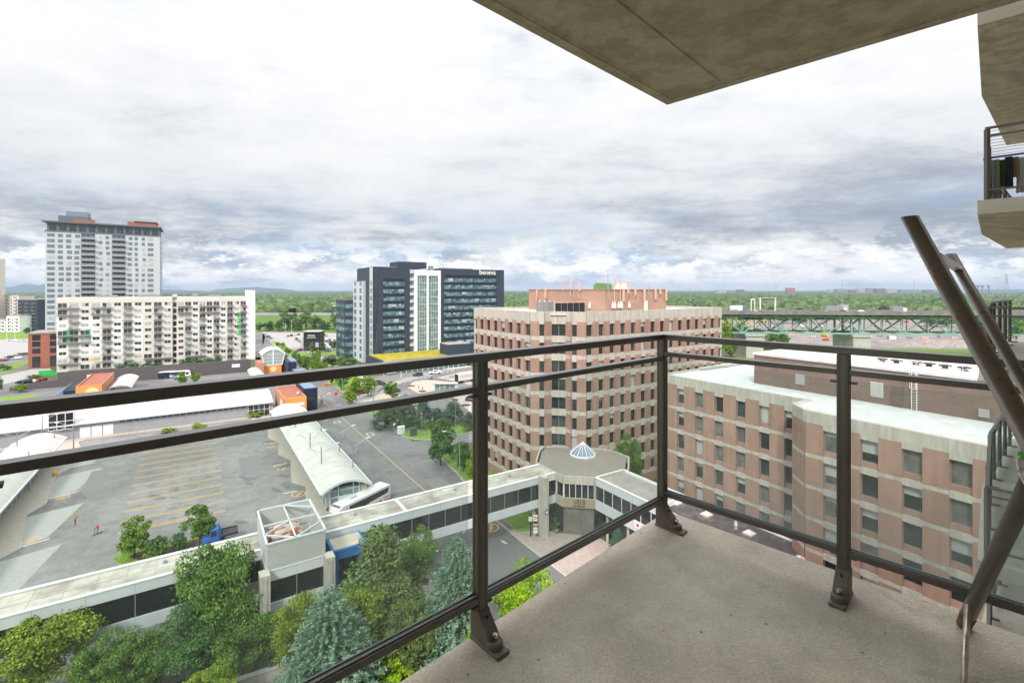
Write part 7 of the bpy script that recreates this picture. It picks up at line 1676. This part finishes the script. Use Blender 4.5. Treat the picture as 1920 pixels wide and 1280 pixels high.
# things on the terminal apron
u, v = G(434, 784); m = MB(); m.box(-1.3, .3, -.5, .5, .3, 1.0); m.box(-.2, .8, -.5, .5, .4, 1.7, 1); m.tube((-.8, -.55, .35), (-.8, .55, .35), .35, mi=1); m.tube((.5, -.55, .5), (.5, .55, .5), .5, mi=1); solo('small_tractor', m, [M['red'], M['black']], 'small red and black tractor by the terminal wall', 'tractor', u, v, .15)
m = MB(); m.lathe([(.4, 0), (.45, .5), (.35, .9)], n=12); u, v = G(103, 893); solo('yellow_bin', m, M['signy'], 'yellow bin at the edge of the left bus shelter roof', 'bin', u, v, .15)
for i, (x, y) in enumerate(((434, 797), (136, 738), (870, 716), (857, 717), (411, 1003))):
    u, v = G(x, y); m = MB(); m.lathe([(.2, 0), (.2, .05), (.12, .06), (.03, .7)], n=10); solo('traffic_cone', m, M['orangev'], 'orange traffic cone, %s' % ('by the terminal wall', 'in the bus lane left of the orange pavilion', 'right of the blue container', 'beside the blue container', 'at the tip of the planted island')[i], 'traffic cone', u, v, .02)
m = MB(); m.box(-2.5, 2.5, -.05, .05, 0, 2.4); m.box(2.5, 6, 0, .1, 0, 1.2); u, v = G(86, 704); solo('green_hoarding', m, M['green'], 'bright green hoarding at the corner of the apartment block', 'hoarding', u, v)
# sales pavilion with sign
u, v = G(569, 658); t = thing('sales_pavilion', 'two-storey black sales pavilion with white lettering in the far car park', 'building', u, v, 0, R(3))
m = MB(); m.box(0, 10.5, 0, 9, 0, 12.5); m.obj('wall', M['black'], t); m = MB(); m.box(-.1, 10.6, -.1, 9.1, 12.5, 12.8); m.box(-2.6, 0, 2, 8, 0, 9.2); m.obj('roof', M['whiteroof'], t)
text_obj('sign_text', 'MOREL', 1.5, M['signw'], t, (5.2, -.08, 9.9), (R(90), 0, 0), .03); m = MB(); m.box(2.0, 8.0, -.08, 0, 8.5, 8.75); m.obj('sign_line', M['signw'], t)
m = MB(); m.box(7.6, 9.8, -.05, 0, 2.5, 5.6); m.obj('poster', pm('lilac_poster', (.45, .35, .6), .6, var=0), t); m = MB(); m.box(.6, 7, -.05, 0, 1.0, 5.6); m.obj('window', M['glassm'], t)
u, v = G(597, 638); m = MB(); m.lathe([(1.7, 0), (2.0, 1.2), (1.2, 2.4), (.2, 2.9)], n=12); u, v = G(638, 625); solo('white_dome', m, M['signw'], 'small white round tank at the edge of the far car park', 'tank', u, v)
u, v = G(600, 618); m = MB(); m.tube((0, -.1, 5.2), (0, .1, 5.2), 1.6, n=16); m.tube((0, 0, 0), (0, 0, 5.2), .15); solo('round_sign', m, M['signw'], 'round white sign on a post at the foot of the motorway bank', 'sign', u, v)

# ================================================================== steel truss bridge
PB0, PB1 = Vector((108, 288)), Vector((420, 258))       # world x, y of the near truss, far left to right
bd = (PB1 - PB0).normalized(); bn = Vector((-bd.y, bd.x)); bl_ = (PB1 - PB0).length; ba = math.atan2(bd.y, bd.x)
root = thing('truss_bridge', 'long green steel truss bridge carrying the motorway on concrete piers', 'bridge', world=(PB0.x, PB0.y, 0), rz=ba)
zt_, zb_ = 24.2, 14.6; bx0 = 0
def by(px_): # distance along the near truss seen at a photo column
    k_ = (px_ - CX) / F; return (k_ * PB0.y - PB0.x) / (bd.x - k_ * bd.y)
nodes = [by(x) for x in (1300, 1353 - 6, 1393, 1436, 1468, 1512, 1550, 1596, 1612, 1655, 1692, 1740, 1780, 1830, 1870, 1920, 1960)]
for side_, yy in (('n', 0), ('f', 17)):
    m = MB(); m.bar((nodes[0], yy, zt_), (nodes[-1], yy, zt_), .8, 1.0); m.bar((nodes[0], yy, zb_), (nodes[-1], yy, zb_), .8, .9); m.obj('chord', M['bridgeg'], root)
    m = MB()
    for i, (a, b) in enumerate(zip(nodes, nodes[1:])):
        if abs(by(1596) - a) < .1: m.bar((a, yy, zb_), (a, yy, zt_), .9, .9); m.bar((b, yy, zb_), (b, yy, zt_), .9, .9); continue
        if i % 2: m.bar((a, yy, zt_), (b, yy, zb_), .6, .6)
        else: m.bar((a, yy, zb_), (b, yy, zt_), .6, .6)
        m.bar((a, yy, zb_), (a, yy, zt_), .38, .38)
        if i % 2: m.bar((b - .9, yy, zb_), (b - .9, yy, zt_), .25, .25)
    m.obj('web_member', M['bridgeg'], root)
for a in nodes: m = MB(); m.bar((a, 0, zb_), (a, 17, zb_), .4, .5); m.bar((a, 0, zb_), (a, 17, zt_), .25, .25); m.bar((a, 17, zb_), (a, 0, zt_), .25, .25); m.obj('cross_bracing', M['bridgeg'], root)
m = MB(); m.box(nodes[0] - 60, nodes[-1] + 40, -5, 26, zt_ + .9, zt_ + 2.0); m.obj('deck', pm('deck_dark', (.05, .045, .04), .9, var=.4, scale=.3), root)
m = MB()
k = int((nodes[-1] - nodes[0]) / 6)
for i in range(k): m.box(nodes[0] + i * 6, nodes[0] + i * 6 + .6, -6.2, 26, zt_ + .5, zt_ + 1.4)
m.obj('floor_beam', M['black'], root)
m = MB(); m.box(nodes[0] - 60, nodes[-1] + 40, -6.3, -5.9, zt_ + 1.4, zt_ + 3.6); m.box(nodes[0] - 60, nodes[-1] + 40, 26, 26.4, zt_ + 1.4, zt_ + 3.2); m.obj('parapet', pm('parapet_concrete', (.20, .185, .165), .9, var=.25, scale=.4, streak=True), root)
m = MB(); m.box(nodes[0] - 60, nodes[-1] + 40, -5.9, 26, zt_ + 2.0, zt_ + 2.05); m.obj('roadway', M['asphalt2'], root)
m = MB()
for i in range(int((nodes[-1] - nodes[0] + 60) / 2.4)): x = nodes[0] - 40 + i * 2.4; m.bar((x, -6.1, zt_ + 3.6), (x, -6.1, zt_ + 6.0), .09, .09)
for zz in (4.4, 5.2, 6.0): m.bar((nodes[0] - 60, -6.1, zt_ + zz), (nodes[-1] + 40, -6.1, zt_ + zz), .09, .07)
m.obj('railing', M['grey'], root)
for a, w_ in ((by(1408) - 3.4, 9.6), (by(1609) - 3.8, 9.5)):
    m = MB(); m.prism([(a, -2), (a + w_, -2), (a + w_, 19), (a, 19)], -.02, zb_ - 1.8); m.prism([(a - .6, -2.8), (a + w_ + .6, -2.8), (a + w_ + .6, 19.8), (a - .6, 19.8)], zb_ - 1.8, zb_ - .5); m.obj('pier', M['concl'], root)
DZ = zt_ + 2.07
# signal gantry
gx = by(1432); t = thing('sign_gantry', 'white gantry with five lane signals standing on the bridge', 'gantry', world=(0, 0, 0), rz=0); t.location = Vector((PB0.x + bd.x * gx + bn.x * 5, PB0.y + bd.y * gx + bn.y * 5, DZ)); t.rotation_euler = (0, 0, ba)
m = MB()
for x in (0, 8.5): m.box(x - .3, x + .3, -.3, .3, 0, 8.6)
m.box(-5.4, -5, -.2, .2, 0, 8.2); m.box(-3.3, -3, -.2, .2, 0, 8.2); m.box(-.3, 8.8, -.3, .3, 7.2, 7.5); m.box(-.3, 8.8, -.3, .3, 8.6, 8.9); m.box(-5.4, -3, -.2, .2, 7.6, 8.3); m.obj('frame', M['panelw'], t)
for i in range(5): m = MB(); m.box(.4 + i * 1.65, 1.7 + i * 1.65, -.45, .2, 7.4, 8.7); m.box(.7 + i * 1.65, 1.4 + i * 1.65, -.5, -.45, 7.8, 8.3, 1); m.obj('lane_signal', [M['black'], M['steel']], t)
def onb(px_, yy, dx=0): a = by(px_); return Vector((PB0.x + bd.x * a + bn.x * yy, PB0.y + bd.y * a + bn.y * yy, DZ))
for i, (px_, yy, kd, c) in enumerate(((1390, 8, 'suv', 'white'), (1384, 1, 'sedan', 'silver'), (1398, 1, 'hatch', 'red'), (1420, 1, 'sedan', 'white'), (1430, 4, 'suv', 'silver'), (1436, 1, 'sedan', 'maroon'), (1552, 1, 'sedan', 'silver'), (1548, 12, 'suv', 'grey'), (1700, 1, 'sedan', 'silver'), (1765, 1, 'sedan', 'black'), (1605, 12, 'hatch', 'black'), (1640, 12, 'sedan', 'white'))):
    o = car(kd, c, 0, 0, 0, '%s car crossing the steel bridge, %s from the left' % (c, nth(i)), group='cars on the steel bridge'); o.location = onb(px_, yy); o.rotation_euler = (0, 0, ba)
for px_, yy, ln, nm, lb, cc in ((1402, 16, 9, 'lorry', 'white lorry on the left part of the bridge', 'panelw'), (1596, 16, 12, 'coach', 'dark long trailer on the far lane of the bridge', 'grey'), (1712, 12, 8, 'lorry', 'dark box lorry with a pale side on the bridge, seen left of the rusty tube', 'grey')):
    t = thing(nm, lb, 'lorry', world=onb(px_, yy), rz=ba); m = MB(); m.box(-ln / 2, ln / 2 - 2, -1.2, 1.2, .9, 3.9); m.obj('box_body', M[cc], t); m = MB(); m.box(ln / 2 - 1.9, ln / 2, -1.15, 1.15, .6, 3.0); m.obj('cab', M['panelw'] if cc == 'grey' else M['blue'], t); m = MB()
    for x in (-ln * .35, ln * .35): m.tube((x, -1.1, .5), (x, 1.1, .5), .5)
    m.obj('wheel', M['rubber'], t)
for i, (px_, yt) in enumerate(((1317, 541), (1494, 531), (1630, 527))):
    p = onb(px_, 27); t = thing('light_pole', '%s tall thin lamp post from the left standing on the bridge' % nth(i), 'light pole', world=p, rz=0, group='lamp posts on the bridge'); h_ = H + (HY - yt) * p.y / F - p.z
    m = MB(); m.tube((0, 0, 0), (0, 0, h_), .16, .09, 6); m.tube((0, 0, h_), (-2.2 if i < 2 else 0.3, 0, h_ + .8), .08, n=5); m.obj('post', M['steel'], t)
t = thing('bridge_cabin', 'small pale cabin on the bridge at the foot of the right lamp post', 'cabin', world=onb(1626, 24), rz=ba); m = MB(); m.box(-2.5, 2.5, -1.5, 1.5, 0, 4.2); m.box(-2.7, 2.7, -1.7, 1.7, 4.2, 4.4); m.obj('wall', M['concl'], t)
# construction yard clutter: machines and stacks, each its own thing
rr = random.Random(21); kk = 0
spots = [(1432, 604), (1450, 612), (1440, 628), (1462, 624), (1478, 600), (1490, 620), (1505, 612), (1525, 632), (1545, 630), (1540, 612), (1560, 622), (1572, 604), (1585, 632), (1600, 618), (1625, 628), (1640, 606), (1650, 630), (1662, 604), (1672, 636), (1688, 622), (1700, 604), (1705, 634), (1722, 626), (1735, 634), (1742, 622), (1760, 632), (1775, 624), (1790, 634), (1548, 638), (1470, 634), (1510, 626), (1615, 634), (1410, 612), (1422, 618), (1402, 608), (1485, 628)]
for i, (x, y) in enumerate(spots):
    u, v = G(x, y); kd = i % 4; an = rr.random() * 3.14
    if kd == 0:
        t = thing('excavator', '%s orange digger from the nearest in the construction yard under the bridge' % nth(i), 'excavator', u, v, .02, an, 'machines in the construction yard'); m = MB(); m.box(-1.6, 1.6, -1.2, 1.2, .7, 2.2); m.box(.2, 1.5, -1, .2, 2.2, 3.0); m.obj('body', M['orangev'] if i % 8 else M['signy'], t)
        m = MB(); m.box(-1.9, 1.9, -1.4, -.8, 0, .7); m.box(-1.9, 1.9, .8, 1.4, 0, .7); m.obj('track', M['rubber'], t); m = MB(); m.bar((1.5, 0, 2), (4, 0, 4.5), .4, .5); m.bar((4, 0, 4.5), (5.6, 0, 1.6), .3, .4); m.obj('arm', M['signy'], t)
    elif kd == 1: car(('sedan', 'suv', 'hatch')[i % 3], cs[i % 7], u, v, an, '%s car, %s of the vehicles left in the construction yard' % (cs[i % 7], nth(i)), group='cars in the construction yard')
    elif kd == 2:
        m = MB(); m.box(-3, 3, -1.2, 1.2, 0, 2.5); m.box(-3.05, -2.8, -1.25, 1.25, 0, 2.6, 1); m.box(2.8, 3.05, -1.25, 1.25, 0, 2.6, 1); solo('site_container', m, [(M['panelw'], M['orangev'], M['concl'])[i % 3], M['grey']], '%s site container or cabin of the construction yard, %s' % (nth(i), ('white', 'orange', 'pale')[i % 3]), 'container', u, v, 0, an, 'containers in the construction yard')
    else:
        m = MB()
        for j in range(7): m.box(-4 + j * 1.15, -3 + j * 1.15, -.3, .3, 0, 1.1, j % 2)
        solo('road_barriers', m, [M['orangev'], M['signw']], '%s row of red and white barriers in the construction yard' % nth(i), 'barrier', u, v, 0, an * .2, 'barriers in the construction yard')
# ================================================================== far houses and blocks
def house(u_, v_, w_, d_, h_, rz, label, roof, wall, world=None, flat=False, group='suburban houses among the trees'):
    m = MB(); m.box(-w_ / 2, w_ / 2, -d_ / 2, d_ / 2, 0, h_)
    if flat: m.box(-w_ / 2 - .3, w_ / 2 + .3, -d_ / 2 - .3, d_ / 2 + .3, h_, h_ + .5, 1)
    else:
        a, b, c = w_ / 2 + .4, d_ / 2 + .4, h_ + d_ * .3; m.add([(-a, -b, h_), (a, -b, h_), (a, b, h_), (-a, b, h_), (-a, 0, c), (a, 0, c)], [(0, 1, 5, 4), (2, 3, 4, 5), (0, 4, 3), (1, 2, 5), (3, 2, 1, 0)], 1)
    for s_ in (-1, 1):
        n = max(2, int(w_ / 4))
        for f in range(max(1, int(h_ / 3.2))):
            for i in range(n): x = -w_ / 2 + w_ * (i + .5) / n; m.box(x - .6, x + .6, s_ * d_ / 2 - .05, s_ * d_ / 2 + .05, 1.2 + f * 3.1, 2.6 + f * 3.1, 2)
    return solo('house' if not flat else 'far_building', m, [wall, roof, M['glassm']], label, 'house' if not flat else 'building', rz=rz, world=world, group=group)
rr = random.Random(12); walls = [M['cream'], M['concl'], M['brick'], M['whitest'], M['redbrick']]; roofs = [M['darkroof'], M['redroof'], M['grey'], M['flatroof']]
k = 0
for x, y, n, sx in ((515, 573, 7, 60), (580, 572, 9, 90), (620, 577, 6, 70), (560, 567, 7, 140), (600, 560, 8, 160), (1275, 558, 5, 60), (985, 570, 6, 90), (1420, 569, 9, 150), (1600, 563, 10, 300), (1500, 556, 8, 300)):
    for i in range(n):
        xx = x + (rr.random() - .5) * sx; yy = y + (rr.random() - .5) * 6; D = H * F / (yy - HY); X = (xx - CX) / F * D
        house(0, 0, 12 + rr.random() * 16, 9 + rr.random() * 4, 4 + rr.random() * 5, rr.random() * 3, '%s of the far houses among the trees on the %s' % ('house number %d from the nearest cluster' % (k + 1), 'left' if xx < 960 else 'right'), roofs[k % 4], walls[(k * 3) % 5], Vector((X, D, 0))); k += 1
def block(x0, x1, yb, yt, label, wall, roof=None, dep=20, D=None):
    D = D or H * F / (yb - HY); X0, X1 = (x0 - CX) / F * D, (x1 - CX) / F * D; h_ = H + (HY - yt) * D / F
    return house(0, 0, X1 - X0, dep, h_, 0, label, roof or M['flatroof'], wall, Vector(((X0 + X1) / 2, D + dep / 2, 0)), True, None)
block(612, 668, 584, 574, 'long low dark retail building with a white roof beyond the motorway', M['grey'], M['whiteroof'], 40); block(1476, 1491, 552, 540, 'dark red tower block standing alone above the woods', M['redbrick'], dep=30)
for i, (a, b, t_) in enumerate(((1345, 1362, 543.5), (1366, 1380, 544), (1384, 1396, 543), (1555, 1568, 543), (1570, 1590, 542), (1592, 1606, 543), (1610, 1622, 541), (1626, 1640, 540), (1644, 1660, 541), (1664, 1682, 541.5), (1690, 1724, 543), (1736, 1750, 544), (1800, 1815, 543), (1830, 1850, 544))): block(a, b, 549, t_, '%s far apartment block from the left along the right horizon' % nth(i), [M['concl'], M['grey'], M['brickb']][i % 3], D=3600 + 180 * (i % 4), dep=40)
block(1385, 1412, 572, 565, 'low cream building between the bridge and the woods, left one', M['cream'], dep=20); block(1404, 1428, 571, 563, 'low reddish building between the bridge and the woods, right one', M['brick'], dep=20)
for i, (a, b, yb, yt, c, lb) in enumerate(((8, 35, 618, 554, 'cream', 'beige apartment block at the far left, behind the grey one'), (33, 70, 620, 562, 'dark', 'charcoal apartment block with pale balconies at the far left'), (72, 92, 618, 560, 'cream', 'beige block half hidden by the white tower'), (-30, 10, 622, 600, 'whitest', 'low white-framed building at the left edge'), (12, 36, 622, 592, 'whitest', 'low white-framed shop front at the far left'))):
    o = block(a, b, yb, yt, lb, M[c], dep=16); D = H * F / (yb - HY); X0, X1 = (a - CX) / F * D, (b - CX) / F * D; hh = H + (HY - yt) * D / F
    m = MB(); n = max(2, int((X1 - X0) / 6)); w2 = (X1 - X0) / 2
    for f in range(int(hh / 3.4)):
        for j in range(n): x = -w2 + 2 * w2 * (j + .2) / n; m.box(x, x + w2 * 1.1 / n, -9.4, -7.9, 3 + f * 3.3, 3.25 + f * 3.3)
    m.obj('balcony', M['concl'], o)
t = thing('striped_tower', 'tall pale tower with stacked balconies cut by the left edge', 'building', world=((-38 - CX) / F * 470, 470, 0), rz=0); hh = H + (HY - 483) * 470 / F
m = MB(); m.box(-14, 4, 0, 20, 0, hh); m.obj('wall', M['cream'], t); m = MB()
for f in range(int(hh / 3.1)): m.box(-14, 12.5, -1.5, 6, 1 + f * 3.1, 1.35 + f * 3.1); m.box(3.9, 12.4, -1.5, -1.4, 1.35 + f * 3.1, 2.3 + f * 3.1, 1)
m.obj('balcony', [M['concl'], M['grey']], t)
# masts and pylons on the right horizon
for i, (x, yt, w_, lb) in enumerate(((1714, 521, .9, 'tall pale chimney on the far horizon'), (1871, 514, .5, 'thin radio mast on the far right horizon'), (1862, 532, .4, 'short mast on the far right horizon'))):
    D = 2200; X = (x - CX) / F * D; m = MB(); m.tube((0, 0, 0), (0, 0, H + (HY - yt) * D / F), w_ * 1.8, w_, 8); solo('chimney' if i == 0 else 'radio_mast', m, M['concl'], lb, 'chimney' if i == 0 else 'mast', world=Vector((X, D, 0)), rz=0)
D = 1500; t = thing('pylon', 'lattice transmission pylon on the far right horizon', 'pylon', world=Vector(((1887 - CX) / F * D, D, 0)), rz=0); hh = H + (HY - 514) * D / F; m = MB()
for s_ in ((-1, -1), (1, -1), (1, 1), (-1, 1)): m.bar((s_[0] * 6, s_[1] * 6, 0), (s_[0] * .6, s_[1] * .6, hh), .7, .7)
for j in range(7): f, g_ = j / 7, (j + 1) / 7; a_, b_ = 6 - 5.4 * f, 6 - 5.4 * g_; m.bar((-a_, -a_, hh * f), (b_, -b_, hh * g_), .4, .4); m.bar((a_, -a_, hh * f), (-b_, -b_, hh * g_), .4, .4)
for zz in (.82, .94): m.bar((-7, 0, hh * zz), (7, 0, hh * zz), .6, .6)
m.obj('lattice', M['steel'], t)
for i, x in enumerate((1823, 1834, 1842, 1854)):
    D = 1300; t = thing('port_crane', '%s port crane from the left on the far right horizon' % nth(i), 'crane', world=Vector(((x - CX) / F * D, D, 0)), rz=0, group='port cranes on the horizon'); hh = H + (HY - 535) * D / F; m = MB(); m.bar((0, 0, 0), (0, 0, hh), 1.6, 1.6); m.bar((-7, 0, hh - 1), (7, 0, hh), 1.2, 1.2); m.box(-2, 2, -2, 2, hh - 5, hh); m.obj('frame', M['grey'], t)
# hills on the horizon
def hill(name, prof, D, mat):
    m = MB(); n = len(prof); vs = []
    for k_, (dd_, s_) in enumerate(((-700, 0), (0, 1), (700, .6), (1500, 0))):
        for x, y in prof: X = (x - CX) / F * (D + dd_); vs.append((X, D + dd_, max(0, (H + (HY - y) * D / F)) * s_ - (.5 if s_ == 0 else 0)))
    m.add(vs, [(r_ * n + i, r_ * n + i + 1, (r_ + 1) * n + i + 1, (r_ + 1) * n + i) for r_ in range(3) for i in range(n - 1)]); o = m.obj(name, mat, None, (0, 0, 0), 0, smooth=True); o['kind'] = 'structure'
hm = pm('forested_hill', (.045, .075, .04), .95, var=.2, scale=.003)
hill('hills', [(-260, 545), (-120, 540), (-40, 537), (0, 539), (15, 538.5), (28, 536), (45, 532.5), (60, 533), (72, 535), (82, 532.8), (100, 533), (160, 536), (260, 541), (380, 545)], 8600, hm)
hill('hills', [(395, 545), (405, 542.5), (425, 541), (440, 540), (470, 538.5), (482, 537.5), (492, 539), (505, 540.5), (530, 541.5), (550, 544), (562, 546)], 8600, hm)
hill('hills', [(1500, 546), (1620, 543.5), (1700, 543), (1800, 542.5), (1950, 542), (2100, 543)], 8600, hm)
# labels of look-alikes: say the order in which they stand across the view
import re
REL = {'cars in the far car park': 'the cars of the far car park', 'cars parked at the far left': 'the cars parked before the beige far blocks', 'young trees around the far car park': 'the plants around the far car park',
 'trees on the grass bank of the motorway': 'the trees at the foot of the motorway bank', 'trees along the right side of the road': 'the trees lining the road', 'trees under and behind the steel bridge': 'the trees around the steel bridge',
 'suburban houses among the trees': None, 'cars on the steel bridge': 'the cars on the steel bridge', 'machines in the construction yard': 'the diggers of the construction yard', 'cars in the construction yard': 'the cars of the construction yard',
 'containers in the construction yard': 'the site containers', 'barriers in the construction yard': 'the barriers of the construction yard', 'lamp posts in the far car park': 'the lamp posts of the far car park', 'thin posts in the plaza park': 'the thin posts of the small park'}
def scrx(o): return CX + F * o.location.x / o.location.y
for g_, ph_ in REL.items():
    its = sorted([o for o in bpy.data.objects if o.parent is None and o.get('group') == g_], key=scrx)
    parts_ = [(its, ph_)] if ph_ else [([o for o in its if scrx(o) < 700], 'the far houses left of the glass office'), ([o for o in its if scrx(o) >= 700], 'the far houses right of the glass office')]
    for lst, p_ in parts_:
        for i, o in enumerate(lst):
            st = re.sub(r'\.\d+$', '', o.name).replace('_', ' '); c0 = o['label'].split()[0]
            if o['category'] == 'car': st = c0 + ' car'
            o['label'] = '%s, %s from the left among %s' % (st, nth(i), p_)
# haze: one closed box of even, thin air round everything
mh = bpy.data.materials.new('haze'); mh.use_nodes = True; n_ = mh.node_tree.nodes; n_.clear(); pv = n_.new('ShaderNodeVolumePrincipled'); pv.inputs['Color'].default_value = (.56, .70, .95, 1); pv.inputs['Density'].default_value = 1.0e-4; pv.inputs['Anisotropy'].default_value = .3
oo = n_.new('ShaderNodeOutputMaterial'); mh.node_tree.links.new(pv.outputs[0], oo.inputs['Volume'])
m = MB(); m.box(-13000, 13000, -400, 10600, -1.5, 155)
hz_ = m.obj('haze', mh); hz_['kind'] = 'stuff'; tag(hz_, 'thin bluish air over the whole view', 'haze')
